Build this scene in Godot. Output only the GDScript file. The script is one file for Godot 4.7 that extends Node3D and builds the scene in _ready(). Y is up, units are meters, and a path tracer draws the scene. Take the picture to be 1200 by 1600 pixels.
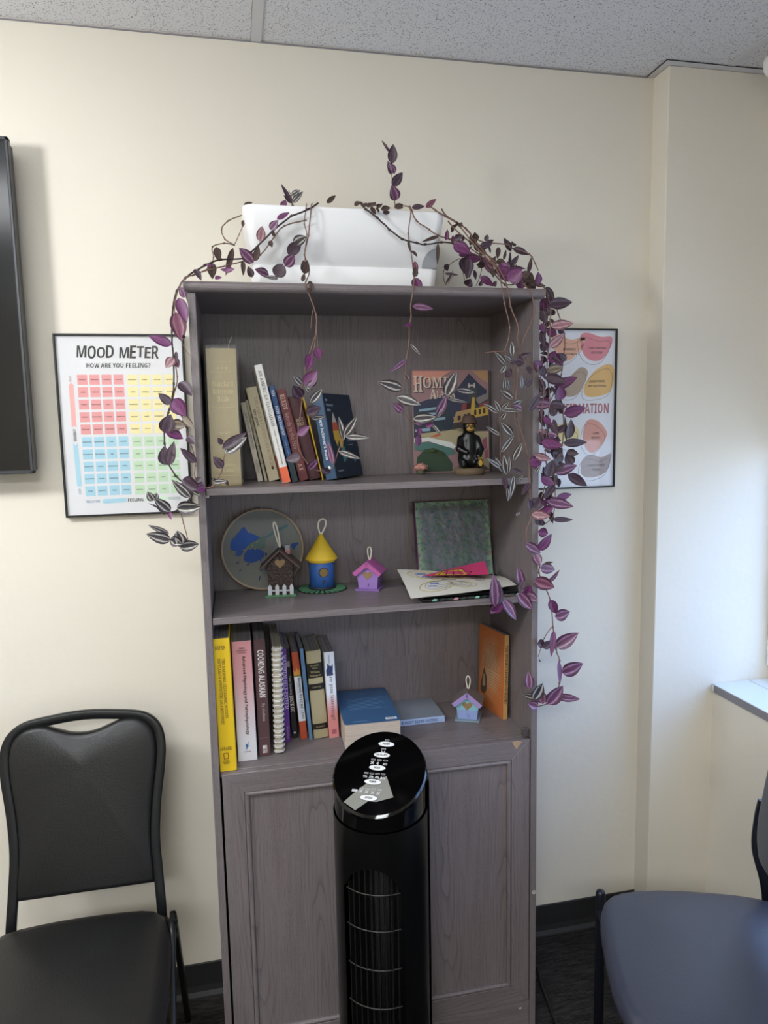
extends Node3D
# Office corner: grey-brown bookcase with a trailing plant, books and painted birdhouses, tower fan, two chairs.
# Units are metres; the back wall is the plane z = 0, x runs right along it, the floor is y = 0.

var rng := RandomNumberGenerator.new()
var mats := {}
var plant: Node3D
var leaf_meshes := {}
const ROOM_TOP := 2.4345
const CASE_W := 0.763
const CASE_F := 0.3007
const SHELF_A := 1.3986
const SHELF_B := 1.1202
const DECK := 0.768


func _ready():
	rng.seed = 11
	# ------------------------------------------------------------ camera, sky, lights, exposure
	var cam := Camera3D.new()
	cam.name = "camera"
	add_child(cam)
	cam.transform = Transform3D(Basis(Vector3(0.977980, -0.019724, 0.207763), Vector3(0.044021, 0.992621, -0.112981), Vector3(-0.204001, 0.119639, 0.971633)), Vector3(0.079045, 1.520274, 1.813294))
	cam.fov = 72.0637
	cam.near = 0.02
	cam.current = true
	var env := Environment.new()
	env.background_mode = Environment.BG_SKY
	var sky_mat := ProceduralSkyMaterial.new()
	sky_mat.sky_top_color = Color(0.56, 0.73, 1.0)
	sky_mat.sky_horizon_color = Color(0.76, 0.86, 1.0)
	sky_mat.ground_bottom_color = Color(0.48, 0.53, 0.60)
	sky_mat.ground_horizon_color = Color(0.64, 0.72, 0.82)
	sky_mat.sky_energy_multiplier = 2.25
	sky_mat.ground_energy_multiplier = 2.7
	var sky := Sky.new()
	sky.sky_material = sky_mat
	env.sky = sky
	env.tonemap_mode = Environment.TONE_MAPPER_LINEAR
	env.tonemap_exposure = 1.0
	env.sdfgi_enabled = true
	env.ssao_enabled = true
	env.ssil_enabled = true
	var we := WorldEnvironment.new()
	we.name = "world_environment"
	we.environment = env
	add_child(we)
	make_materials()
	ceiling_light(Vector3(-0.45, ROOM_TOP, 1.465), "recessed ceiling light panel nearest the bookcase, above the camera", 1.7)
	ceiling_light(Vector3(-0.45, ROOM_TOP, 3.295), "recessed ceiling light panel at the far end of the room", 6.2)
	pendant(Vector3(-1.0, 2.02, 0.95), 1.0)

	room()
	bookcase()
	television()
	mood_poster()
	affirmation_poster()
	left_chair()
	right_chair()
	fan()
	planter()
	plant_vines()
	upper_shelf()
	middle_shelf()
	lower_shelf()
	small_fittings()


# ---------------------------------------------------------------- bookkeeping
func thing(called: String, label: String, category: String, at := Vector3.ZERO, turn := 0.0, group := "") -> Node3D:
	var o := Node3D.new()
	o.name = numbered(called)
	add_child(o)
	o.position = at
	o.rotation.y = turn
	tag(o, label, category, group)
	return o


func tag(o: Node3D, label: String, category: String, group := ""):
	o.set_meta("label", label)
	o.set_meta("category", category)
	if group:
		o.set_meta("group", group)


func numbered(called: String, under: Node = self) -> String:
	if not under.has_node(called):
		return called
	var i := 1
	while under.has_node("%s_%03d" % [called, i]):
		i += 1
	return "%s_%03d" % [called, i]


func put(called: String, mesh: Mesh, m: Material, under: Node, at := Vector3.ZERO, label := "") -> MeshInstance3D:
	var o := MeshInstance3D.new()
	o.name = numbered(called, under)
	o.mesh = mesh
	o.material_override = m
	under.add_child(o, true)
	o.position = at
	o.cast_shadow = GeometryInstance3D.SHADOW_CASTING_SETTING_ON
	if label:
		o.set_meta("label", label)
	return o


func struct(called: String, mesh: Mesh, m: Material, at := Vector3.ZERO, under: Node = self) -> MeshInstance3D:
	var o := put(called, mesh, m, under, at)
	o.set_meta("kind", "structure")
	return o


# ---------------------------------------------------------------- mesh building
func begin() -> SurfaceTool:
	var st := SurfaceTool.new()
	st.begin(Mesh.PRIMITIVE_TRIANGLES)
	st.set_smooth_group(-1)
	return st


func tri(st: SurfaceTool, a: Vector3, b: Vector3, c: Vector3):   # a, b, c run counter-clockwise seen from outside
	st.add_vertex(a)
	st.add_vertex(c)
	st.add_vertex(b)


func quad(st: SurfaceTool, a: Vector3, b: Vector3, c: Vector3, d: Vector3):
	tri(st, a, b, c)
	tri(st, a, c, d)


func done(st: SurfaceTool) -> ArrayMesh:
	st.generate_normals()
	return st.commit()


func add_box(st: SurfaceTool, lo: Vector3, hi: Vector3, bevel := 0.0, t := Transform3D()):
	var c := (lo + hi) / 2.0
	var h := (hi - lo) / 2.0
	var b := minf(bevel, minf(h.x, minf(h.y, h.z)) * 0.9)
	st.set_smooth_group(-1)
	if b <= 0.0:
		for ax in 3:
			for s: float in [-1.0, 1.0]:
				var n := Vector3.ZERO
				n[ax] = s * h[ax]
				var u := Vector3.ZERO
				u[(ax + 1) % 3] = h[(ax + 1) % 3]
				var v := Vector3.ZERO
				v[(ax + 2) % 3] = h[(ax + 2) % 3] * s
				quad(st, t * (c + n - u - v), t * (c + n + u - v), t * (c + n + u + v), t * (c + n - u + v))
		return
	for ax in 3:
		for s: float in [-1.0, 1.0]:
			var n := Vector3.ZERO
			n[ax] = s * h[ax]
			var u := Vector3.ZERO
			u[(ax + 1) % 3] = h[(ax + 1) % 3] - b
			var v := Vector3.ZERO
			v[(ax + 2) % 3] = (h[(ax + 2) % 3] - b) * s
			quad(st, t * (c + n - u - v), t * (c + n + u - v), t * (c + n + u + v), t * (c + n - u + v))
	for ax in 3:   # chamfers along axis ax
		var i1 := (ax + 1) % 3
		var i2 := (ax + 2) % 3
		for s1: float in [-1.0, 1.0]:
			for s2: float in [-1.0, 1.0]:
				var p1 := Vector3.ZERO
				p1[i1] = s1 * h[i1]
				p1[i2] = s2 * (h[i2] - b)
				var p2 := Vector3.ZERO
				p2[i1] = s1 * (h[i1] - b)
				p2[i2] = s2 * h[i2]
				var l := Vector3.ZERO
				l[ax] = (h[ax] - b)
				if s1 * s2 > 0.0:
					quad(st, t * (c + p1 - l), t * (c + p2 - l), t * (c + p2 + l), t * (c + p1 + l))
				else:
					quad(st, t * (c + p2 - l), t * (c + p1 - l), t * (c + p1 + l), t * (c + p2 + l))
	for sx: float in [-1.0, 1.0]:
		for sy: float in [-1.0, 1.0]:
			for sz: float in [-1.0, 1.0]:
				var px := Vector3(sx * h.x, sy * (h.y - b), sz * (h.z - b))
				var py := Vector3(sx * (h.x - b), sy * h.y, sz * (h.z - b))
				var pz := Vector3(sx * (h.x - b), sy * (h.y - b), sz * h.z)
				if sx * sy * sz > 0.0:
					tri(st, t * (c + px), t * (c + py), t * (c + pz))
				else:
					tri(st, t * (c + px), t * (c + pz), t * (c + py))


func box(lo: Vector3, hi: Vector3, bevel := 0.001) -> ArrayMesh:
	var st := begin()
	add_box(st, lo, hi, bevel)
	return done(st)


func add_tube(st: SurfaceTool, pts: Array, r: float, sides := 6, r2 := -1.0, flat := 1.0):
	st.set_smooth_group(1)
	var n := pts.size()
	var rings := []
	var up := Vector3(0.13, 0.31, 0.94).normalized()
	for i in n:
		var d: Vector3 = pts[mini(i + 1, n - 1)] - pts[maxi(i - 1, 0)]
		d = d.normalized() if d.length() > 1e-7 else Vector3.UP
		var u := (up - d * up.dot(d))
		if u.length() < 0.05:
			u = Vector3.RIGHT - d * d.x
		u = u.normalized()
		up = u
		var v := d.cross(u)
		var rr := r if r2 < 0.0 else lerpf(r, r2, float(i) / maxf(n - 1, 1))
		var ring := []
		for k in sides:
			var a := TAU * k / sides
			ring.append(pts[i] + (u * cos(a) * flat + v * sin(a)) * rr)
		rings.append(ring)
	for i in n - 1:
		for k in sides:
			var k2 := (k + 1) % sides
			quad(st, rings[i][k], rings[i][k2], rings[i + 1][k2], rings[i + 1][k])
	st.set_smooth_group(-1)
	for k in range(1, sides - 1):
		tri(st, rings[0][0], rings[0][k + 1], rings[0][k])
		tri(st, rings[n - 1][0], rings[n - 1][k], rings[n - 1][k + 1])


func tube(pts: Array, r: float, sides := 8, r2 := -1.0, flat := 1.0) -> ArrayMesh:
	var st := begin()
	add_tube(st, pts, r, sides, r2, flat)
	return done(st)


func curve(pts: Array, per := 5) -> Array:   # smooth curve through points
	var out := []
	var n := pts.size()
	for i in n - 1:
		var a: Vector3 = pts[maxi(i - 1, 0)]
		var b: Vector3 = pts[i]
		var c: Vector3 = pts[i + 1]
		var d: Vector3 = pts[mini(i + 2, n - 1)]
		for k in per:
			out.append(b.cubic_interpolate(c, a, d, float(k) / per))
	out.append(pts[n - 1])
	return out


func add_lathe(st: SurfaceTool, prof: Array, sides := 32, at := Vector3.ZERO, smooth := 1):
	st.set_smooth_group(smooth)
	for i in prof.size() - 1:
		var p: Vector2 = prof[i]
		var q: Vector2 = prof[i + 1]
		for k in sides:
			var a := TAU * k / sides
			var b := TAU * (k + 1) / sides
			var p1 := at + Vector3(cos(a) * p.x, p.y, -sin(a) * p.x)
			var p2 := at + Vector3(cos(b) * p.x, p.y, -sin(b) * p.x)
			var q1 := at + Vector3(cos(a) * q.x, q.y, -sin(a) * q.x)
			var q2 := at + Vector3(cos(b) * q.x, q.y, -sin(b) * q.x)
			if p.x > 1e-6:
				tri(st, p1, p2, q2 if q.x > 1e-6 else q1)
			if q.x > 1e-6:
				tri(st, p1, q2, q1)


func lathe(prof: Array, sides := 32) -> ArrayMesh:   # profile from the bottom up
	var st := begin()
	add_lathe(st, prof, sides)
	return done(st)


# a flat outline in x, y pulled along z from z0 (back) to z1 (front)
func add_slab(st: SurfaceTool, pts: PackedVector2Array, z0: float, z1: float, t := Transform3D(), bevel := 0.0):
	st.set_smooth_group(-1)
	var poly := pts
	if Geometry2D.is_polygon_clockwise(poly):
		poly = poly.duplicate()
		poly.reverse()
	var inner := poly
	if bevel > 0.0:
		var off := Geometry2D.offset_polygon(poly, -bevel)
		if off.size() == 1 and off[0].size() == poly.size():
			inner = off[0]
			if Geometry2D.is_polygon_clockwise(inner):
				inner.reverse()
			var best := 0
			for i in inner.size():
				if inner[i].distance_to(poly[0]) < inner[best].distance_to(poly[0]):
					best = i
			var turned := PackedVector2Array()
			for i in inner.size():
				turned.append(inner[(best + i) % inner.size()])
			inner = turned
		else:
			bevel = 0.0
	var ix := Geometry2D.triangulate_polygon(inner)
	for i in range(0, ix.size(), 3):
		var a := inner[ix[i]]
		var b := inner[ix[i + 1]]
		var c := inner[ix[i + 2]]
		if (b - a).cross(c - a) < 0.0:
			var h := b
			b = c
			c = h
		tri(st, t * Vector3(a.x, a.y, z1), t * Vector3(b.x, b.y, z1), t * Vector3(c.x, c.y, z1))
		tri(st, t * Vector3(a.x, a.y, z0), t * Vector3(c.x, c.y, z0), t * Vector3(b.x, b.y, z0))
	var n := poly.size()
	for i in n:
		var p := poly[i]
		var q := poly[(i + 1) % n]
		var pi := inner[i]
		var qi := inner[(i + 1) % n]
		quad(st, t * Vector3(p.x, p.y, z0 + bevel), t * Vector3(q.x, q.y, z0 + bevel), t * Vector3(q.x, q.y, z1 - bevel), t * Vector3(p.x, p.y, z1 - bevel))
		if bevel > 0.0:
			quad(st, t * Vector3(p.x, p.y, z1 - bevel), t * Vector3(q.x, q.y, z1 - bevel), t * Vector3(qi.x, qi.y, z1), t * Vector3(pi.x, pi.y, z1))
			quad(st, t * Vector3(pi.x, pi.y, z0), t * Vector3(qi.x, qi.y, z0), t * Vector3(q.x, q.y, z0 + bevel), t * Vector3(p.x, p.y, z0 + bevel))


func slab(pts: PackedVector2Array, z0: float, z1: float, bevel := 0.0) -> ArrayMesh:
	var st := begin()
	add_slab(st, pts, z0, z1, Transform3D(), bevel)
	return done(st)


func round_rect(x0: float, y0: float, x1: float, y1: float, r: float, per := 5) -> PackedVector2Array:
	var out := PackedVector2Array()
	var cs := [Vector2(x1 - r, y1 - r), Vector2(x0 + r, y1 - r), Vector2(x0 + r, y0 + r), Vector2(x1 - r, y0 + r)]
	for c in 4:
		for k in per + 1:
			var a := PI / 2 * c + PI / 2 * k / per
			out.append(cs[c] + Vector2(cos(a), sin(a)) * r)
	return out


func ellipse(cx: float, cy: float, rx: float, ry: float, n := 28) -> PackedVector2Array:
	var out := PackedVector2Array()
	for k in n:
		out.append(Vector2(cx + cos(TAU * k / n) * rx, cy + sin(TAU * k / n) * ry))
	return out


func heart(cx: float, cy: float, s: float) -> PackedVector2Array:
	var out := PackedVector2Array()
	for k in 28:
		var a := TAU * k / 28
		out.append(Vector2(cx + s * pow(sin(a), 3.0), cy + s * (0.8125 * cos(a) - 0.3125 * cos(2 * a) - 0.125 * cos(3 * a) - 0.0625 * cos(4 * a))))
	return out


func blob(pts: Array, per := 5) -> PackedVector2Array:   # closed smooth outline through a few points
	var out := PackedVector2Array()
	var n := pts.size()
	for i in n:
		var a: Vector2 = pts[(i + n - 1) % n]
		var b: Vector2 = pts[i]
		var c: Vector2 = pts[(i + 1) % n]
		var d: Vector2 = pts[(i + 2) % n]
		for k in per:
			out.append(b.cubic_interpolate(c, a, d, float(k) / per))
	return out


func outline(st: SurfaceTool, pts: PackedVector2Array, w: float, z0: float, z1: float, closed := true, t := Transform3D()):
	var n := pts.size()
	for i in (n if closed else n - 1):
		var p := pts[i]
		var q := pts[(i + 1) % n]
		var d := (q - p).normalized() * w * 0.5
		var s := Vector2(-d.y, d.x)
		p -= d * 0.4
		q += d * 0.4
		add_slab(st, PackedVector2Array([p - s, q - s, q + s, p + s]), z0, z1, t)


func font(kind: String) -> SystemFont:
	var f := SystemFont.new()
	f.font_names = PackedStringArray(["Droid Serif" if kind.begins_with("serif") else "Droid Sans Mono" if kind == "mono" else "Droid Sans"])
	f.font_weight = 700 if kind.ends_with("bold") else 400
	return f


var fonts := {}


func glyphs(text: String, kind: String, depth: float, step := 1.5) -> TextMesh:
	if not fonts.has(kind):
		fonts[kind] = font(kind)
	var tm := TextMesh.new()
	tm.text = text
	tm.font = fonts[kind]
	tm.font_size = 40
	tm.pixel_size = 0.01
	tm.curve_step = step
	tm.depth = depth
	return tm


# lettering scaled to fill w by h, centred at c, facing +z of basis b
func add_text(st: SurfaceTool, text: String, kind: String, c: Vector3, w: float, h: float, b := Basis(), slant := 0.0):
	var tm := glyphs(text, kind, 0.02)
	var box_ := tm.get_aabb()
	if tm.get_surface_count() == 0 or box_.size.x <= 0.0:
		return
	var k := Vector3(w / box_.size.x, h / box_.size.y, 0.0003 / 0.02)
	var mid := box_.get_center()
	var m := Basis(Vector3(k.x, 0, 0), Vector3(slant * k.y, k.y, 0), Vector3(0, 0, k.z))
	var t := Transform3D(b * m, c) * Transform3D(Basis(), -mid)
	for s in tm.get_surface_count():
		st.append_from(tm, s, t)


func text_mesh(text: String, kind: String, c: Vector3, w: float, h: float, b := Basis(), slant := 0.0) -> ArrayMesh:
	var st := SurfaceTool.new()
	st.begin(Mesh.PRIMITIVE_TRIANGLES)
	add_text(st, text, kind, c, w, h, b, slant)
	return st.commit()


func write(called: String, text: String, kind: String, m: Material, under: Node, c: Vector3, w: float, h: float, b := Basis(), slant := 0.0) -> MeshInstance3D:
	return put(called, text_mesh(text, kind, c, w, h, b, slant), m, under)


const DOWN := Basis(Vector3(0, -1, 0), Vector3(1, 0, 0), Vector3(0, 0, 1))   # spine lettering that reads from the top down


# a solid from a distance field: surface nets
func field_mesh(f: Callable, lo: Vector3, hi: Vector3, cell: float) -> ArrayMesh:
	var n := Vector3i(((hi - lo) / cell).ceil()) + Vector3i.ONE
	var val := PackedFloat32Array()
	val.resize(n.x * n.y * n.z)
	for z in n.z:
		for y in n.y:
			for x in n.x:
				val[x + n.x * (y + n.y * z)] = f.call(lo + Vector3(x, y, z) * cell)
	var at := {}
	var verts := PackedVector3Array()
	var sx := 1
	var sy := n.x
	var sz := n.x * n.y
	for z in n.z - 1:
		for y in n.y - 1:
			for x in n.x - 1:
				var i := x + sy * y + sz * z
				var mask := 0
				for k in 8:
					if val[i + (k & 1) + ((k >> 1) & 1) * sy + (k >> 2) * sz] < 0.0:
						mask |= 1 << k
				if mask == 0 or mask == 255:
					continue
				var sum := Vector3.ZERO
				var cnt := 0
				for k in 8:
					for ax in 3:
						if k & (1 << ax):
							continue
						var k2 := k | (1 << ax)
						var a := val[i + (k & 1) + ((k >> 1) & 1) * sy + (k >> 2) * sz]
						var b := val[i + (k2 & 1) + ((k2 >> 1) & 1) * sy + (k2 >> 2) * sz]
						if (a < 0.0) != (b < 0.0):
							var p := Vector3(k & 1, (k >> 1) & 1, k >> 2)
							p[ax] += a / (a - b)
							sum += p
							cnt += 1
				at[i] = verts.size()
				verts.append(lo + (Vector3(x, y, z) + sum / cnt) * cell)
	var st := begin()
	st.set_smooth_group(1)
	var step := [sx, sy, sz]
	for z in range(1, n.z - 1):
		for y in range(1, n.y - 1):
			for x in range(1, n.x - 1):
				var i := x + sy * y + sz * z
				for ax in 3:
					var a := val[i]
					var b := val[i + step[ax]]
					if (a < 0.0) == (b < 0.0):
						continue
					var u: int = step[(ax + 1) % 3]
					var v: int = step[(ax + 2) % 3]
					var q := [at[i], at[i - u], at[i - u - v], at[i - v]]
					if a < 0.0:
						quad(st, verts[q[2]], verts[q[3]], verts[q[0]], verts[q[1]])
					else:
						quad(st, verts[q[1]], verts[q[0]], verts[q[3]], verts[q[2]])
	return done(st)


func smin(a: float, b: float, k: float) -> float:
	var h := clampf(0.5 + 0.5 * (b - a) / k, 0.0, 1.0)
	return lerpf(b, a, h) - k * h * (1.0 - h)


func capsule(p: Vector3, a: Vector3, b: Vector3, ra: float, rb: float) -> float:
	var d := b - a
	var t := clampf((p - a).dot(d) / d.length_squared(), 0.0, 1.0)
	return p.distance_to(a + d * t) - lerpf(ra, rb, t)


# ---------------------------------------------------------------- materials
func plain(c: Color, rough := 0.6, metal := 0.0, spec := 0.5) -> StandardMaterial3D:
	var m := StandardMaterial3D.new()
	m.albedo_color = c
	m.roughness = rough
	m.metallic = metal
	m.metallic_specular = spec
	return m


func hx(s: String, rough := 0.6, spec := 0.5) -> StandardMaterial3D:
	var key := "%s %s %s" % [s, rough, spec]
	if not mats.has(key):
		mats[key] = plain(Color.html(s), rough, 0.0, spec)
	return mats[key]


func noise(freq: float, oct := 3, sd := 1) -> FastNoiseLite:
	var n := FastNoiseLite.new()
	n.seed = sd
	n.noise_type = FastNoiseLite.TYPE_SIMPLEX_SMOOTH
	n.frequency = freq
	n.fractal_octaves = oct
	return n


func bumps(freq: float, strength: float, size := 256, sd := 3) -> NoiseTexture2D:
	var t := NoiseTexture2D.new()
	t.width = size
	t.height = size
	t.seamless = true
	t.as_normal_map = true
	t.bump_strength = strength
	t.noise = noise(freq, 3, sd)
	return t


func wood_image(across: bool) -> Image:   # ash-grey laminate print: long fine pores with cathedral arches
	var w := 512
	var h := 1024
	var im := Image.create(w, h, false, Image.FORMAT_RGB8)
	var warp := noise(0.9, 3, 21)
	var fine := noise(1.0, 2, 5)
	var base := Color(0.475, 0.44, 0.44)
	var dark := Color(0.325, 0.29, 0.293)
	for y in h:
		var v := float(y) / h
		for x in w:
			var u := float(x) / w
			var wx := u + 0.018 * warp.get_noise_2d(u * 3.0, v * 3.0) + 0.01 * sin(TAU * v)
			var cell := wx * 3.0
			var ci := floorf(cell)
			var cu := cell - ci - 0.5
			var arch := 26.0 * cu * cu + 5.0 * (v if int(ci) % 2 == 0 else 1.0 - v) * maxf(0.0, 1.0 - 3.2 * absf(cu)) + 9.0 * absf(cu)
			arch += 0.8 * warp.get_noise_2d(u * 5.0 + 9.0, v * 2.0) + ci * 0.37
			var ring := arch * 1.6 - floorf(arch * 1.6)
			var line := pow(1.0 - ring, 7.0) * 0.75
			var pore := maxf(0.0, fine.get_noise_2d(u * 160.0, v * 7.0)) * 0.5 + maxf(0.0, fine.get_noise_2d(u * 60.0 + 40.0, v * 3.0)) * 0.35
			var tone := fine.get_noise_2d(u * 9.0, v * 1.2 + 70.0) * 0.12
			var k := clampf(line * 0.75 + pore * 0.8 + tone, 0.0, 1.0)
			im.set_pixel(x, y, base.lerp(dark, k))
	if across:
		im.rotate_90(CLOCKWISE)
	return im


func wood_mat(im: Image, scale: Vector3) -> StandardMaterial3D:
	var m := plain(Color.WHITE, 0.42)
	m.albedo_texture = ImageTexture.create_from_image(im)
	m.uv1_triplanar = true
	m.uv1_scale = scale
	return m


func leaf_mat(kind: String, mid: String, stripe: String, edge: String, rough := 0.42) -> StandardMaterial3D:
	var im := Image.create(64, 128, false, Image.FORMAT_RGB8)
	var n := noise(1.0, 2, kind.unicode_at(0))
	var cm := Color.html(mid)
	var cs := Color.html(stripe)
	var ce := Color.html(edge)
	for y in 128:
		var v := y / 127.0
		for x in 64:
			var a := absf(x / 63.0 - 0.5) * 2.0
			var g := n.get_noise_2d(x * 0.45, v * 3.0) * 0.22
			var q := a + g * 0.5
			var c := cm
			if q > 0.3:
				c = cm.lerp(cs, clampf((q - 0.3) / 0.08, 0.0, 1.0))
			if q > 0.58:
				c = cs.lerp(ce, clampf((q - 0.58) / 0.1, 0.0, 1.0))
			if a < 0.05:
				c = c.lerp(ce, 0.6)
			c = c.darkened(clampf(0.12 + g, 0.0, 0.3)) if g > 0.0 else c.lightened(-g * 0.4)
			im.set_pixel(x, y, c)
	var m := plain(Color.WHITE, rough)
	m.albedo_texture = ImageTexture.create_from_image(im)
	m.cull_mode = BaseMaterial3D.CULL_DISABLED
	return m


func make_materials():
	var wall := plain(Color(0.885, 0.858, 0.80), 0.62, 0.0, 0.4)
	wall.normal_enabled = true
	wall.normal_texture = bumps(0.03, 2.2)
	wall.normal_scale = 0.14
	wall.uv1_triplanar = true
	wall.uv1_world_triplanar = true
	wall.uv1_scale = Vector3.ONE * 4.0
	mats.wall = wall
	mats.white_wall = plain(Color(0.86, 0.85, 0.82), 0.7)
	mats.wood_up = wood_mat(wood_image(false), Vector3(2.2, 1.1, 2.2))
	mats.wood_along = wood_mat(wood_image(true), Vector3(1.1, 2.2, 2.2))
	mats.dark_gap = plain(Color(0.03, 0.03, 0.03), 0.9)
	# ceiling tile: pale board with pin holes and short fissures
	var tile := Image.create(1024, 1024, false, Image.FORMAT_RGB8)
	tile.fill(Color(0.80, 0.795, 0.80))
	var tn := noise(0.02, 3, 9)
	for y in 1024:
		for x in 1024:
			var g := 0.87 + 0.035 * tn.get_noise_2d(x * 3.0, y * 3.0)
			tile.set_pixel(x, y, Color(g, g * 0.995, g * 1.0))
	for i in 7000:
		var p := Vector2(rng.randf() * 1024, rng.randf() * 1024)
		var a := rng.randf() * TAU
		var g := rng.randf_range(0.22, 0.5)
		var length := rng.randf_range(1.0, 7.0) if rng.randf() < 0.5 else rng.randf_range(0.5, 2.0)
		var wide := rng.randf_range(0.6, 1.7)
		for s in int(length * 2.0) + 1:
			p += Vector2.from_angle(a) * 0.6
			a += rng.randf_range(-0.4, 0.4)
			tile.fill_rect(Rect2i(posmod(int(p.x), 1022), posmod(int(p.y), 1022), ceili(wide), ceili(wide)), Color(g, g, g * 1.02))
	var tm := plain(Color.WHITE, 0.9, 0.0, 0.2)
	tm.albedo_texture = ImageTexture.create_from_image(tile)
	tm.uv1_triplanar = true
	tm.uv1_world_triplanar = true
	tm.uv1_scale = Vector3.ONE * 2.1
	mats.tile = tm
	mats.grid = plain(Color(0.82, 0.81, 0.81), 0.45)
	# carpet: charcoal loop pile with broken stripes along x
	var rug := Image.create(512, 512, false, Image.FORMAT_RGB8)
	var rn := noise(1.0, 2, 14)
	for y in 512:
		for x in 512:
			var row := y / 4
			var s := rn.get_noise_2d(x * 0.012 + row * 3.7, row * 9.1) * 0.6 + rn.get_noise_2d(x * 0.25, y * 0.5) * 0.6
			var g := 0.195 + 0.13 * clampf(s, -1.0, 1.0)
			if y % 4 == 0:
				g *= 0.5
			rug.set_pixel(x, y, Color(g * 1.06, g * 1.0, g * 0.96))
	var rm := plain(Color.WHITE, 0.95, 0.0, 0.2)
	rm.albedo_texture = ImageTexture.create_from_image(rug)
	rm.uv1_triplanar = true
	rm.uv1_world_triplanar = true
	rm.uv1_scale = Vector3.ONE * 2.2
	mats.carpet = rm
	mats.rubber = plain(Color(0.145, 0.145, 0.15), 0.55)
	mats.sill = plain(Color(0.86, 0.88, 0.88), 0.4)
	mats.sill_edge = plain(Color(0.52, 0.51, 0.53), 0.5)
	mats.blind = plain(Color(0.72, 0.71, 0.70), 0.85)
	mats.frame_white = plain(Color(0.9, 0.91, 0.92), 0.4)
	var glass := plain(Color(0.9, 0.95, 1.0, 0.06), 0.02)
	glass.transparency = BaseMaterial3D.TRANSPARENCY_ALPHA
	mats.glass = glass
	var clear := plain(Color(0.4, 0.42, 0.44, 0.012), 0.04, 0.0, 0.4)
	clear.transparency = BaseMaterial3D.TRANSPARENCY_ALPHA
	mats.clear = clear
	var film := plain(Color(1, 1, 1, 0.06), 0.10)
	film.transparency = BaseMaterial3D.TRANSPARENCY_ALPHA
	mats.film = film
	var lamp := plain(Color(0.9, 0.9, 0.9), 0.5)
	lamp.emission_enabled = true
	lamp.emission = Color(1.0, 0.99, 0.98)
	lamp.emission_energy_multiplier = 1.1
	mats.lamp = lamp
	mats.black_gloss = plain(Color(0.012, 0.012, 0.014), 0.09, 0.0, 0.5)
	mats.black_satin = plain(Color(0.014, 0.014, 0.016), 0.28)
	mats.black_frame = plain(Color(0.055, 0.06, 0.065), 0.4)
	mats.screen = plain(Color(0.02, 0.02, 0.022), 0.16)
	mats.bezel = plain(Color(0.24, 0.245, 0.26), 0.35, 0.3)
	var vinyl := plain(Color(0.07, 0.07, 0.072), 0.43)
	vinyl.normal_enabled = true
	vinyl.normal_texture = bumps(0.06, 2.0, 256, 8)
	vinyl.normal_scale = 0.25
	vinyl.uv1_triplanar = true
	vinyl.uv1_scale = Vector3.ONE * 9.0
	mats.vinyl = vinyl
	var vinyl_b := vinyl.duplicate()
	vinyl_b.albedo_color = Color(0.205, 0.22, 0.28)
	vinyl_b.roughness = 0.4
	vinyl_b.metallic_specular = 0.75
	mats.vinyl_navy = vinyl_b
	mats.navy_metal = plain(Color(0.085, 0.095, 0.13), 0.35, 0.2)
	mats.chair_metal = plain(Color(0.075, 0.08, 0.085), 0.38, 0.2)
	mats.white_plastic = plain(Color(0.945, 0.945, 0.945), 0.35)
	mats.grey_plastic = plain(Color(0.58, 0.59, 0.61), 0.35)
	mats.soil = plain(Color(0.11, 0.085, 0.065), 0.95)
	mats.stem = plain(Color(0.46, 0.345, 0.30), 0.6)
	mats.stem_dark = plain(Color(0.225, 0.17, 0.155), 0.6)
	mats.leaf_S = leaf_mat("S", "3a3338", "b9b7ab", "3c3038")
	mats.leaf_D = leaf_mat("D", "3f2a3a", "5a4655", "38242f")
	mats.leaf_O = leaf_mat("O", "3a2432", "432b3a", "33202c")
	mats.leaf_P = leaf_mat("P", "6d2f62", "7d3a70", "54264a")
	mats.leaf_M = leaf_mat("M", "663a58", "a0799a", "552f49")
	mats.leaf_K = leaf_mat("K", "9c6d76", "bd9a9d", "7a525c")
	mats.leaf_R = leaf_mat("R", "7a3a55", "9b6a78", "552a42")
	mats.leaf_B = leaf_mat("B", "4a3631", "5a463c", "3c2b28", 0.75)
	mats.leaf_T = leaf_mat("T", "6e6150", "9a8c74", "5b4a44")
	mats.cord = plain(Color(0.86, 0.83, 0.77), 0.8)
	mats.pages = pages_mat(Color(0.80, 0.755, 0.68))
	mats.pages_grey = pages_mat(Color(0.62, 0.60, 0.60))


func pages_mat(c: Color) -> StandardMaterial3D:   # the edges of many leaves of paper
	var im := Image.create(128, 128, false, Image.FORMAT_RGB8)
	for x in 128:
		var col := c.darkened(rng.randf() * 0.28)
		for y in 128:
			im.set_pixel(x, y, col)
	var m := plain(Color.WHITE, 0.8)
	m.albedo_texture = ImageTexture.create_from_image(im)
	m.uv1_triplanar = true
	m.uv1_scale = Vector3.ONE * 14.0
	return m


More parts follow.
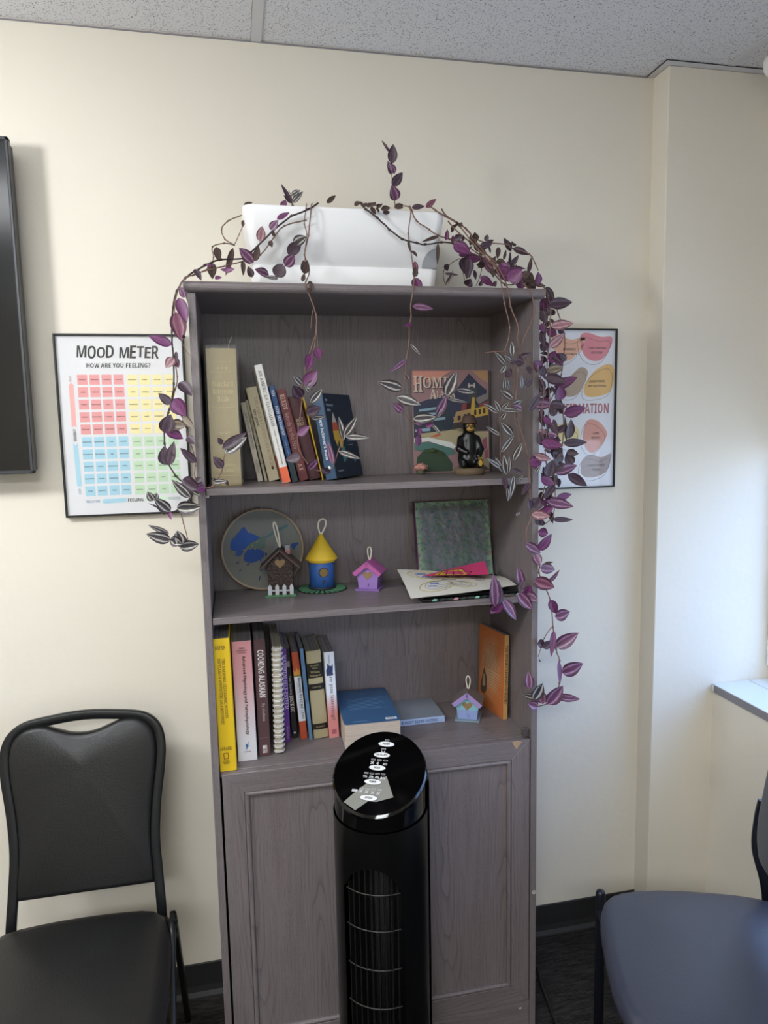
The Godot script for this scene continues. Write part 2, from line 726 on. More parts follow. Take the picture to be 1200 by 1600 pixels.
# ---------------------------------------------------------------- the room
func ceiling_light(at: Vector3, label: String, energy: float):
	var t := thing("ceiling_light", label, "ceiling light", at + Vector3(0, -0.012, 0), 0.0, "recessed ceiling light panels")
	var st := begin()
	for s: float in [-1.0, 1.0]:
		add_box(st, Vector3(-0.605, 0, s * 0.29 - 0.012), Vector3(0.605, 0.02, s * 0.29 + 0.012), 0.002)
		add_box(st, Vector3(s * 0.593 - 0.012, 0, -0.302), Vector3(s * 0.593 + 0.012, 0.02, 0.302), 0.002)
	put("frame", done(st), mats.frame_white, t)
	put("diffuser", box(Vector3(-0.581, 0.004, -0.278), Vector3(0.581, 0.011, 0.278), 0.001), mats.lamp, t)
	var l := AreaLight3D.new()
	l.name = "panel_light"
	l.area_size = Vector2(1.15, 0.55)
	l.light_color = Color(0.965, 0.985, 1.0)
	l.light_energy = energy
	l.shadow_enabled = true
	t.add_child(l)
	l.position = Vector3(0, -0.002, 0)
	l.rotation.x = -PI / 2


func pendant(at: Vector3, energy: float):
	var t := thing("pendant_lamp", "white globe pendant lamp hanging in front of the wall-mounted television", "lamp", at)
	var st := begin()
	add_ball(st, Vector3.ZERO, Vector3.ONE * 0.11, 16, 24)
	put("glass_globe", done(st), mats.lamp, t)
	put("cap", lathe([Vector2(0, 0.1), Vector2(0.05, 0.1), Vector2(0.045, 0.125), Vector2(0.012, 0.135), Vector2(0, 0.135)], 24), mats.bezel, t)
	put("rod", tube([Vector3(0, 0.13, 0), Vector3(0, ROOM_TOP - at.y - 0.01, 0)], 0.006, 10), mats.bezel, t)
	put("ceiling_rose", lathe([Vector2(0, ROOM_TOP - at.y - 0.03), Vector2(0.04, ROOM_TOP - at.y - 0.02), Vector2(0.05, ROOM_TOP - at.y - 0.0005), Vector2(0, ROOM_TOP - at.y - 0.0005)], 24), mats.bezel, t)
	var l := OmniLight3D.new()
	l.name = "globe_light"
	l.light_color = Color(0.975, 0.985, 1.0)
	l.light_energy = energy
	l.light_size = 0.1
	l.omni_range = 12.0
	l.omni_attenuation = 2.0
	l.shadow_enabled = true
	t.add_child(l)


func room():
	struct("floor", box(Vector3(-2.4, -0.1, -0.1), Vector3(1.75, 0, 4.3), 0.0), mats.carpet)
	struct("wall_back", box(Vector3(-2.4, -0.05, -0.12), Vector3(1.75, 2.6, 0), 0.0), mats.wall)
	struct("wall_left", box(Vector3(-2.5, -0.05, -0.12), Vector3(-2.3, 2.6, 4.3), 0.0), mats.wall)
	struct("wall_front", box(Vector3(-2.5, -0.05, 4.2), Vector3(1.75, 2.6, 4.35), 0.0), mats.wall)
	struct("wall_column", box(Vector3(1.2216, -0.05, -0.05), Vector3(1.75, ROOM_TOP, 0.0699), 0.002), mats.wall)
	# window wall: solid below the sill, open above it
	struct("wall_right", box(Vector3(1.4189, -0.05, 0.06), Vector3(1.75, 0.734, 4.3), 0.0), mats.wall)
	struct("wall_right_above_window", box(Vector3(1.585, 2.20, 0.06), Vector3(1.75, 2.6, 4.3), 0.0), mats.wall)
	struct("wall_right_end", box(Vector3(1.4189, 0.73, 2.7), Vector3(1.75, 2.6, 4.3), 0.0), mats.wall)
	var sill := struct("trim_sill", box(Vector3(1.4155, 0.735, 0.07), Vector3(1.535, 0.7574, 2.7), 0.002), mats.sill)
	put("front_edge", box(Vector3(1.4135, 0.7345, 0.071), Vector3(1.4157, 0.7565, 2.7), 0.0005), mats.sill_edge, sill)
	put("rear_ledge", box(Vector3(1.5385, 0.735, 0.07), Vector3(1.64, 0.7574, 2.7), 0.001), mats.sill, sill)
	put("bracket", box(Vector3(1.411, 0.737, 0.073), Vector3(1.4136, 0.7555, 0.081), 0.0005), mats.sill, sill)
	put("screw", lathe([Vector2(0, 0), Vector2(0.0028, 0), Vector2(0.0022, 0.001), Vector2(0, 0.0012)], 12), mats.sill_edge, sill, Vector3(1.4133, 0.745, 0.092)).rotation.z = PI / 2
	# the window itself
	var win := struct("window_1", box(Vector3(1.60, 0.757, 0.07), Vector3(1.66, 0.797, 2.7), 0.003), mats.frame_white)
	put("head_rail", box(Vector3(1.60, 2.15, 0.07), Vector3(1.66, 2.21, 2.7), 0.003), mats.frame_white, win)
	for z: float in [0.0712, 0.92, 1.78, 2.66]:
		put("mullion", box(Vector3(1.592, 0.797, z), Vector3(1.66, 2.15, z + 0.035), 0.003), mats.frame_white, win)
	for z: float in [0.105, 0.955, 1.815]:
		put("pane", box(Vector3(1.628, 0.797, z), Vector3(1.632, 2.15, z + 0.85), 0.0), mats.glass, win)
	var bl := thing("roller_blind", "pale roller blind pulled part way down inside the window on the right", "blind", Vector3(1.605, 2.1, 1.38))
	put("fabric", box(Vector3(0.0, 1.45 - 2.1, -1.30), Vector3(0.0015, 0.05, 1.28), 0.0), mats.blind, bl)
	put("hem_bar", tube([Vector3(0.0005, 1.45 - 2.1, -1.30), Vector3(0.0005, 1.45 - 2.1, 1.28)], 0.007, 10), mats.frame_white, bl)
	put("roller", tube([Vector3(-0.003, 0.07, -1.30), Vector3(-0.003, 0.07, 1.29)], 0.024, 16), mats.frame_white, bl)
	# rubber cove base
	var prof := [Vector2(0.0, 0.0), Vector2(0.014, 0.0), Vector2(0.013, 0.004), Vector2(0.006, 0.014), Vector2(0.0035, 0.03), Vector2(0.0035, 0.092), Vector2(0.002, 0.0941), Vector2(0.0, 0.0941)]
	var pv := PackedVector2Array(prof)
	var st := begin()
	add_slab(st, pv, 0.0, 3.52, Transform3D(Basis(Vector3(0, 0, 1), Vector3(0, 1, 0), Vector3(-1, 0, 0)), Vector3(1.2216, 0, 0)))
	struct("baseboard_back", done(st), mats.rubber)
	st = begin()
	add_slab(st, pv, 0.0, 0.21, Transform3D(Basis(Vector3(0, 0, 1), Vector3(0, 1, 0), Vector3(-1, 0, 0)), Vector3(1.4189, 0, 0.0699)))
	struct("baseboard_column", done(st), mats.rubber)
	st = begin()
	add_slab(st, pv, -4.1, -0.07, Transform3D(Basis(Vector3(-1, 0, 0), Vector3(0, 1, 0), Vector3(0, 0, -1)), Vector3(1.4189, 0, 0)))
	struct("baseboard_right", done(st), mats.rubber)
	# ceiling: slab above, lay-in boards in a metal grid
	var ceil_ := struct("ceiling", box(Vector3(-2.5, ROOM_TOP + 0.03, -0.12), Vector3(1.75, ROOM_TOP + 0.15, 4.35), 0.0), mats.white_wall)
	var xs := [-2.3, -1.06, 0.16, 1.377, 1.59]
	for i in 4:
		for k in 7:
			var z0 := -0.06 + 0.61 * k if k > 0 else 0.0
			var z1 := -0.06 + 0.61 * (k + 1)
			if i == 1 and (k == 2 or k == 5):
				continue
			var hi := Vector3(xs[i + 1], ROOM_TOP + 0.018, minf(z1, 4.2))
			put("ceiling_tile", box(Vector3(xs[i] + 0.004, ROOM_TOP + 0.002, z0 + 0.003), hi, 0.001), mats.tile, ceil_)
	for x: float in [-1.06, 0.16, 1.3735]:
		put("grid_bar", box(Vector3(x, ROOM_TOP - 0.0005, 0.0), Vector3(x + 0.024, ROOM_TOP + 0.0015, 4.2), 0.0003), mats.grid, ceil_)
	for k in range(1, 7):
		put("grid_bar", box(Vector3(-2.3, ROOM_TOP - 0.0003, -0.072 + 0.61 * k), Vector3(1.59, ROOM_TOP + 0.0013, -0.048 + 0.61 * k), 0.0003), mats.grid, ceil_)
	# wall angle that carries the boards round the column, with its dark joint
	var an := begin()
	add_box(an, Vector3(1.2015, ROOM_TOP - 0.001, 0.0021), Vector3(1.2216, ROOM_TOP + 0.001, 0.0699), 0.0002)
	add_box(an, Vector3(1.2015, ROOM_TOP - 0.001, 0.0700), Vector3(1.59, ROOM_TOP + 0.001, 0.0915), 0.0002)
	struct("trim_column_angle", done(an), mats.grid)
	var wa := begin()
	add_box(wa, Vector3(-2.3, ROOM_TOP - 0.0022, 0.0), Vector3(1.2, ROOM_TOP + 0.001, 0.002), 0.0003)
	struct("trim_wall_angle", done(wa), mats.sill_edge)
	var ja := begin()
	add_box(ja, Vector3(1.1998, ROOM_TOP - 0.0012, 0.0021), Vector3(1.2013, ROOM_TOP + 0.0008, 0.0930), 0.0)
	add_box(ja, Vector3(1.2014, ROOM_TOP - 0.0012, 0.0916), Vector3(1.59, ROOM_TOP + 0.0008, 0.0930), 0.0)
	struct("trim_shadow_joint", done(ja), mats.bezel)


# ---------------------------------------------------------------- bookcase
func bookcase():
	var t := thing("bookcase", "tall grey-brown wood-grain bookcase with open shelves and two panel doors", "bookcase", Vector3(0, 0, 0))
	var up: Material = mats.wood_up
	var al: Material = mats.wood_along
	var s := 0.0156
	for x: float in [0.0, CASE_W - s]:
		put("side_panel", box(Vector3(x, 0, 0.016), Vector3(x + s, 1.7985, CASE_F), 0.0008), up, t)
	# top board with a rounded nose
	var nose := PackedVector2Array()
	for p in [Vector2(-0.016, 0.0), Vector2(-0.30, 0.0), Vector2(-0.30, 0.0215), Vector2(-0.016, 0.0215)]:
		nose.append(p)
	for k in range(1, 8):
		var a := PI / 2 - PI * k / 8
		nose.append(Vector2(-0.016 + cos(a) * 0.012, 0.01075 + sin(a) * 0.01075))
	var st := begin()
	add_slab(st, nose, 0.0, 0.779, Transform3D(Basis(Vector3(0, 0, 1), Vector3(0, 1, 0), Vector3(-1, 0, 0)), Vector3(0.7715, 1.7985, 0.3195)), 0.002)
	put("top_board", done(st), al, t)
	put("back_panel", box(Vector3(s, 0.05, 0.016), Vector3(CASE_W - s, 1.7985, 0.0272), 0.0), up, t)
	for y: float in [SHELF_A, SHELF_B]:
		put("shelf", box(Vector3(s + 0.002, y - 0.0145, 0.0275), Vector3(CASE_W - s - 0.002, y, 0.2985), 0.0008), al, t)
	put("deck", box(Vector3(s, DECK - 0.0156, 0.0275), Vector3(CASE_W - s, DECK, 0.2815), 0.0008), al, t)
	put("bottom_board", box(Vector3(s, 0.058, 0.0275), Vector3(CASE_W - s, 0.0735, CASE_F - 0.002), 0.0008), al, t)
	put("kick_board", box(Vector3(s, 0.0, CASE_F - 0.022), Vector3(CASE_W - s, 0.058, CASE_F - 0.004), 0.0008), al, t)
	# doors
	for d in 2:
		var x0 := 0.0205 if d == 0 else 0.3835
		var x1 := 0.3815 if d == 0 else 0.7445
		var y0 := 0.0765
		var y1 := 0.7672
		var f := 0.0465
		var door := put("door", box(Vector3(x0 + f - 0.004, y0 + f - 0.004, CASE_F - 0.0165), Vector3(x1 - f + 0.004, y1 - f + 0.004, CASE_F - 0.006), 0.0005), up, t)
		for x: float in [x0, x1 - f]:
			var xa := x
			var xb := x + f
			var q := PackedVector2Array([Vector2(xa, y0), Vector2(xb, y0 + f), Vector2(xb, y1 - f), Vector2(xa, y1)]) if x == x0 else PackedVector2Array([Vector2(xb, y0), Vector2(xb, y1), Vector2(xa, y1 - f), Vector2(xa, y0 + f)])
			put("stile", slab(q, CASE_F - 0.0165, CASE_F, 0.001), up, door)
		put("rail", slab(PackedVector2Array([Vector2(x0, y0), Vector2(x1, y0), Vector2(x1 - f, y0 + f), Vector2(x0 + f, y0 + f)]), CASE_F - 0.0165, CASE_F, 0.001), al, door)
		put("rail", slab(PackedVector2Array([Vector2(x0 + f, y1 - f), Vector2(x1 - f, y1 - f), Vector2(x1, y1), Vector2(x0, y1)]), CASE_F - 0.0165, CASE_F, 0.001), al, door)
		# rounded bead round the panel
		var bead := begin()
		var r := 0.0058
		var a0 := Vector3(x0 + f + r, y0 + f + r, CASE_F - 0.004)
		var a1 := Vector3(x1 - f - r, y1 - f - r, CASE_F - 0.004)
		var cs := [a0, Vector3(a1.x, a0.y, a0.z), a1, Vector3(a0.x, a1.y, a0.z)]
		for k in 4:
			var e: Vector3 = (cs[(k + 1) % 4] - cs[k]).normalized() * r * 0.6
			add_tube(bead, [cs[k] - e, cs[(k + 1) % 4] + e], r, 12)
		put("bead_moulding", done(bead), up, door)
		if d == 1:
			put("chipped_patch", slab(PackedVector2Array([Vector2(0.6985, 0.7647), Vector2(0.7100, 0.7457), Vector2(0.7239, 0.7634), Vector2(0.7116, 0.7680)]), CASE_F - 0.0005, CASE_F + 0.0004), hx("a88a6c"), door, Vector3.ZERO, "bare tan chip in the veneer")
	# hinge block and cam covers
	put("hinge", box(Vector3(0.7301, 0.7813, 0.296) + Vector3(-0.004, -0.008, -0.005), Vector3(0.7391, 0.7916, 0.296) + Vector3(0.002, 0.004, 0.004), 0.002), hx("4a4340", 0.35), t)
	var cap := lathe([Vector2(0, 0), Vector2(0.0052, 0), Vector2(0.005, 0.0012), Vector2(0.0036, 0.0016), Vector2(0.0034, 0.0009), Vector2(0, 0.0009)], 16)
	for p: Vector3 in [Vector3(0.757, 0.3681, 0.3007), Vector3(0.7234, 0.0579, 0.2967)]:
		put("cam_cover", cap, hx("b9b2aa", 0.4), t, p).rotation.x = PI / 2
	put("shelf_pin", lathe([Vector2(0, -0.004), Vector2(0.0028, -0.004), Vector2(0.0028, 0.003), Vector2(0, 0.003)], 12), hx("e8e4e0", 0.4), t, Vector3(0.0185, SHELF_A - 0.0165, 0.288)).rotation.z = PI / 2
	put("shelf_pin", lathe([Vector2(0, -0.004), Vector2(0.0028, -0.004), Vector2(0.0028, 0.003), Vector2(0, 0.003)], 12), hx("e8e4e0", 0.4), t, Vector3(CASE_W - 0.0185, SHELF_A - 0.0165, 0.288)).rotation.z = PI / 2


# ---------------------------------------------------------------- things on the wall
func television():
	var b := Vector3(-0.99, 1.4311, 0.0)
	var t := thing("television", "large black flat television mounted on the wall at the left edge", "television", b)
	put("housing", box(Vector3(-0.612, 0.004, 0.03), Vector3(0.617, 0.7235, 0.074), 0.004), mats.black_frame, t)
	put("wall_mount", box(Vector3(-0.25, 0.2, 0.0), Vector3(0.25, 0.52, 0.03), 0.003), mats.black_frame, t)
	var st := begin()
	add_box(st, Vector3(-0.62, 0.0, 0.062), Vector3(0.62, 0.008, 0.080), 0.0015)
	add_box(st, Vector3(-0.62, 0.7192, 0.062), Vector3(0.62, 0.7272, 0.080), 0.0015)
	add_box(st, Vector3(-0.62, 0.0, 0.062), Vector3(-0.613, 0.7272, 0.080), 0.0015)
	add_box(st, Vector3(0.613, 0.0, 0.062), Vector3(0.62, 0.7272, 0.080), 0.0015)
	put("bezel", done(st), mats.bezel, t)
	put("screen", box(Vector3(-0.614, 0.007, 0.066), Vector3(0.614, 0.7205, 0.0775), 0.0005), mats.screen, t)


func bars(st: SurfaceTool, x0: float, y0: float, x1: float, y1: float, w: float, z0: float, z1: float):
	add_box(st, Vector3(x0, y0, z0), Vector3(x1, y0 + w, z1), 0.001)
	add_box(st, Vector3(x0, y1 - w, z0), Vector3(x1, y1, z1), 0.001)
	add_box(st, Vector3(x0, y0 + w, z0), Vector3(x0 + w, y1 - w, z1), 0.001)
	add_box(st, Vector3(x1 - w, y0 + w, z0), Vector3(x1, y1 - w, z1), 0.001)


func arrow_pts(a: Vector2, b: Vector2, w: float) -> PackedVector2Array:   # broad bar with a blunt point at b and a notch at a
	var d := (b - a).normalized()
	var s := Vector2(-d.y, d.x) * w / 2.0
	return PackedVector2Array([a - s, b - s - d * w * 0.4, b - s * 0.35, b + s * 0.35, b + s - d * w * 0.4, a + s, a + d * w * 0.35])


func mood_poster():
	var o := Vector3(-0.3235, 1.3195, 0.0)
	var w := 0.2935
	var h := 0.4325
	var t := thing("framed_poster", "black framed white mood chart with coloured word squares left of the bookcase", "poster", o)
	put("backing", box(Vector3(0.002, 0.002, 0.0), Vector3(w - 0.002, h - 0.002, 0.010), 0.0), hx("2b2b2b"), t)
	var pr := put("print", box(Vector3(0.003, 0.003, 0.010), Vector3(w - 0.003, h - 0.003, 0.0105), 0.0), hx("dedee0", 0.7), t)
	var st := begin()
	bars(st, 0.0, 0.0, w, h, 0.0045, 0.0, 0.018)
	put("frame", done(st), mats.black_frame, t)
	put("glazing", box(Vector3(0.004, 0.004, 0.0125), Vector3(w - 0.004, h - 0.004, 0.0137), 0.0), mats.clear, t)
	var ink := hx("1c1c1e", 0.8)
	var z := 0.0109
	# headings, the title drawn letter by letter like a brush
	var title := begin()
	var letters := "MOOD METER"
	var x := 0.0
	var c0 := Vector3(-0.2749, 1.7101, 0.011) - o
	var c1 := Vector3(-0.0872, 1.7105, 0.011) - o
	var adv := {"M": 1.22, "O": 1.05, "D": 1.0, " ": 0.52, "E": 0.82, "T": 0.9, "R": 0.95}
	var total := 0.0
	for ch in letters:
		total += adv[ch]
	for i in letters.length():
		var ch := letters[i]
		var a: float = adv[ch] / total * (c1.x - c0.x)
		if ch != " ":
			var big := 0.0275 * (1.0 + 0.10 * sin(i * 2.3))
			add_text(title, ch, "sans bold", Vector3(c0.x + x + a / 2, c0.y + 0.0012 * cos(i * 1.9), z), a * 0.9, big, Basis(Vector3(0, 0, 1), 0.05 * sin(i * 3.1)), 0.10)
		x += a
	put("lettering", title.commit(), ink, pr)
	put("lettering", text_mesh("HOW ARE YOU FEELING?", "sans bold", Vector3(0, 0, z) + flat(Vector3(-0.1819, 1.6789, 0.011) - o), -0.1096 - (-0.2543), 0.0105, Basis(), 0.08), ink, pr)
	# word squares
	var words := ["ENRAGED PANICKED STRESSED SHOCKED", "LIVID FURIOUS FRUSTRATED STUNNED", "FUMING FRIGHTENED ANGRY RESTLESS", "ANXIOUS APPREHENSIVE WORRIED IRRITATED", "REPULSED TROUBLED CONCERNED PEEVED"]
	var words_y := ["SURPRISED UPBEAT FESTIVE EXCITED", "HYPER CHEERFUL MOTIVATED ELATED", "ENERGIZED LIVELY INSPIRED", "PLEASED HAPPY OPTIMISTIC", "PLEASANT JOYFUL"]
	var words_b := ["DISGUSTED DISAPPOINTED GLUM ASHAMED", "PESSIMISTIC DISCOURAGED SAD APATHETIC", "ALIENATED LONELY HEARTBROKEN BORED", "DESPONDENT SULLEN EXHAUSTED TIRED", "ALONE DESOLATE SPENT DRAINED"]
	var words_g := ["AT_EASE CONTENT LOVING", "CALM SATISFIED", "RELAXED CHILL BLESSED BALANCED", "THOUGHTFUL PEACEFUL COMFY CAREFREE", "RESTFUL TRANQUIL COZY"]
	cells(pr, o, Vector3(-0.277, 1.6575, 0.011), Vector3(-0.1729, 1.5171, 0.011), words, "e39a9a", z)
	cells(pr, o, Vector3(-0.1651, 1.657, 0.011), Vector3(-0.0559, 1.5166, 0.011), words_y, "f0e3a6", z)
	cells(pr, o, Vector3(-0.2761, 1.5105, 0.011), Vector3(-0.1708, 1.3695, 0.011), words_b, "a3cfe0", z)
	cells(pr, o, Vector3(-0.1625, 1.509, 0.011), Vector3(-0.0545, 1.3689, 0.011), words_g, "c0dcba", z)
	# arrows and axis words
	put("arrow", slab(arrow_pts(flat2(Vector3(-0.2911, 1.534, 0.011) - o), flat2(Vector3(-0.2914, 1.6375, 0.011) - o), 0.0105), z - 0.0003, z), hx("eca9a4"), pr)
	put("arrow", slab(arrow_pts(flat2(Vector3(-0.2911, 1.4961, 0.011) - o), flat2(Vector3(-0.2885, 1.3919, 0.011) - o), 0.0105), z - 0.0003, z), hx("a3cfe0"), pr)
	put("arrow", slab(arrow_pts(flat2(Vector3(-0.1817, 1.3566, 0.011) - o), flat2(Vector3(-0.2393, 1.355, 0.011) - o), 0.0105), z - 0.0003, z), hx("a3cfe0"), pr)
	put("arrow", slab(arrow_pts(flat2(Vector3(-0.1415, 1.3565, 0.011) - o), flat2(Vector3(-0.0856, 1.3574, 0.011) - o), 0.0105), z - 0.0003, z), hx("cfe6cf"), pr)
	var upw := Basis(Vector3(0, 0, 1), PI / 2)
	put("lettering", text_mesh("ENERGY", "sans bold", Vector3(0, 0, z) + flat(Vector3(-0.2909, 1.5158, 0.011) - o), 0.029, 0.0065, upw), ink, pr)
	put("lettering", text_mesh("HIGH", "sans", Vector3(0, 0, z) + flat(Vector3(-0.2924, 1.6479, 0.011) - o), 0.013, 0.0052, upw), hx("b86a66"), pr)
	put("lettering", text_mesh("LOW", "sans", Vector3(0, 0, z) + flat(Vector3(-0.2888, 1.3811, 0.011) - o), 0.0125, 0.0052, upw), hx("4f86a8"), pr)
	put("lettering", text_mesh("FEELING", "sans bold", Vector3(0, 0, z) + flat(Vector3(-0.1624, 1.3558, 0.011) - o), 0.036, 0.0075), ink, pr)
	put("lettering", text_mesh("NEGATIVE", "sans", Vector3(0, 0, z) + flat(Vector3(-0.2597, 1.3559, 0.011) - o), 0.031, 0.006), hx("4a7fa6"), pr)
	put("lettering", text_mesh("POSITIVE", "sans", Vector3(0, 0, z) + flat(Vector3(-0.0705, 1.356, 0.011) - o), 0.028, 0.006), hx("6f9a86"), pr)


func flat(v: Vector3) -> Vector3:
	return Vector3(v.x, v.y, 0)


func flat2(v: Vector3) -> Vector2:
	return Vector2(v.x, v.y)


func cells(under: Node, o: Vector3, a: Vector3, b: Vector3, words: Array, colour: String, z: float):
	var p := a - o
	var q := b - o
	var cw := (q.x - p.x) / (4.0 - 0.17)
	var ch := (p.y - q.y) / (5.0 - 0.2)
	var ink := begin()
	var sq := begin()
	for r in 5:
		var ws: PackedStringArray = words[r].split(" ")
		for c in 4:
			var x0 := p.x + c * cw
			var y1 := p.y - r * ch
			add_box(sq, Vector3(x0, y1 - ch * 0.8, z - 0.0004), Vector3(x0 + cw * 0.83, y1, z - 0.0001), 0.0)
			if c < ws.size():
				var word := ws[c].replace("_", " ")
				add_text(ink, word, "sans bold", Vector3(x0 + cw * 0.415, y1 - ch * 0.4, z), minf(cw * 0.8, 0.0021 * word.length()), 0.0026)
	put("word_squares", done(sq), hx(colour, 0.8), under).set_meta("kind", "stuff")
	put("lettering", ink.commit(), hx("262223", 0.8), under)


func affirmation_poster():
	var o := Vector3(0.8235, 1.3405, 0.0)
	var w := 0.2975
	var h := 0.4345
	var t := thing("framed_poster", "black framed affirmation poster with pastel blobs, half hidden right of the bookcase", "poster", o)
	put("backing", box(Vector3(0.002, 0.002, 0.0), Vector3(w - 0.002, h - 0.002, 0.010), 0.0), hx("2b2b2b"), t)
	var pr := put("print", box(Vector3(0.003, 0.003, 0.010), Vector3(w - 0.003, h - 0.003, 0.0105), 0.0), hx("e6e8ee", 0.7), t)
	var st := begin()
	bars(st, 0.0, 0.0, w, h, 0.004, 0.0, 0.018)
	put("frame", done(st), mats.black_frame, t)
	put("glazing", box(Vector3(0.004, 0.004, 0.0125), Vector3(w - 0.004, h - 0.004, 0.0137), 0.0), mats.clear, t)
	var z := 0.0108
	var u := 0.0053 * 0.2   # rough metre size of a unit of the blob drawings below
	var ink := hx("4a4448", 0.8)
	var right := Vector3(1.0638, 1.7201, 0.011) - o
	var bl := [
		[Vector3(1.0628, 1.7201, 0.011), "e0909a", [Vector2(-24, 16), Vector2(-14, 21), Vector2(5, 16), Vector2(20, 16), Vector2(20, 5), Vector2(8, -12), Vector2(-8, -14), Vector2(-20, -4)], "I AM LEARNING", "EACH DAY"],
		[Vector3(0.9813, 1.7164, 0.011), "e8b49a", [Vector2(-24, 18), Vector2(-14, 20), Vector2(2, 14), Vector2(20, 17), Vector2(19, 6), Vector2(0, -12), Vector2(-18, -8)], "I EMBRACE", "CHALLENGES"],
		[Vector3(1.0645, 1.6302, 0.011), "e6bd7c", [Vector2(-18, -6), Vector2(-5, 14), Vector2(16, 24), Vector2(24, 14), Vector2(18, -12), Vector2(-12, -18)], "GOOD THINGS", "ARE HAPPENING"],
		[Vector3(0.9899, 1.6341, 0.011), "b7a48f", [Vector2(-24, -4), Vector2(-4, 6), Vector2(12, 18), Vector2(22, 10), Vector2(8, -16), Vector2(-12, -18)], "", ""],
		[Vector3(1.0631, 1.4883, 0.011), "dba193", [Vector2(-14, 17), Vector2(2, 18), Vector2(16, 2), Vector2(8, -14), Vector2(-6, -24), Vector2(-18, -8)], "I AM", "ENOUGH"],
		[Vector3(0.9842, 1.49, 0.011), "e6d8a0", [Vector2(-20, 10), Vector2(0, 15), Vector2(14, 4), Vector2(8, -14), Vector2(-14, -12)], "", ""],
		[Vector3(1.0647, 1.3993, 0.011), "aa9c98", [Vector2(-20, 8), Vector2(-8, 16), Vector2(8, 12), Vector2(22, 16), Vector2(16, -6), Vector2(-4, -14), Vector2(-20, -10)], "I CAN DO HARD", "THINGS"],
	]
	for e in bl:
		var c: Vector3 = e[0] - o
		var pts := []
		var lp := []
		for p: Vector2 in e[2]:
			pts.append(Vector2(c.x, c.y) + p * u * 2.0)
			lp.append(Vector2(c.x, c.y) + Vector2(p.x - 3.0, p.y * 0.95 - 5.0) * u * 2.02)
		put("colour_blob", slab(blob(pts), z - 0.0003, z - 0.0001), hx(e[1], 0.8), pr)
		var ln := begin()
		outline(ln, blob(lp), 0.0007, z - 0.0002, z + 0.0001)
		put("ink_loop", done(ln), ink, pr)
		if e[3]:
			var tx := begin()
			add_text(tx, e[3], "sans", Vector3(c.x, c.y + 0.004, z + 0.0002), 0.0042 * e[3].length(), 0.0058)
			add_text(tx, e[4], "sans", Vector3(c.x, c.y - 0.0085, z + 0.0002), 0.0042 * e[4].length(), 0.0058)
			put("lettering", tx.commit(), ink, pr)
	var ca := Vector3(0.9417, 1.5586, 0.011) - o
	var cb := Vector3(1.1006, 1.5617, 0.011) - o
	put("lettering", text_mesh("AFFIRMATION", "sans bold", Vector3((ca.x + cb.x) / 2.0, (ca.y + cb.y) / 2.0, z), cb.x - ca.x, 0.0275), hx("b06a70", 0.8), pr)


# ---------------------------------------------------------------- chairs
func cushion(pts: PackedVector2Array, thick: float, dome: float, rnd: float) -> ArrayMesh:   # upholstered pad: outline in x, y; front toward +z
	var st := begin()
	st.set_smooth_group(1)
	var c := Vector2.ZERO
	for p in pts:
		c += p
	c /= pts.size()
	var rings := []
	rings.append([1.0, -rnd * 1.0, 0.0])
	for k in 5:
		var a := PI / 2 * k / 4
		rings.append([1.0, -rnd * (1.0 - sin(a)), thick - rnd + rnd * sin(a)])
	rings[0] = [1.0, -rnd * 1.2, 0.0]
	rings[1] = [1.0, 0.0, thick * 0.25]
	rings[2] = [1.0, 0.0, thick - rnd]
	rings[3] = [1.0, -rnd * 0.12, thick - rnd * 0.5]
	rings[4] = [1.0, -rnd * 0.4, thick - rnd * 0.15]
	rings[5] = [1.0, -rnd, thick]
	for s: float in [0.7, 0.45, 0.2]:
		rings.append([s, -rnd * s, thick + dome * (1.0 - s * s)])
	var n := pts.size()
	var ringpts := []
	for r in rings:
		var ring := []
		for p in pts:
			var d := p - c
			var q: Vector2 = c + d * r[0] + d.normalized() * r[1]
			ring.append(Vector3(q.x, q.y, r[2]))
		ringpts.append(ring)
	if Geometry2D.is_polygon_clockwise(pts):
		for ring in ringpts:
			ring.reverse()
	for i in ringpts.size() - 1:
		for k in n:
			var k2 := (k + 1) % n
			quad(st, ringpts[i][k], ringpts[i][k2], ringpts[i + 1][k2], ringpts[i + 1][k])
	var top := Vector3(c.x, c.y, thick + dome)
	var last: Array = ringpts[ringpts.size() - 1]
	for k in n:
		tri(st, last[k], last[(k + 1) % n], top)
		tri(st, ringpts[0][(k + 1) % n], ringpts[0][k], Vector3(c.x, c.y, 0.0))
	return done(st)


func add_strap(st: SurfaceTool, pts: Array, wide: float, thin: float, side: Array):   # flat oval bar along pts; side = its broad direction
	st.set_smooth_group(1)
	var rings := []
	var n := pts.size()
	for i in n:
		var d: Vector3 = (pts[mini(i + 1, n - 1)] - pts[maxi(i - 1, 0)]).normalized()
		var s: Vector3 = side[mini(i, side.size() - 1)]
		s = (s - d * s.dot(d)).normalized()
		var o := d.cross(s)
		var ring := []
		for k in 12:
			var a := TAU * k / 12
			var ca := signf(cos(a)) * pow(absf(cos(a)), 0.4)
			var sa := signf(sin(a)) * pow(absf(sin(a)), 0.4)
			ring.append(pts[i] + s * ca * wide / 2 + o * sa * thin / 2)
		rings.append(ring)
	for i in n - 1:
		for k in 12:
			var k2 := (k + 1) % 12
			quad(st, rings[i][k], rings[i][k2], rings[i + 1][k2], rings[i + 1][k])
	st.set_smooth_group(-1)
	for k in range(1, 11):
		tri(st, rings[0][0], rings[0][k + 1], rings[0][k])
		tri(st, rings[n - 1][0], rings[n - 1][k], rings[n - 1][k + 1])


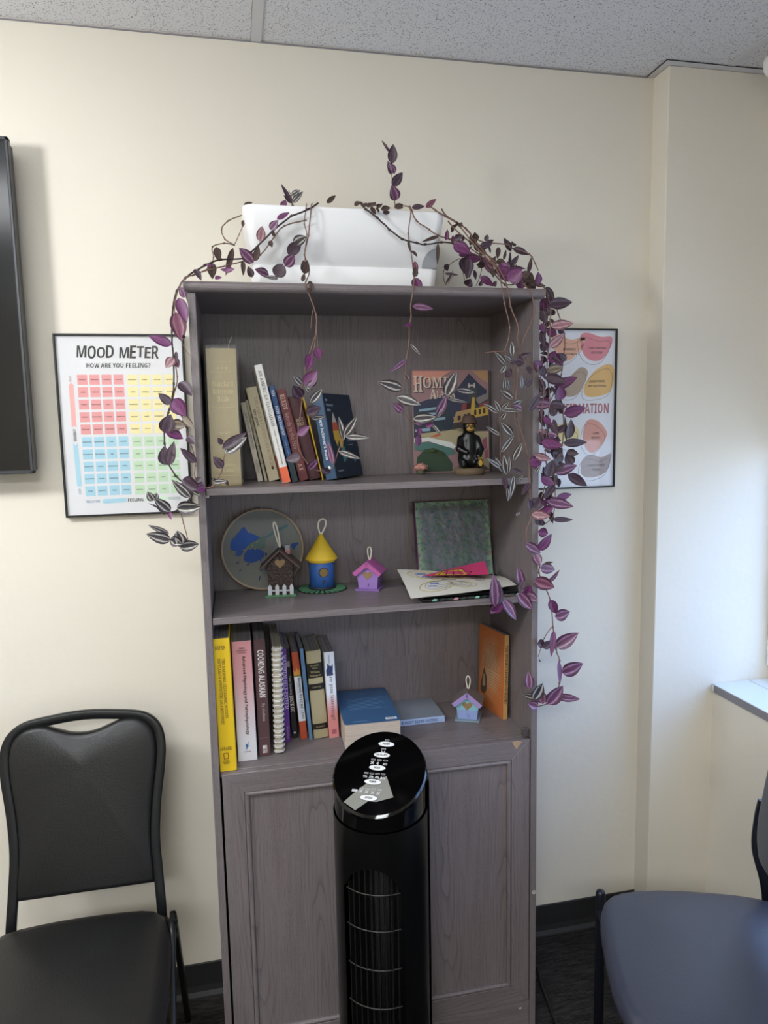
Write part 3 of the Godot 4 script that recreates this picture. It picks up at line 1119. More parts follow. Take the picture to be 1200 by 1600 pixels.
func left_chair():
	var o := Vector3(-0.294, 0, 0.45)
	var t := thing("stacking_chair", "black vinyl stacking chair with a hooped metal back against the left wall", "chair", o)
	var m: Material = mats.chair_metal
	# hoop of the back: leans to the wall at the top
	var half := []
	for p in [Vector3(0.160, 0.30, -0.215), Vector3(0.162, 0.40, -0.225), Vector3(0.156, 0.50, -0.25), Vector3(0.152, 0.58, -0.268), Vector3(0.158, 0.66, -0.287), Vector3(0.169, 0.74, -0.305), Vector3(0.171, 0.79, -0.317), Vector3(0.160, 0.826, -0.325), Vector3(0.132, 0.848, -0.331), Vector3(0.085, 0.857, -0.334), Vector3(0.0, 0.864, -0.336)]:
		half.append(p)
	var full := half.duplicate()
	for i in range(half.size() - 2, -1, -1):
		full.append(half[i] * Vector3(-1, 1, 1))
	var st := begin()
	add_strap(st, curve(full, 4), 0.016, 0.0215, [Vector3(0, 0, 1)])
	put("back_frame", done(st), m, t)
	# padded back: wide rounded panel with a dipped top edge
	var out := PackedVector2Array()
	for p in [Vector2(-0.148, 0.005), Vector2(0.148, 0.005)]:
		out.append(p)
	var edge := [Vector2(0.147, 0.04), Vector2(0.143, 0.113), Vector2(0.149, 0.194), Vector2(0.1605, 0.276), Vector2(0.1615, 0.325), Vector2(0.153, 0.357), Vector2(0.135, 0.376), Vector2(0.112, 0.384), Vector2(0.085, 0.384), Vector2(0.055, 0.374), Vector2(0.02, 0.363)]
	var line := []
	for p in edge:
		line.append(Vector3(p.x, p.y, 0))
	for i in range(edge.size() - 1, -1, -1):
		line.append(Vector3(-edge[i].x, edge[i].y, 0))
	for p: Vector3 in curve(line, 3):
		out.append(Vector2(p.x, p.y))
	var back := put("backrest", cushion(out, 0.030, 0.012, 0.014), mats.vinyl, t, Vector3(0, 0.470, -0.262))
	back.rotation.x = -0.215
	# seat
	var seat := PackedVector2Array()
	for p in [Vector2(-0.17, -0.19), Vector2(-0.1, -0.205), Vector2(0, -0.21), Vector2(0.1, -0.205), Vector2(0.17, -0.19), Vector2(0.196, -0.15), Vector2(0.207, -0.08), Vector2(0.212, 0.02), Vector2(0.212, 0.12), Vector2(0.2, 0.18), Vector2(0.165, 0.21), Vector2(0.08, 0.22), Vector2(0, 0.222), Vector2(-0.08, 0.22), Vector2(-0.165, 0.21), Vector2(-0.2, 0.18), Vector2(-0.212, 0.12), Vector2(-0.212, 0.02), Vector2(-0.207, -0.08), Vector2(-0.196, -0.15)]:
		seat.append(p * Vector2(0.945, 1.0))
	var dense := PackedVector2Array()
	for i in seat.size():
		for k in 2:
			dense.append(seat[i].cubic_interpolate(seat[(i + 1) % seat.size()], seat[(i + seat.size() - 1) % seat.size()], seat[(i + 2) % seat.size()], k / 2.0))
	var cu := put("seat", cushion(dense, 0.05, 0.014, 0.03), mats.vinyl, t, Vector3(0, 0.412, 0.012))
	cu.rotation.x = -PI / 2
	cu.basis = Basis(Vector3(1, 0, 0), Vector3(0, 0, 1), Vector3(0, 1, 0)) * Basis(Vector3(1, 0, 0), Vector3(0, 1, 0), Vector3(0, 0, 1))
	for s: float in [-1.0, 1.0]:
		# side legs: an inverted V from one bent bar
		var rear := begin()
		add_strap(rear, curve([Vector3(s * 0.1900, 0.432, -0.150), Vector3(s * 0.1910, 0.425, -0.185), Vector3(s * 0.1905, 0.30, -0.245), Vector3(s * 0.19, 0.0, -0.375)], 4), 0.024, 0.014, [Vector3(0, 0, 1)])
		put("leg", done(rear), m, t)
		var fr := begin()
		add_strap(fr, curve([Vector3(s * 0.1900, 0.436, -0.165), Vector3(s * 0.1930, 0.425, -0.125), Vector3(s * 0.1945, 0.30, -0.055), Vector3(s * 0.205, 0.0, 0.16)], 4), 0.024, 0.014, [Vector3(0, 0, 1)])
		put("leg", done(fr), m, t)
	var under := begin()
	for s: float in [-1.0, 1.0]:
		add_box(under, Vector3(s * 0.165 - 0.012, 0.395, -0.21), Vector3(s * 0.165 + 0.012, 0.414, 0.19), 0.003)
		add_box(under, Vector3(s * 0.182 - 0.019, 0.398, -0.165), Vector3(s * 0.182 + 0.019, 0.41, -0.14), 0.003)
		add_box(under, Vector3(s * 0.162 - 0.008, 0.30, -0.222), Vector3(s * 0.162 + 0.008, 0.41, -0.205), 0.003)
	add_box(under, Vector3(-0.165, 0.395, 0.15), Vector3(0.165, 0.412, 0.175), 0.003)
	put("seat_frame", done(under), m, t)


func right_chair():
	# stands with its back to the window wall and looks along the bookcase
	var o := Vector3(0.98, 0, 0.715)
	var t := thing("side_chair", "navy-black vinyl side chair with rounded seat at the lower right, below the window sill", "chair", o, 0.0)
	var m: Material = mats.navy_metal
	var fw := Vector3(-0.95, 0, -0.31).normalized()
	var rt := fw.cross(Vector3.UP)   # the sitter's right hand: toward the back wall
	t.basis = Basis(-rt, Vector3.UP, fw)   # local +z is the front, local +x the sitter's left
	# local corners follow from the frame above
	var seat := PackedVector2Array()
	for p in [Vector2(-0.13, -0.205), Vector2(0, -0.215), Vector2(0.13, -0.205), Vector2(0.185, -0.17), Vector2(0.215, -0.08), Vector2(0.225, 0.03), Vector2(0.222, 0.12), Vector2(0.2, 0.19), Vector2(0.15, 0.225), Vector2(0.07, 0.235), Vector2(-0.04, 0.23), Vector2(-0.11, 0.222), Vector2(-0.165, 0.205), Vector2(-0.195, 0.165), Vector2(-0.212, 0.08), Vector2(-0.212, -0.04), Vector2(-0.2, -0.13), Vector2(-0.175, -0.18)]:
		seat.append(p)
	var dense := PackedVector2Array()
	for i in seat.size():
		for k in 2:
			dense.append(seat[i].cubic_interpolate(seat[(i + 1) % seat.size()], seat[(i + seat.size() - 1) % seat.size()], seat[(i + 2) % seat.size()], k / 2.0))
	var cu := put("seat", cushion(dense, 0.05, 0.012, 0.026), mats.vinyl_navy, t, Vector3(0, 0.427, 0.0))
	cu.basis = Basis(Vector3(1, 0, 0), Vector3(0, 0, 1), Vector3(0, 1, 0))
	for s: float in [-1.0, 1.0]:
		put("leg", lathe([Vector2(0, 0), Vector2(0.0112, 0), Vector2(0.0112, 0.444), Vector2(0.009, 0.451), Vector2(0, 0.4535)], 16), m, t, Vector3(s * 0.222, 0, 0.200))
		put("leg", tube(curve([Vector3(s * 0.2, 0.0, -0.27), Vector3(s * 0.2, 0.25, -0.23), Vector3(s * 0.2, 0.43, -0.215)], 4), 0.0105, 14), m, t)
		var st := begin()
		add_strap(st, curve([Vector3(s * 0.222, 0.38, -0.17), Vector3(s * 0.222, 0.45, -0.168), Vector3(s * 0.222, 0.50, -0.160), Vector3(s * 0.222, 0.572, -0.141), Vector3(s * 0.222, 0.64, -0.143), Vector3(s * 0.222, 0.684, -0.150)], 5), 0.03, 0.014, [fw.cross(Vector3.UP) * 0.0 + Vector3(0, 0, 1)])
		put("back_support", done(st), m, t)
	var rail := begin()
	for s: float in [-1.0, 1.0]:
		add_tube(rail, [Vector3(s * 0.215, 0.405, -0.21), Vector3(s * 0.222, 0.405, 0.2)], 0.009, 10)
	add_tube(rail, [Vector3(-0.222, 0.405, 0.2), Vector3(0.222, 0.405, 0.2)], 0.009, 10)
	put("seat_frame", done(rail), m, t)
	var pad := PackedVector2Array()
	for p in [Vector2(-0.12, 0.0), Vector2(0.12, 0.0), Vector2(0.175, 0.02), Vector2(0.2, 0.07), Vector2(0.205, 0.14), Vector2(0.2, 0.24), Vector2(0.17, 0.3), Vector2(0.1, 0.32), Vector2(-0.1, 0.32), Vector2(-0.17, 0.3), Vector2(-0.2, 0.24), Vector2(-0.205, 0.14), Vector2(-0.2, 0.07), Vector2(-0.175, 0.02)]:
		pad.append(p)
	var dp := PackedVector2Array()
	for i in pad.size():
		for k in 3:
			dp.append(pad[i].cubic_interpolate(pad[(i + 1) % pad.size()], pad[(i + pad.size() - 1) % pad.size()], pad[(i + 2) % pad.size()], k / 3.0) * Vector2(0.92, 1.0))
	var bp := put("backrest", cushion(dp, 0.035, 0.014, 0.015), mats.vinyl_navy, t, Vector3(0, 0.580, -0.140))
	bp.rotation.x = -0.14


# ---------------------------------------------------------------- fan
func fan():
	var o := Vector3(0.345, 0, 0.45)
	var turn := -0.42
	var t := thing("tower_fan", "glossy black tower fan with slanted control top standing before the bookcase", "fan", o, turn)
	var r := 0.098
	var slope := 0.457
	var mid := 0.8105
	var sides := 56
	# base
	put("base", lathe([Vector2(0, 0), Vector2(0.135, 0), Vector2(0.138, 0.006), Vector2(0.130, 0.018), Vector2(0.085, 0.03), Vector2(0.08, 0.06), Vector2(0, 0.06)], 48), mats.black_gloss, t)
	# head: cylinder cut by a slanted plane (front low)
	var top := func(x: float, z: float) -> float: return mid - slope * z
	var st := begin()
	var loops := []
	var seam := 0.735
	for lv in 4:
		var ring := []
		for k in sides:
			var a := TAU * k / sides
			var rr: float = [r - 0.0025, r - 0.0025, r, r - 0.003][lv]
			var x := sin(a) * rr
			var z := cos(a) * rr
			var y: float = top.call(x, z)
			ring.append(Vector3(x, [seam - slope * z * 0.12, y - 0.012, y - 0.004, y][lv], z))
		loops.append(ring)
	for i in 3:
		st.set_smooth_group(i + 1)
		for k in sides:
			quad(st, loops[i][k], loops[i][(k + 1) % sides], loops[i + 1][(k + 1) % sides], loops[i + 1][k])
	put("head", done(st), mats.black_gloss, t)
	st = begin()
	for k in sides:
		tri(st, Vector3(0, mid, 0), loops[3][k], loops[3][(k + 1) % sides])
	var panel := put("control_panel", done(st), mats.black_gloss, t)
	# body with the grille opening in front; back shell a little wider
	st = begin()
	st.set_smooth_group(1)
	var gw := 0.62   # half angle of the grille
	var gtop := 0.655
	var body := []
	var levels := [0.05, 0.12, 0.3, 0.5, 0.60, gtop, 0.70, seam]
	for yv in levels:
		var ring := []
		for k in sides:
			var a := TAU * k / sides
			var rr := 0.0985
			ring.append(Vector3(sin(a) * rr, yv - (slope * cos(a) * rr * 0.12 if yv == seam else 0.0), cos(a) * rr))
		body.append(ring)
	for i in levels.size() - 1:
		for k in sides:
			var a := TAU * (k + 0.5) / sides
			if a > PI:
				a -= TAU
			var arch := gtop - 0.075 + 0.075 * sqrt(maxf(0.0, 1.0 - pow(a / gw, 2.0)))
			if absf(a) < gw and levels[i] < 0.66 and i >= 1 and levels[i + 1] <= 0.66:
				if i < 4:
					continue
				# arch: fill above the curve
				for e in 4:
					pass
				var a0 := TAU * k / sides
				var a1 := TAU * (k + 1) / sides
				var w0 := a0 if a0 < PI else a0 - TAU
				var w1 := a1 if a1 <= PI else a1 - TAU
				var h0 := gtop - 0.075 + 0.075 * sqrt(maxf(0.0, 1.0 - pow(w0 / gw, 2.0)))
				var h1 := gtop - 0.075 + 0.075 * sqrt(maxf(0.0, 1.0 - pow(w1 / gw, 2.0)))
				var lo: float = levels[i]
				var hi: float = levels[i + 1]
				var y0 := clampf(h0, lo, hi)
				var y1 := clampf(h1, lo, hi)
				var q0: Vector3 = body[i][k]
				var q1: Vector3 = body[i][(k + 1) % sides]
				q0.y = y0
				q1.y = y1
				quad(st, q0, q1, body[i + 1][(k + 1) % sides], body[i + 1][k])
				continue
			quad(st, body[i][k], body[i][(k + 1) % sides], body[i + 1][(k + 1) % sides], body[i + 1][k])
	put("body", done(st), mats.black_satin, t)
	# rear shell, seen as a strip down the right-hand side
	var rear := begin()
	rear.set_smooth_group(1)
	for i in 24:
		var a0 := 1.75 + (TAU - 3.5) * i / 24.0
		var a1 := 1.75 + (TAU - 3.5) * (i + 1) / 24.0
		var p0 := Vector3(sin(a0), 0, cos(a0)) * 0.1025
		var p1 := Vector3(sin(a1), 0, cos(a1)) * 0.1025
		var ya := mid - slope * p0.z - 0.03
		var yb := mid - slope * p1.z - 0.03
		quad(rear, p0 + Vector3(0, 0.05, 0), p1 + Vector3(0, 0.05, 0), p1 + Vector3(0, yb, 0), p0 + Vector3(0, ya, 0))
		quad(rear, p0 + Vector3(0, ya, 0), p1 + Vector3(0, yb, 0), p1 * 0.93 + Vector3(0, yb, 0), p0 * 0.93 + Vector3(0, ya, 0))
	put("rear_shell", done(rear), mats.black_satin, t)
	# grille: dark core, upright blades and cross ribs
	put("rotor", lathe([Vector2(0, 0.1), Vector2(0.062, 0.1), Vector2(0.062, 0.655), Vector2(0, 0.655)], 24), hx("050505", 0.7), t)
	var g := put("grille", tube([Vector3(0, 0.108, 0.09), Vector3(0, 0.112, 0.09)], 0.006, 8), mats.black_satin, t)
	for k in 9:
		var a := -0.56 + 0.14 * k
		var hgt := gtop - 0.075 + 0.075 * sqrt(maxf(0.0, 1.0 - pow(a / gw, 2.0)))
		var bst := begin()
		add_box(bst, Vector3(-0.0016, 0.115, 0.075), Vector3(0.0016, hgt, 0.0955), 0.0006, Transform3D(Basis(Vector3.UP, a), Vector3.ZERO))
		put("blade", done(bst), hx("131212", 0.35), g)
	for yv: float in [0.18, 0.265, 0.35, 0.435, 0.52, 0.598]:
		var pts := []
		for k in 17:
			var a := -gw + 2 * gw * k / 16.0
			pts.append(Vector3(sin(a) * 0.0945, yv, cos(a) * 0.0945))
		put("cross_rib", tube(pts, 0.0018, 6), hx("1e1d1d", 0.35), g)
	# buttons and symbols on the slanted panel
	var n := Vector3(0, 1, slope).normalized()
	var down := Vector3(0, -slope, 1).normalized()
	var pb := Basis(Vector3.RIGHT, -down, n)
	var at := func(u: float, v: float) -> Vector3: return Vector3(0, mid, 0) + Vector3.RIGHT * u + down * v * 1.1 + n * 0.0004
	var patch_st := begin()  # irregular flat patch, coloured a lighter grey than the panel
	add_slab(patch_st, PackedVector2Array([Vector2(0.0169, -0.0113), Vector2(0.0396, -0.0595), Vector2(0.0074, -0.0733), Vector2(-0.0096, -0.0736), Vector2(-0.0309, -0.0964), Vector2(-0.0583, -0.0803), Vector2(-0.0432, -0.0593), Vector2(-0.0241, -0.0359), Vector2(0.0, -0.02)]), 0.0, 0.0002, Transform3D(pb, Vector3(0, mid, 0) + n * 0.0001))
	put("panel_patch", done(patch_st), hx("85847c", 0.35), panel, Vector3.ZERO, "irregular grey patch on the glossy panel")
	var names := [["POWER", 0.0017, -0.0634, 0.0172], ["OSCILLATE", -0.0028, -0.0368, 0.0172], ["MODE", -0.0063, -0.0065, 0.0174], ["TIMER", -0.0089, 0.0255, 0.0174], ["SPEED", -0.0098, 0.0602, 0.0178]]
	for e in names:
		var c: Vector3 = at.call(e[1], e[2])
		var bs := begin()
		add_slab(bs, ellipse(0, 0, e[3] + 0.0007, 0.0072, 30), -0.0002, 0.0005, Transform3D(pb, c))
		put("button_rim", done(bs), hx("2a2a2a", 0.4), panel)
		bs = begin()
		add_slab(bs, ellipse(0, 0, e[3], 0.0065, 30), -0.0002, 0.0009, Transform3D(pb, c), 0.0003)
		put("button", done(bs), hx("e4e4e4", 0.5), panel)
		put("lettering", text_mesh(e[0], "sans bold", c + n * 0.0012, 0.0022 * e[0].length() + 0.004, 0.0046, pb, 0.1), hx("2c2c2c"), panel)
	var wt := [["1h", -0.0277, 0.0145], ["2h", -0.0147, 0.0147], ["4h", -0.0024, 0.0150], ["8h", 0.0093, 0.0156], ["MUTE", 0.0083, -0.0160]]
	for e in wt:
		put("lettering", text_mesh(e[0], "sans bold", at.call(e[1], e[2]) + n * 0.0004, 0.0088, 0.0056, pb), hx("d4d4d4", 0.5), panel)
	var marks := begin()
	var blades := [[-0.0288, 0.0470], [-0.0166, 0.0479], [-0.0046, 0.0484], [0.0075, 0.0490], [-0.0194, -0.0170]]
	for e in blades:
		for q in 4:
			add_slab(marks, ellipse(0, 0.0024, 0.0011, 0.0023, 10), 0.0, 0.0005, Transform3D(pb * Basis(Vector3(0, 0, 1), PI / 4 + PI / 2 * q), at.call(e[0], e[1])))
	add_slab(marks, blob([Vector2(0.0015, 0.0036), Vector2(-0.003, 0.0016), Vector2(-0.003, -0.0016), Vector2(0.0015, -0.0036), Vector2(-0.0007, 0.0)]), 0.0, 0.0005, Transform3D(pb, at.call(-0.0065, -0.0166)))
	var arc := []
	for k in 9:
		var a := -PI + PI * k / 8.0
		arc.append(at.call(-0.0017, -0.0469) + pb * Vector3(cos(a) * 0.0036, sin(a) * 0.0034, 0.0003))
	add_tube(marks, arc, 0.0007, 5)
	add_slab(marks, PackedVector2Array([Vector2(-0.0062, -0.0026), Vector2(0.0052, -0.0026), Vector2(0.0052, 0.0026), Vector2(-0.0062, 0.0026)]), 0.0, 0.0004, Transform3D(pb, at.call(-0.0415, 0.0469)))
	var rows := [[0.0015, -0.0731, 1, 0.0], [-0.0017, -0.0515, 1, 0.0], [-0.0185, -0.0245, 3, 0.0132], [-0.0265, 0.0070, 4, 0.0118], [-0.0281, 0.0414, 4, 0.0122]]
	for e in rows:
		for k in int(e[2]):
			var c: Vector3 = at.call(e[0] + e[3] * k, e[1])
			outline(marks, PackedVector2Array([Vector2(-0.0042, -0.0014), Vector2(0.0042, -0.0014), Vector2(0.0042, 0.0014), Vector2(-0.0042, 0.0014)]), 0.0006, 0.0, 0.0004, true, Transform3D(pb, c))
	put("indicator_marks", done(marks), hx("bdbdbd", 0.5), panel)
	# torn white sticker on the side
	var sp := Vector3(0.438, 0.3624, 0.44) - o
	sp = sp.rotated(Vector3.UP, -turn)
	var sa := atan2(sp.x, sp.z)
	var sk := begin()
	add_slab(sk, PackedVector2Array([Vector2(-0.004, -0.024), Vector2(0.0035, -0.021), Vector2(0.004, -0.004), Vector2(0.0065, 0.004), Vector2(0.006, 0.0145), Vector2(0.0025, 0.017), Vector2(0.0015, 0.0045), Vector2(-0.001, -0.003)]), 0.0, 0.0006, Transform3D(Basis(Vector3.UP, sa), Vector3(sin(sa), 0, cos(sa)) * 0.0995 + Vector3(0, sp.y, 0)))
	put("sticker", done(sk), hx("dfe2ea", 0.6), t, Vector3.ZERO, "torn white sticker")


# ---------------------------------------------------------------- planter and plant
func planter():
	var o := Vector3(0.345, 1.82, 0.135)
	var t := thing("planter_box", "long white plastic planter box on top of the bookcase", "planter", o)
	var ring := func(hx_: float, hz: float, y: float) -> Array:
		var out := []
		for p in round_rect(-hx_, -hz, hx_, hz, 0.022, 6):
			out.append(Vector3(p.x, y, -p.y))
		return out
	var st := begin()
	st.set_smooth_group(1)
	var rs := [ring.call(0.196, 0.066, 0.056), ring.call(0.2085, 0.0735, 0.058), ring.call(0.2255, 0.0845, 0.174), ring.call(0.2265, 0.085, 0.1785), ring.call(0.2245, 0.083, 0.1795), ring.call(0.2215, 0.08, 0.1775), ring.call(0.213, 0.073, 0.125)]
	for i in rs.size() - 1:
		for k in rs[i].size():
			var k2: int = (k + 1) % rs[i].size()
			quad(st, rs[i][k], rs[i][k2], rs[i + 1][k2], rs[i + 1][k])
	put("pot", done(st), mats.white_plastic, t)
	st = begin()
	st.set_smooth_group(1)
	rs = [ring.call(0.198, 0.068, 0.0), ring.call(0.2045, 0.0715, 0.003), ring.call(0.2100, 0.0755, 0.0555), ring.call(0.2085, 0.074, 0.0575), ring.call(0.15, 0.05, 0.0575)]
	for i in rs.size() - 1:
		for k in rs[i].size():
			var k2: int = (k + 1) % rs[i].size()
			quad(st, rs[i][k], rs[i][k2], rs[i + 1][k2], rs[i + 1][k])
	var lo: Array = rs[0]
	for k in lo.size():
		tri(st, lo[(k + 1) % lo.size()], lo[k], Vector3(0, 0, 0))
	put("water_tray", done(st), mats.white_plastic, t)
	# quarter-round grey water inlet at the lower right corner
	var q := PackedVector2Array([Vector2(0.0, 0.0), Vector2(-0.034, 0.0)])
	for k in range(1, 9):
		var a := PI - PI / 2 * k / 8.0
		q.append(Vector2(cos(a) * 0.034, sin(a) * 0.042))
	put("water_inlet", slab(q, -0.004, 0.0016, 0.0004), mats.grey_plastic, t, Vector3(0.204, 0.0585, 0.0755)).rotation.x = 0.095
	put("soil", box(Vector3(-0.214, 0.12, -0.074), Vector3(0.214, 0.15, 0.074), 0.004), mats.soil, t)


func leaf_shape(curl: float, fold: float, blunt: float) -> ArrayMesh:   # 1 long along +y, 1 wide, facing +z
	var st := begin()
	var nl := 9
	var nu := 4
	var grid := []
	for i in nl + 1:
		var v := float(i) / nl
		var w := 0.5 * pow(sin(PI * pow(v, 0.72 if blunt < 0.5 else 0.85)), 0.8 if blunt < 0.5 else 0.62)
		if v > 0.75 and blunt < 0.5:
			w *= lerpf(1.0, 0.86, (v - 0.75) * 4.0)
		w = maxf(w, 0.03 if i == 0 else 0.004)
		var row := []
		for k in nu + 1:
			var u := float(k) / nu * 2.0 - 1.0
			var lift := fold * absf(u) * w + 0.05 * sin(v * 9.0 + u * 3.0) * w * absf(u)
			row.append([Vector3(u * w, v, lift - curl * v * v * 1.0), Vector2(0.5 + u * 0.5, v)])
		grid.append(row)
	for side in 2:
		st.set_smooth_group(side + 1)
		var off := Vector3(0, 0, 0.0 if side == 0 else -0.02)
		for i in nl:
			for k in nu:
				var q := [grid[i][k], grid[i][k + 1], grid[i + 1][k + 1], grid[i + 1][k]]
				var order := [0, 2, 1, 0, 3, 2] if side == 0 else [0, 1, 2, 0, 2, 3]
				for j in order:
					var edge: float = 0.0 if absf(q[j][1].x - 0.5) > 0.49 else 1.0
					st.set_uv(q[j][1])
					st.add_vertex(q[j][0] + off * edge)
	st.generate_normals()
	return st.commit()


func leaf(v: MeshInstance3D, b: Vector3, t: Vector3, wide: float, kind: String):
	var d := t - b
	var y := d.normalized()
	var n := Vector3(rng.randf_range(-0.3, 0.3), 0.08 + rng.randf_range(-0.25, 0.25), 1.0).normalized()
	n = (n - y * n.dot(y)).normalized()
	var x := y.cross(n)
	var key := "O" if kind == "O" else str(rng.randi() % 4)
	var o := MeshInstance3D.new()
	o.name = numbered("leaf", v)
	o.mesh = leaf_meshes[key]
	o.material_override = mats["leaf_" + kind]
	v.add_child(o, true)
	o.transform = Transform3D(Basis(x * wide, d, n * wide), b)


var crumbs := {}


func small_leaf(b: Vector3, t: Vector3, wide: float, kind: String):   # gathered into one part: see crumb_part()
	var d := t - b
	var y := d.normalized()
	var n := Vector3(rng.randf_range(-0.5, 0.5), rng.randf_range(-0.3, 0.4), 1.0).normalized()
	n = (n - y * n.dot(y)).normalized()
	if not crumbs.has(kind):
		crumbs[kind] = SurfaceTool.new()
		crumbs[kind].begin(Mesh.PRIMITIVE_TRIANGLES)
	crumbs[kind].append_from(leaf_meshes[str(rng.randi() % 4)], 0, Transform3D(Basis(y.cross(n) * wide, d, n * wide), b))


func crumb_part():
	var mesh := ArrayMesh.new()
	for kind: String in crumbs:
		crumbs[kind].commit(mesh)
		mesh.surface_set_material(mesh.get_surface_count() - 1, mats["leaf_" + kind])
	var o := put("small_leaves", mesh, null, plant)
	o.set_meta("kind", "stuff")


func vine(pts: Array, r: float) -> MeshInstance3D:
	var st := begin()
	var smooth := curve(pts, 3)
	for i in smooth.size():
		smooth[i] += Vector3(rng.randf_range(-1, 1), rng.randf_range(-1, 1), rng.randf_range(-1, 1)) * r * 0.35
	add_tube(st, smooth, r, 6, r * 0.75)
	for i in range(3, pts.size() * 3 - 3, 3):   # swollen joints
		st.set_smooth_group(-1)
		var p: Vector3 = smooth[i]
		var q: Vector3 = smooth[mini(i + 1, smooth.size() - 1)]
		var d := (q - p).normalized() * r * 1.4
		add_tube(st, [p - d, p, p + d], r * 1.35, 6)
	return put("vine", done(st), mats.stem if r < 0.0019 else mats.stem_dark, plant)


func plant_vines():
	plant = thing("trailing_plant", "trailing purple and silver striped plant spilling from the white planter down both sides", "plant", Vector3.ZERO)
	var shapes := [[0.10, 0.25], [0.0, 0.45], [0.22, 0.15], [-0.1, 0.3]]
	for i in 4:
		leaf_meshes[str(i)] = leaf_shape(shapes[i][0], shapes[i][1], 0.0)
	leaf_meshes["O"] = leaf_shape(0.02, 0.12, 1.0)
	var v: MeshInstance3D
	v = vine([Vector3(0.123, 2.0101, 0.17), Vector3(0.1219, 2.0026, 0.13), Vector3(0.0873, 1.9846, 0.14), Vector3(0.0725, 1.9622, 0.15), Vector3(0.0799, 1.9369, 0.17), Vector3(0.0983, 1.9179, 0.2), Vector3(0.0768, 1.9162, 0.22), Vector3(0.0528, 1.9027, 0.24), Vector3(0.0541, 1.8774, 0.26), Vector3(0.0465, 1.8523, 0.28), Vector3(0.0114, 1.8287, 0.31)], 0.0014)
	leaf(v, Vector3(0.0607, 1.9038, 0.2366), Vector3(0.0652, 1.8752, 0.2339), 0.0166, "B")
	leaf(v, Vector3(0.0954, 1.9104, 0.2055), Vector3(0.0769, 1.8527, 0.2011), 0.0138, "B")
	leaf(v, Vector3(0.05, 1.8639, 0.2738), Vector3(0.0504, 1.831, 0.2758), 0.0192, "B")
	leaf(v, Vector3(0.1225, 2.0094, 0.1698), Vector3(0.1425, 2.0156, 0.1749), 0.0097, "B")
	v = vine([Vector3(0.0983, 1.9179, 0.2), Vector3(0.1103, 1.9436, 0.19), Vector3(0.12, 1.9708, 0.17), Vector3(0.1302, 2.012, 0.16)], 0.001)
	small_leaf(Vector3(0.1203, 1.9792, 0.1691), Vector3(0.1179, 1.9619, 0.1727), 0.0076, "B")
	v = vine([Vector3(0.2832, 2.0121, 0.2), Vector3(0.258, 1.9895, 0.232), Vector3(0.2201, 1.9723, 0.236), Vector3(0.1823, 1.9433, 0.236), Vector3(0.1319, 1.8943, 0.236), Vector3(0.1151, 1.88, 0.245), Vector3(0.069, 1.8694, 0.28), Vector3(0.037, 1.8514, 0.3), Vector3(-0.0008, 1.8231, 0.318), Vector3(-0.0185, 1.7961, 0.322), Vector3(-0.0283, 1.7647, 0.32), Vector3(-0.0317, 1.7308, 0.318), Vector3(-0.0338, 1.6948, 0.316), Vector3(-0.0328, 1.669, 0.315), Vector3(-0.0347, 1.6164, 0.315), Vector3(-0.0388, 1.5871, 0.315), Vector3(-0.0456, 1.5641, 0.315), Vector3(-0.0491, 1.5578, 0.315), Vector3(-0.0567, 1.5283, 0.317), Vector3(-0.0584, 1.4961, 0.318), Vector3(-0.0542, 1.4588, 0.318), Vector3(-0.0399, 1.4293, 0.32), Vector3(-0.0182, 1.4102, 0.32), Vector3(-0.0087, 1.3942, 0.322), Vector3(-0.0169, 1.3793, 0.325), Vector3(-0.0394, 1.3605, 0.325), Vector3(-0.0665, 1.3551, 0.325), Vector3(-0.0863, 1.3739, 0.325)], 0.0019)
	leaf(v, Vector3(0.1516, 1.9178, 0.2373), Vector3(0.1585, 1.9523, 0.2333), 0.0198, "K")
	leaf(v, Vector3(0.174, 1.9426, 0.2391), Vector3(0.1901, 1.959, 0.2513), 0.0174, "M")
	leaf(v, Vector3(0.1893, 1.9645, 0.2376), Vector3(0.2171, 1.9799, 0.2365), 0.0116, "P")
	leaf(v, Vector3(0.0172, 1.8414, 0.3124), Vector3(0.0297, 1.8164, 0.3273), 0.0128, "D")
	small_leaf(Vector3(0.0401, 1.8529, 0.3018), Vector3(0.0522, 1.8515, 0.3046), 0.0064, "P")
	leaf(v, Vector3(0.3016, 2.0125, 0.2059), Vector3(0.3233, 2.0311, 0.2009), 0.0108, "B")
	leaf(v, Vector3(-0.0344, 1.6917, 0.3212), Vector3(-0.078, 1.7086, 0.3216), 0.0214, "P")
	leaf(v, Vector3(-0.042, 1.5746, 0.3167), Vector3(-0.0658, 1.597, 0.3133), 0.0182, "D")
	leaf(v, Vector3(-0.0269, 1.6792, 0.3179), Vector3(-0.0256, 1.6538, 0.3299), 0.0079, "D")
	leaf(v, Vector3(-0.0571, 1.5172, 0.3193), Vector3(-0.0432, 1.5542, 0.326), 0.0318, "D")
	leaf(v, Vector3(-0.0426, 1.5351, 0.3205), Vector3(-0.0145, 1.5313, 0.3227), 0.0235, "T")
	leaf(v, Vector3(-0.0546, 1.5235, 0.3209), Vector3(-0.0222, 1.5045, 0.3163), 0.0243, "P")
	leaf(v, Vector3(-0.0544, 1.4524, 0.3196), Vector3(-0.0608, 1.4904, 0.3182), 0.0319, "D")
	leaf(v, Vector3(-0.052, 1.4525, 0.3228), Vector3(-0.0398, 1.5008, 0.3262), 0.0208, "D")
	leaf(v, Vector3(-0.0264, 1.4234, 0.3226), Vector3(0.0045, 1.3998, 0.3295), 0.0321, "D")
	leaf(v, Vector3(-0.0156, 1.4066, 0.3237), Vector3(0.0089, 1.3871, 0.3243), 0.0145, "S")
	leaf(v, Vector3(-0.0132, 1.3851, 0.3289), Vector3(-0.0471, 1.423, 0.3382), 0.0201, "S")
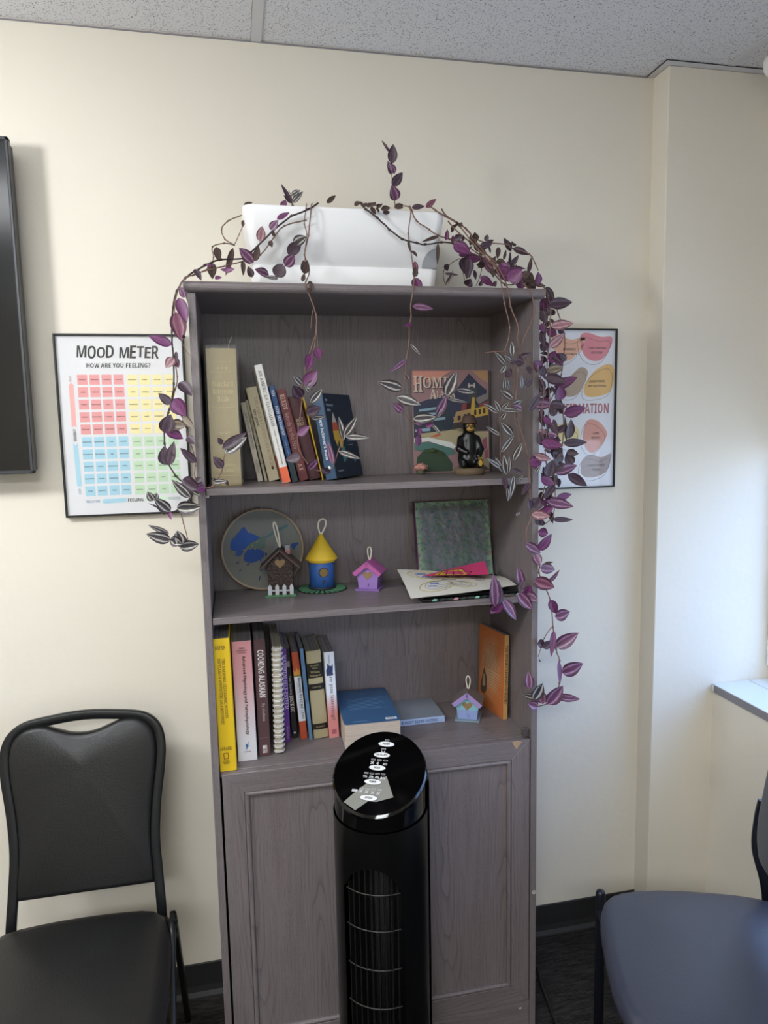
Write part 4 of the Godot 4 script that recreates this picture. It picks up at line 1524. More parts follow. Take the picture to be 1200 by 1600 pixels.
	leaf(v, Vector3(-0.0407, 1.3652, 0.3272), Vector3(0.0087, 1.366, 0.3339), 0.0293, "S")
	leaf(v, Vector3(-0.0545, 1.3583, 0.3286), Vector3(-0.0837, 1.3891, 0.3419), 0.0223, "S")
	leaf(v, Vector3(-0.0854, 1.3815, 0.3296), Vector3(-0.0966, 1.4008, 0.33), 0.016, "S")
	leaf(v, Vector3(-0.0831, 1.3837, 0.3309), Vector3(-0.0781, 1.3978, 0.3275), 0.0133, "S")
	leaf(v, Vector3(-0.0557, 1.3572, 0.3281), Vector3(-0.0524, 1.343, 0.3387), 0.0084, "P")
	leaf(v, Vector3(-0.0589, 1.3572, 0.3268), Vector3(-0.0967, 1.3779, 0.3315), 0.0039, "D")
	v = vine([Vector3(0.2532, 1.9669, 0.232), Vector3(0.205, 1.952, 0.236), Vector3(0.1817, 1.9275, 0.236), Vector3(0.1518, 1.8905, 0.238), Vector3(0.1148, 1.8736, 0.25), Vector3(0.0748, 1.8556, 0.28), Vector3(0.0441, 1.8429, 0.3), Vector3(0.003, 1.825, 0.318), Vector3(-0.0124, 1.806, 0.322), Vector3(-0.0225, 1.7775, 0.322), Vector3(-0.0272, 1.7408, 0.318)], 0.0014)
	leaf(v, Vector3(0.1361, 1.8717, 0.2453), Vector3(0.107, 1.8993, 0.254), 0.0243, "M")
	leaf(v, Vector3(0.1388, 1.8748, 0.2478), Vector3(0.1487, 1.9048, 0.2544), 0.015, "B")
	leaf(v, Vector3(0.1721, 1.9191, 0.2418), Vector3(0.1769, 1.9051, 0.2427), 0.0105, "B")
	small_leaf(Vector3(0.1815, 1.9285, 0.2405), Vector3(0.1806, 1.9389, 0.2476), 0.0081, "B")
	leaf(v, Vector3(0.1319, 1.8405, 0.2521), Vector3(0.1239, 1.8621, 0.2561), 0.015, "D")
	leaf(v, Vector3(0.1674, 1.8475, 0.2432), Vector3(0.1368, 1.855, 0.258), 0.021, "M")
	leaf(v, Vector3(0.1139, 1.8745, 0.2537), Vector3(0.1132, 1.8406, 0.2623), 0.0103, "B")
	leaf(v, Vector3(0.0744, 1.8466, 0.2826), Vector3(0.0961, 1.8478, 0.292), 0.0131, "P")
	small_leaf(Vector3(0.0555, 1.8283, 0.2991), Vector3(0.0701, 1.8254, 0.3149), 0.008, "P")
	small_leaf(Vector3(0.0791, 1.8465, 0.2834), Vector3(0.0668, 1.8488, 0.2837), 0.0061, "P")
	leaf(v, Vector3(-0.0158, 1.7828, 0.3249), Vector3(-0.0015, 1.7323, 0.3336), 0.0234, "P")
	leaf(v, Vector3(-0.005, 1.7833, 0.3231), Vector3(-0.0119, 1.8061, 0.3273), 0.0134, "M")
	leaf(v, Vector3(-0.0226, 1.7552, 0.3215), Vector3(-0.0148, 1.6982, 0.318), 0.0325, "R")
	v = vine([Vector3(-0.0324, 1.6709, 0.315), Vector3(-0.0274, 1.6293, 0.313), Vector3(-0.0325, 1.6051, 0.312), Vector3(-0.0384, 1.5851, 0.313), Vector3(-0.0357, 1.5666, 0.312), Vector3(-0.0216, 1.5488, 0.312), Vector3(-0.0151, 1.5292, 0.312), Vector3(-0.0094, 1.4987, 0.312), Vector3(-0.0015, 1.4685, 0.315), Vector3(-0.0011, 1.4489, 0.318), Vector3(-0.0022, 1.4245, 0.32), Vector3(0.0119, 1.4045, 0.324), Vector3(0.0312, 1.4061, 0.325), Vector3(0.0397, 1.4151, 0.325), Vector3(0.0508, 1.4362, 0.325), Vector3(0.0559, 1.4581, 0.325), Vector3(0.0601, 1.4737, 0.325)], 0.0014)
	leaf(v, Vector3(-0.0319, 1.6672, 0.3161), Vector3(-0.0473, 1.648, 0.327), 0.0204, "K")
	leaf(v, Vector3(-0.0319, 1.6672, 0.3165), Vector3(-0.0236, 1.6472, 0.3159), 0.0158, "R")
	leaf(v, Vector3(-0.0235, 1.6184, 0.3156), Vector3(0.0008, 1.5903, 0.3287), 0.0262, "D")
	leaf(v, Vector3(-0.0373, 1.5854, 0.3144), Vector3(-0.0138, 1.5496, 0.3183), 0.0332, "P")
	leaf(v, Vector3(-0.0203, 1.5487, 0.3157), Vector3(0.0017, 1.5256, 0.3292), 0.018, "T")
	leaf(v, Vector3(-0.0139, 1.5087, 0.3171), Vector3(0.0018, 1.4944, 0.3301), 0.0181, "D")
	leaf(v, Vector3(0.0015, 1.4561, 0.3193), Vector3(-0.0287, 1.4868, 0.3225), 0.0174, "D")
	leaf(v, Vector3(0.0162, 1.4035, 0.327), Vector3(-0.0003, 1.3998, 0.3405), 0.0168, "P")
	leaf(v, Vector3(-0.0001, 1.4162, 0.3271), Vector3(0.0108, 1.4255, 0.3244), 0.0126, "D")
	leaf(v, Vector3(-0.0045, 1.4182, 0.3225), Vector3(0.016, 1.4042, 0.3216), 0.0126, "M")
	leaf(v, Vector3(0.0601, 1.4744, 0.3272), Vector3(0.1048, 1.5062, 0.3318), 0.0258, "S")
	leaf(v, Vector3(0.0552, 1.4834, 0.3289), Vector3(0.1052, 1.5149, 0.3287), 0.0201, "D")
	leaf(v, Vector3(0.0555, 1.492, 0.326), Vector3(0.0467, 1.5059, 0.3292), 0.0118, "D")
	leaf(v, Vector3(0.0548, 1.444, 0.3278), Vector3(0.0365, 1.4673, 0.3343), 0.0191, "D")
	leaf(v, Vector3(0.0339, 1.4153, 0.3308), Vector3(0.0619, 1.4171, 0.34), 0.0126, "S")
	small_leaf(Vector3(0.0593, 1.4186, 0.3286), Vector3(0.0646, 1.4062, 0.3362), 0.0079, "D")
	small_leaf(Vector3(0.0375, 1.4238, 0.3294), Vector3(0.0337, 1.4148, 0.3246), 0.0112, "S")
	v = vine([Vector3(-0.0394, 1.3605, 0.325), Vector3(-0.0335, 1.3519, 0.325), Vector3(-0.0299, 1.3319, 0.325), Vector3(-0.0242, 1.3, 0.325), Vector3(-0.0408, 1.2858, 0.325), Vector3(-0.057, 1.2973, 0.325), Vector3(-0.0625, 1.3136, 0.325)], 0.0012)
	leaf(v, Vector3(-0.0565, 1.2993, 0.3305), Vector3(-0.1022, 1.3154, 0.3417), 0.0246, "S")
	leaf(v, Vector3(-0.059, 1.3126, 0.3304), Vector3(-0.098, 1.3343, 0.3419), 0.0117, "S")
	leaf(v, Vector3(-0.0362, 1.2889, 0.328), Vector3(-0.0429, 1.3185, 0.3307), 0.0275, "S")
	leaf(v, Vector3(-0.0567, 1.302, 0.3265), Vector3(-0.0336, 1.2898, 0.3345), 0.0224, "S")
	leaf(v, Vector3(-0.0404, 1.2844, 0.3263), Vector3(-0.0008, 1.2876, 0.3218), 0.0247, "S")
	v = vine([Vector3(0.2705, 2.0115, 0.2), Vector3(0.2637, 1.9924, 0.232), Vector3(0.256, 1.9346, 0.234), Vector3(0.2458, 1.8928, 0.24), Vector3(0.2517, 1.8545, 0.27), Vector3(0.2387, 1.8216, 0.315), Vector3(0.2376, 1.81, 0.322), Vector3(0.2569, 1.7538, 0.322), Vector3(0.2546, 1.7152, 0.32), Vector3(0.2493, 1.6747, 0.32), Vector3(0.243, 1.6419, 0.32), Vector3(0.2246, 1.6131, 0.32), Vector3(0.2222, 1.5814, 0.32), Vector3(0.2169, 1.5417, 0.32), Vector3(0.2104, 1.5098, 0.32), Vector3(0.2132, 1.4735, 0.32), Vector3(0.2415, 1.4349, 0.322), Vector3(0.2766, 1.4326, 0.325), Vector3(0.2955, 1.4728, 0.325), Vector3(0.3101, 1.505, 0.325)], 0.0014)
	leaf(v, Vector3(0.2099, 1.8922, 0.242), Vector3(0.2375, 1.9183, 0.2396), 0.0258, "O")
	leaf(v, Vector3(0.2463, 1.8243, 0.3109), Vector3(0.2513, 1.8012, 0.3061), 0.0124, "B")
	leaf(v, Vector3(0.2544, 1.6864, 0.321), Vector3(0.2626, 1.6636, 0.3183), 0.0212, "P")
	leaf(v, Vector3(0.2278, 1.609, 0.3215), Vector3(0.2559, 1.6403, 0.3235), 0.0291, "P")
	leaf(v, Vector3(0.2218, 1.6117, 0.3211), Vector3(0.2053, 1.6279, 0.3344), 0.015, "S")
	leaf(v, Vector3(0.2306, 1.6036, 0.3241), Vector3(0.2583, 1.6239, 0.3213), 0.0144, "S")
	leaf(v, Vector3(0.2399, 1.5957, 0.3223), Vector3(0.2281, 1.6089, 0.3239), 0.012, "S")
	leaf(v, Vector3(0.2391, 1.5745, 0.3228), Vector3(0.2652, 1.6027, 0.3195), 0.0189, "S")
	leaf(v, Vector3(0.2205, 1.5852, 0.3252), Vector3(0.2023, 1.608, 0.3411), 0.0273, "D")
	leaf(v, Vector3(0.229, 1.552, 0.3233), Vector3(0.2616, 1.5634, 0.328), 0.0257, "D")
	leaf(v, Vector3(0.2409, 1.5412, 0.3214), Vector3(0.2704, 1.5448, 0.3177), 0.011, "S")
	leaf(v, Vector3(0.2101, 1.5071, 0.3227), Vector3(0.2362, 1.5253, 0.3225), 0.0189, "P")
	leaf(v, Vector3(0.2137, 1.4629, 0.3255), Vector3(0.1829, 1.4564, 0.3231), 0.0214, "D")
	leaf(v, Vector3(0.2306, 1.4353, 0.3228), Vector3(0.2498, 1.4543, 0.3378), 0.0191, "M")
	leaf(v, Vector3(0.2819, 1.4449, 0.3286), Vector3(0.2728, 1.4937, 0.3259), 0.0153, "M")
	leaf(v, Vector3(0.3065, 1.4943, 0.3287), Vector3(0.2977, 1.5443, 0.3233), 0.0146, "S")
	leaf(v, Vector3(0.3082, 1.5037, 0.3286), Vector3(0.3334, 1.5433, 0.3442), 0.0201, "S")
	leaf(v, Vector3(0.3106, 1.5018, 0.3303), Vector3(0.3598, 1.4981, 0.3396), 0.0153, "S")
	leaf(v, Vector3(0.3125, 1.5049, 0.3273), Vector3(0.333, 1.514, 0.3294), 0.0104, "S")
	leaf(v, Vector3(0.2952, 1.4715, 0.3268), Vector3(0.3406, 1.4544, 0.3378), 0.0139, "S")
	leaf(v, Vector3(0.2759, 1.426, 0.3287), Vector3(0.2531, 1.4395, 0.3398), 0.0146, "D")
	leaf(v, Vector3(0.2372, 1.8043, 0.3246), Vector3(0.2503, 1.801, 0.3236), 0.0094, "B")
	leaf(v, Vector3(0.2481, 1.815, 0.3236), Vector3(0.2498, 1.7968, 0.3392), 0.0101, "B")
	v = vine([Vector3(0.2545, 1.7126, 0.32), Vector3(0.2415, 1.6786, 0.32), Vector3(0.2313, 1.6461, 0.318), Vector3(0.2293, 1.6263, 0.318)], 0.0011)
	leaf(v, Vector3(0.2421, 1.6742, 0.3251), Vector3(0.2331, 1.6393, 0.3368), 0.0221, "P")
	v = vine([Vector3(0.2569, 1.7538, 0.322), Vector3(0.2571, 1.7175, 0.322), Vector3(0.2589, 1.6889, 0.322)], 0.001)
	v = vine([Vector3(0.2578, 2.011, 0.2), Vector3(0.2526, 1.9906, 0.232), Vector3(0.248, 1.9584, 0.233), Vector3(0.2534, 1.9371, 0.234), Vector3(0.2477, 1.904, 0.238), Vector3(0.2429, 1.8657, 0.26), Vector3(0.2367, 1.8277, 0.31)], 0.0012)
	leaf(v, Vector3(0.1822, 1.8266, 0.3135), Vector3(0.1542, 1.8272, 0.3238), 0.0094, "S")
	leaf(v, Vector3(0.1803, 1.8306, 0.3058), Vector3(0.1922, 1.8569, 0.3112), 0.0292, "O")
	leaf(v, Vector3(0.2008, 1.8621, 0.2652), Vector3(0.2238, 1.8884, 0.2598), 0.0242, "M")
	leaf(v, Vector3(0.2229, 1.9147, 0.2381), Vector3(0.2519, 1.9324, 0.2382), 0.0235, "S")
	leaf(v, Vector3(0.2396, 1.8463, 0.2869), Vector3(0.2377, 1.8683, 0.2961), 0.0172, "B")
	leaf(v, Vector3(0.2316, 1.8213, 0.3158), Vector3(0.2361, 1.8376, 0.3196), 0.009, "B")
	leaf(v, Vector3(0.2377, 1.8407, 0.2966), Vector3(0.2437, 1.8644, 0.3124), 0.0164, "B")
	v = vine([Vector3(0.4791, 2.0151, 0.2), Vector3(0.4856, 1.9977, 0.232), Vector3(0.4787, 1.9473, 0.233), Vector3(0.4822, 1.9067, 0.24), Vector3(0.475, 1.8465, 0.29), Vector3(0.4663, 1.812, 0.322), Vector3(0.4595, 1.7776, 0.322), Vector3(0.4596, 1.7527, 0.32), Vector3(0.4564, 1.7327, 0.32), Vector3(0.4545, 1.6979, 0.32), Vector3(0.4483, 1.6648, 0.32), Vector3(0.4456, 1.6319, 0.32), Vector3(0.4388, 1.604, 0.32), Vector3(0.4285, 1.5823, 0.32), Vector3(0.4402, 1.553, 0.32), Vector3(0.4533, 1.5349, 0.32), Vector3(0.4689, 1.5264, 0.32), Vector3(0.5031, 1.5312, 0.325), Vector3(0.525, 1.5544, 0.325), Vector3(0.539, 1.5845, 0.325)], 0.0014)
	leaf(v, Vector3(0.4618, 1.7734, 0.3275), Vector3(0.5078, 1.7693, 0.3295), 0.0169, "M")
	leaf(v, Vector3(0.4725, 1.8377, 0.2998), Vector3(0.4856, 1.803, 0.2988), 0.0248, "P")
	leaf(v, Vector3(0.4742, 1.8393, 0.2983), Vector3(0.4789, 1.8622, 0.2968), 0.0132, "B")
	leaf(v, Vector3(0.4607, 1.7367, 0.3241), Vector3(0.441, 1.7305, 0.3379), 0.0111, "P")
	leaf(v, Vector3(0.4559, 1.6945, 0.3252), Vector3(0.4773, 1.6709, 0.3298), 0.0092, "S")
	leaf(v, Vector3(0.4477, 1.6626, 0.3243), Vector3(0.4073, 1.6358, 0.3359), 0.0125, "M")
	leaf(v, Vector3(0.4375, 1.6014, 0.3214), Vector3(0.3834, 1.6164, 0.33), 0.0248, "S")
	leaf(v, Vector3(0.4241, 1.5835, 0.3255), Vector3(0.474, 1.5651, 0.3368), 0.0257, "S")
	leaf(v, Vector3(0.4378, 1.5527, 0.3248), Vector3(0.414, 1.5712, 0.3293), 0.0172, "M")
	leaf(v, Vector3(0.4609, 1.537, 0.3219), Vector3(0.5103, 1.5399, 0.3333), 0.024, "S")
	leaf(v, Vector3(0.5119, 1.5425, 0.3277), Vector3(0.5313, 1.5855, 0.3393), 0.0214, "M")
	leaf(v, Vector3(0.515, 1.5398, 0.3309), Vector3(0.5313, 1.573, 0.3336), 0.0107, "S")
	leaf(v, Vector3(0.534, 1.5861, 0.328), Vector3(0.5533, 1.6353, 0.3428), 0.0307, "S")
	leaf(v, Vector3(0.5581, 1.5978, 0.3296), Vector3(0.6019, 1.5914, 0.3274), 0.0147, "S")
	leaf(v, Vector3(0.5384, 1.5783, 0.3266), Vector3(0.5844, 1.5709, 0.324), 0.0094, "S")
	leaf(v, Vector3(0.4989, 1.5259, 0.33), Vector3(0.5189, 1.4984, 0.3418), 0.0093, "S")
	leaf(v, Vector3(0.487, 1.521, 0.3243), Vector3(0.503, 1.5258, 0.3364), 0.0114, "P")
	small_leaf(Vector3(0.4781, 1.5237, 0.3274), Vector3(0.4625, 1.5265, 0.3358), 0.0067, "P")
	leaf(v, Vector3(0.4737, 1.5174, 0.3233), Vector3(0.4705, 1.4994, 0.3294), 0.014, "P")
	leaf(v, Vector3(0.4698, 1.5006, 0.3217), Vector3(0.4723, 1.4757, 0.316), 0.016, "P")
	small_leaf(Vector3(0.4441, 1.6315, 0.3259), Vector3(0.4511, 1.6182, 0.3341), 0.0059, "D")
	leaf(v, Vector3(0.4835, 1.908, 0.2433), Vector3(0.4923, 1.8925, 0.2579), 0.0087, "B")
	leaf(v, Vector3(0.4845, 1.88, 0.2652), Vector3(0.4834, 1.8461, 0.2783), 0.0119, "R")
	leaf(v, Vector3(0.4748, 2.011, 0.2051), Vector3(0.4541, 2.0122, 0.2038), 0.0105, "B")
	v = vine([Vector3(0.3806, 2.0122, 0.2), Vector3(0.3844, 1.9948, 0.232), Vector3(0.4082, 1.978, 0.233), Vector3(0.4365, 1.954, 0.233), Vector3(0.4641, 1.934, 0.235), Vector3(0.4964, 1.9257, 0.237), Vector3(0.5163, 1.9236, 0.237), Vector3(0.5543, 1.9289, 0.237), Vector3(0.5819, 1.9283, 0.235), Vector3(0.6134, 1.912, 0.24), Vector3(0.6397, 1.8914, 0.26), Vector3(0.6556, 1.8563, 0.29), Vector3(0.6817, 1.8275, 0.3), Vector3(0.7194, 1.8352, 0.3)], 0.002)
	leaf(v, Vector3(0.5451, 1.9264, 0.2393), Vector3(0.5436, 1.8799, 0.2397), 0.0088, "B")
	leaf(v, Vector3(0.4764, 1.9296, 0.238), Vector3(0.4791, 1.905, 0.2449), 0.0065, "B")
	leaf(v, Vector3(0.3635, 2.0108, 0.2023), Vector3(0.3783, 2.0176, 0.2055), 0.0109, "B")
	small_leaf(Vector3(0.3829, 2.0133, 0.2035), Vector3(0.3953, 2.0076, 0.2176), 0.0096, "B")
	leaf(v, Vector3(0.3862, 2.0029, 0.2253), Vector3(0.4017, 2.0084, 0.2293), 0.0095, "B")
	leaf(v, Vector3(0.3916, 2, 0.236), Vector3(0.4039, 2.0044, 0.2499), 0.0086, "B")
	small_leaf(Vector3(0.4067, 2.0008, 0.2356), Vector3(0.4177, 2.001, 0.2498), 0.0092, "B")
	leaf(v, Vector3(0.4172, 1.9949, 0.2364), Vector3(0.4375, 1.9971, 0.2421), 0.0121, "B")
	leaf(v, Vector3(0.4213, 1.9869, 0.2366), Vector3(0.4377, 1.9913, 0.231), 0.0108, "B")
	leaf(v, Vector3(0.3938, 1.9983, 0.2354), Vector3(0.4068, 1.9842, 0.2334), 0.0108, "B")
	small_leaf(Vector3(0.4071, 1.9994, 0.2335), Vector3(0.4098, 1.984, 0.2451), 0.0075, "B")
	small_leaf(Vector3(0.4027, 2.001, 0.2342), Vector3(0.4041, 2.0098, 0.2386), 0.0054, "T")
	small_leaf(Vector3(0.4128, 2.0005, 0.2373), Vector3(0.4202, 2.005, 0.2435), 0.0048, "T")
	small_leaf(Vector3(0.3723, 2.0172, 0.2026), Vector3(0.3842, 2.013, 0.208), 0.0068, "B")
	leaf(v, Vector3(0.5813, 1.9273, 0.2389), Vector3(0.6209, 1.9049, 0.2501), 0.0297, "P")
	leaf(v, Vector3(0.6155, 1.8956, 0.2478), Vector3(0.6076, 1.8476, 0.2541), 0.0244, "D")
	leaf(v, Vector3(0.6428, 1.8782, 0.2721), Vector3(0.6682, 1.8522, 0.2722), 0.0184, "R")
	leaf(v, Vector3(0.6532, 1.8648, 0.2885), Vector3(0.6567, 1.8437, 0.2937), 0.01, "B")
	v = vine([Vector3(0.491, 2.0156, 0.2), Vector3(0.4878, 1.9971, 0.232), Vector3(0.4982, 1.9747, 0.233), Vector3(0.526, 1.9573, 0.233), Vector3(0.5461, 1.9451, 0.235), Vector3(0.573, 1.9377, 0.235), Vector3(0.6017, 1.9309, 0.23), Vector3(0.6362, 1.9085, 0.24), Vector3(0.6594, 1.8837, 0.26), Vector3(0.6745, 1.8658, 0.28)], 0.0016)
	leaf(v, Vector3(0.5477, 1.9421, 0.2388), Vector3(0.5037, 1.9251, 0.2495), 0.0082, "B")
	leaf(v, Vector3(0.4906, 2.006, 0.2215), Vector3(0.5202, 2.0091, 0.2253), 0.0124, "D")
	leaf(v, Vector3(0.5635, 1.9338, 0.2391), Vector3(0.5662, 1.9563, 0.2442), 0.0115, "P")
	leaf(v, Vector3(0.5835, 1.9376, 0.2368), Vector3(0.6012, 1.9419, 0.246), 0.0152, "D")
	leaf(v, Vector3(0.6723, 1.8668, 0.2817), Vector3(0.6983, 1.8345, 0.2875), 0.0385, "P")
	small_leaf(Vector3(0.6052, 1.9345, 0.2337), Vector3(0.6018, 1.9433, 0.2485), 0.0082, "B")
	leaf(v, Vector3(0.6444, 1.8979, 0.2526), Vector3(0.6562, 1.8749, 0.2658), 0.0169, "R")
	v = vine([Vector3(0.539, 2.0176, 0.2), Vector3(0.5437, 2.0022, 0.225), Vector3(0.5691, 1.9908, 0.22), Vector3(0.5977, 1.9752, 0.22), Vector3(0.6212, 1.936, 0.24), Vector3(0.6397, 1.9039, 0.26), Vector3(0.6582, 1.8701, 0.29), Vector3(0.6634, 1.835, 0.315), Vector3(0.67, 1.7836, 0.322), Vector3(0.6826, 1.7311, 0.322), Vector3(0.6701, 1.6835, 0.322), Vector3(0.6466, 1.6797, 0.325), Vector3(0.6218, 1.6759, 0.328)], 0.0017)
	leaf(v, Vector3(0.5272, 2.0122, 0.2057), Vector3(0.5531, 2.033, 0.2054), 0.0125, "R")
	small_leaf(Vector3(0.6465, 1.8202, 0.3203), Vector3(0.6468, 1.8277, 0.335), 0.0105, "D")
	small_leaf(Vector3(0.6001, 1.9662, 0.2289), Vector3(0.6053, 1.9774, 0.2259), 0.0095, "B")
	small_leaf(Vector3(0.5964, 1.9702, 0.223), Vector3(0.5925, 1.9792, 0.2267), 0.0082, "B")
	v = vine([Vector3(0.5663, 2.0132, 0.2), Vector3(0.5783, 1.9968, 0.2), Vector3(0.6202, 1.9694, 0.21), Vector3(0.6399, 1.9321, 0.23), Vector3(0.6609, 1.892, 0.26), Vector3(0.6746, 1.8575, 0.29), Vector3(0.6784, 1.8136, 0.322), Vector3(0.6849, 1.7763, 0.322), Vector3(0.7029, 1.7338, 0.322), Vector3(0.7, 1.7113, 0.322), Vector3(0.7054, 1.6859, 0.32), Vector3(0.7025, 1.6727, 0.32), Vector3(0.7026, 1.6364, 0.32), Vector3(0.6976, 1.5775, 0.32), Vector3(0.7004, 1.5399, 0.32), Vector3(0.7122, 1.4998, 0.32), Vector3(0.7278, 1.4469, 0.32), Vector3(0.7296, 1.4108, 0.322), Vector3(0.7299, 1.3678, 0.322), Vector3(0.7369, 1.3287, 0.322), Vector3(0.737, 1.3102, 0.322), Vector3(0.7231, 1.2792, 0.322), Vector3(0.7248, 1.251, 0.322), Vector3(0.7457, 1.2212, 0.32), Vector3(0.7585, 1.1975, 0.318), Vector3(0.7579, 1.1775, 0.316), Vector3(0.777, 1.1374, 0.312), Vector3(0.7919, 1.0997, 0.31), Vector3(0.7973, 1.0429, 0.31), Vector3(0.8053, 0.9891, 0.31), Vector3(0.8145, 0.9584, 0.31), Vector3(0.8151, 0.9046, 0.31), Vector3(0.8055, 0.8769, 0.31), Vector3(0.7849, 0.8574, 0.312), Vector3(0.756, 0.8549, 0.318)], 0.0018)
	leaf(v, Vector3(0.644, 1.9217, 0.2385), Vector3(0.6729, 1.928, 0.2378), 0.0177, "D")
	leaf(v, Vector3(0.6825, 1.8363, 0.3083), Vector3(0.7136, 1.8565, 0.317), 0.038, "P")
	leaf(v, Vector3(0.6333, 1.9416, 0.2293), Vector3(0.6313, 1.9534, 0.243), 0.012, "B")
	leaf(v, Vector3(0.7032, 1.6689, 0.3218), Vector3(0.7334, 1.6765, 0.3315), 0.0102, "D")
	leaf(v, Vector3(0.6956, 1.6614, 0.3243), Vector3(0.7167, 1.6543, 0.3214), 0.0209, "D")
	leaf(v, Vector3(0.7099, 1.6001, 0.3254), Vector3(0.7033, 1.6277, 0.3407), 0.014, "S")
	leaf(v, Vector3(0.7115, 1.5534, 0.3221), Vector3(0.684, 1.5631, 0.3371), 0.0141, "M")
	leaf(v, Vector3(0.6947, 1.391, 0.325), Vector3(0.7129, 1.4076, 0.3297), 0.0103, "S")
	leaf(v, Vector3(0.7285, 1.3887, 0.3279), Vector3(0.7045, 1.3641, 0.3403), 0.0136, "D")
	leaf(v, Vector3(0.7194, 1.6076, 0.3218), Vector3(0.7351, 1.6184, 0.3253), 0.0166, "D")
	leaf(v, Vector3(0.7269, 1.5494, 0.3236), Vector3(0.7561, 1.5911, 0.325), 0.0173, "D")
	leaf(v, Vector3(0.743, 1.4513, 0.322), Vector3(0.7822, 1.4396, 0.323), 0.0188, "K")
	leaf(v, Vector3(0.7294, 1.4341, 0.3253), Vector3(0.7659, 1.4353, 0.3198), 0.0307, "P")
	leaf(v, Vector3(0.7402, 1.4098, 0.3258), Vector3(0.7553, 1.4285, 0.3295), 0.0104, "S")
	leaf(v, Vector3(0.7419, 1.3303, 0.3231), Vector3(0.7554, 1.3548, 0.3244), 0.0311, "D")
	leaf(v, Vector3(0.7324, 1.3284, 0.3261), Vector3(0.7245, 1.3541, 0.3314), 0.0176, "D")
	leaf(v, Vector3(0.7363, 1.3172, 0.3233), Vector3(0.7737, 1.3117, 0.339), 0.0238, "K")
	leaf(v, Vector3(0.7586, 1.3185, 0.3269), Vector3(0.7806, 1.3329, 0.3423), 0.0215, "P")
	small_leaf(Vector3(0.6973, 1.3159, 0.3235), Vector3(0.7089, 1.3215, 0.3234), 0.0079, "S")
	leaf(v, Vector3(0.7534, 1.2319, 0.3215), Vector3(0.7838, 1.2678, 0.3326), 0.0265, "P")
	leaf(v, Vector3(0.7213, 1.249, 0.3243), Vector3(0.7593, 1.2242, 0.3212), 0.0231, "M")
	leaf(v, Vector3(0.7443, 1.2242, 0.3232), Vector3(0.7522, 1.1977, 0.3373), 0.0232, "M")
	leaf(v, Vector3(0.7583, 1.1913, 0.3224), Vector3(0.7985, 1.1837, 0.3221), 0.0265, "M")
	small_leaf(Vector3(0.7696, 1.1997, 0.3197), Vector3(0.7858, 1.2046, 0.334), 0.0056, "B")
	leaf(v, Vector3(0.7797, 1.1535, 0.317), Vector3(0.8046, 1.1841, 0.3264), 0.013, "M")
	leaf(v, Vector3(0.7876, 1.1102, 0.312), Vector3(0.8081, 1.0741, 0.3072), 0.0221, "P")
	leaf(v, Vector3(0.7999, 1.07, 0.3144), Vector3(0.8376, 1.0785, 0.3178), 0.0303, "M")
	leaf(v, Vector3(0.8028, 0.9952, 0.3114), Vector3(0.8549, 1.0293, 0.326), 0.033, "M")
	leaf(v, Vector3(0.7976, 1.0362, 0.3142), Vector3(0.7858, 0.9757, 0.3258), 0.0156, "P")
	leaf(v, Vector3(0.8119, 0.9593, 0.3114), Vector3(0.8104, 0.9043, 0.3243), 0.0141, "P")
	leaf(v, Vector3(0.8203, 0.931, 0.3113), Vector3(0.871, 0.9489, 0.3243), 0.0374, "M")
	leaf(v, Vector3(0.7811, 0.858, 0.3158), Vector3(0.8191, 0.9009, 0.3172), 0.0394, "M")
	leaf(v, Vector3(0.807, 0.8732, 0.3139), Vector3(0.8618, 0.8647, 0.3283), 0.02, "M")
	leaf(v, Vector3(0.7701, 0.8596, 0.317), Vector3(0.7678, 0.8913, 0.3139), 0.0265, "R")
	leaf(v, Vector3(0.7431, 0.8753, 0.3216), Vector3(0.7652, 0.9142, 0.3209), 0.0345, "S")
	leaf(v, Vector3(0.7342, 0.9021, 0.3195), Vector3(0.7334, 0.9425, 0.3171), 0.0238, "M")
	leaf(v, Vector3(0.7558, 0.8782, 0.3177), Vector3(0.718, 0.8864, 0.3162), 0.0173, "S")
	leaf(v, Vector3(0.7547, 0.8559, 0.3206), Vector3(0.7302, 0.8671, 0.3213), 0.0264, "M")
	v = vine([Vector3(0.5783, 1.9968, 0.2), Vector3(0.615, 1.9785, 0.2), Vector3(0.6393, 1.9498, 0.21), Vector3(0.6688, 1.9394, 0.21), Vector3(0.7166, 1.9342, 0.22), Vector3(0.7292, 1.9261, 0.22), Vector3(0.7673, 1.912, 0.23), Vector3(0.7799, 1.8897, 0.235), Vector3(0.7858, 1.873, 0.24)], 0.0015)
	leaf(v, Vector3(0.6673, 1.9407, 0.2148), Vector3(0.6709, 1.9564, 0.2152), 0.0111, "D")
	leaf(v, Vector3(0.6963, 1.928, 0.2197), Vector3(0.6943, 1.9017, 0.2176), 0.0118, "B")
	leaf(v, Vector3(0.7295, 1.925, 0.2231), Vector3(0.7732, 1.9137, 0.2175), 0.016, "D")
	small_leaf(Vector3(0.7298, 1.931, 0.2223), Vector3(0.7409, 1.9367, 0.2166), 0.0083, "B")
	small_leaf(Vector3(0.7289, 1.9317, 0.2247), Vector3(0.7249, 1.9386, 0.2308), 0.0069, "B")
	leaf(v, Vector3(0.6478, 1.9439, 0.2119), Vector3(0.6421, 1.9582, 0.2164), 0.0097, "B")
	leaf(v, Vector3(0.6664, 1.9358, 0.2157), Vector3(0.6878, 1.9453, 0.212), 0.009, "D")
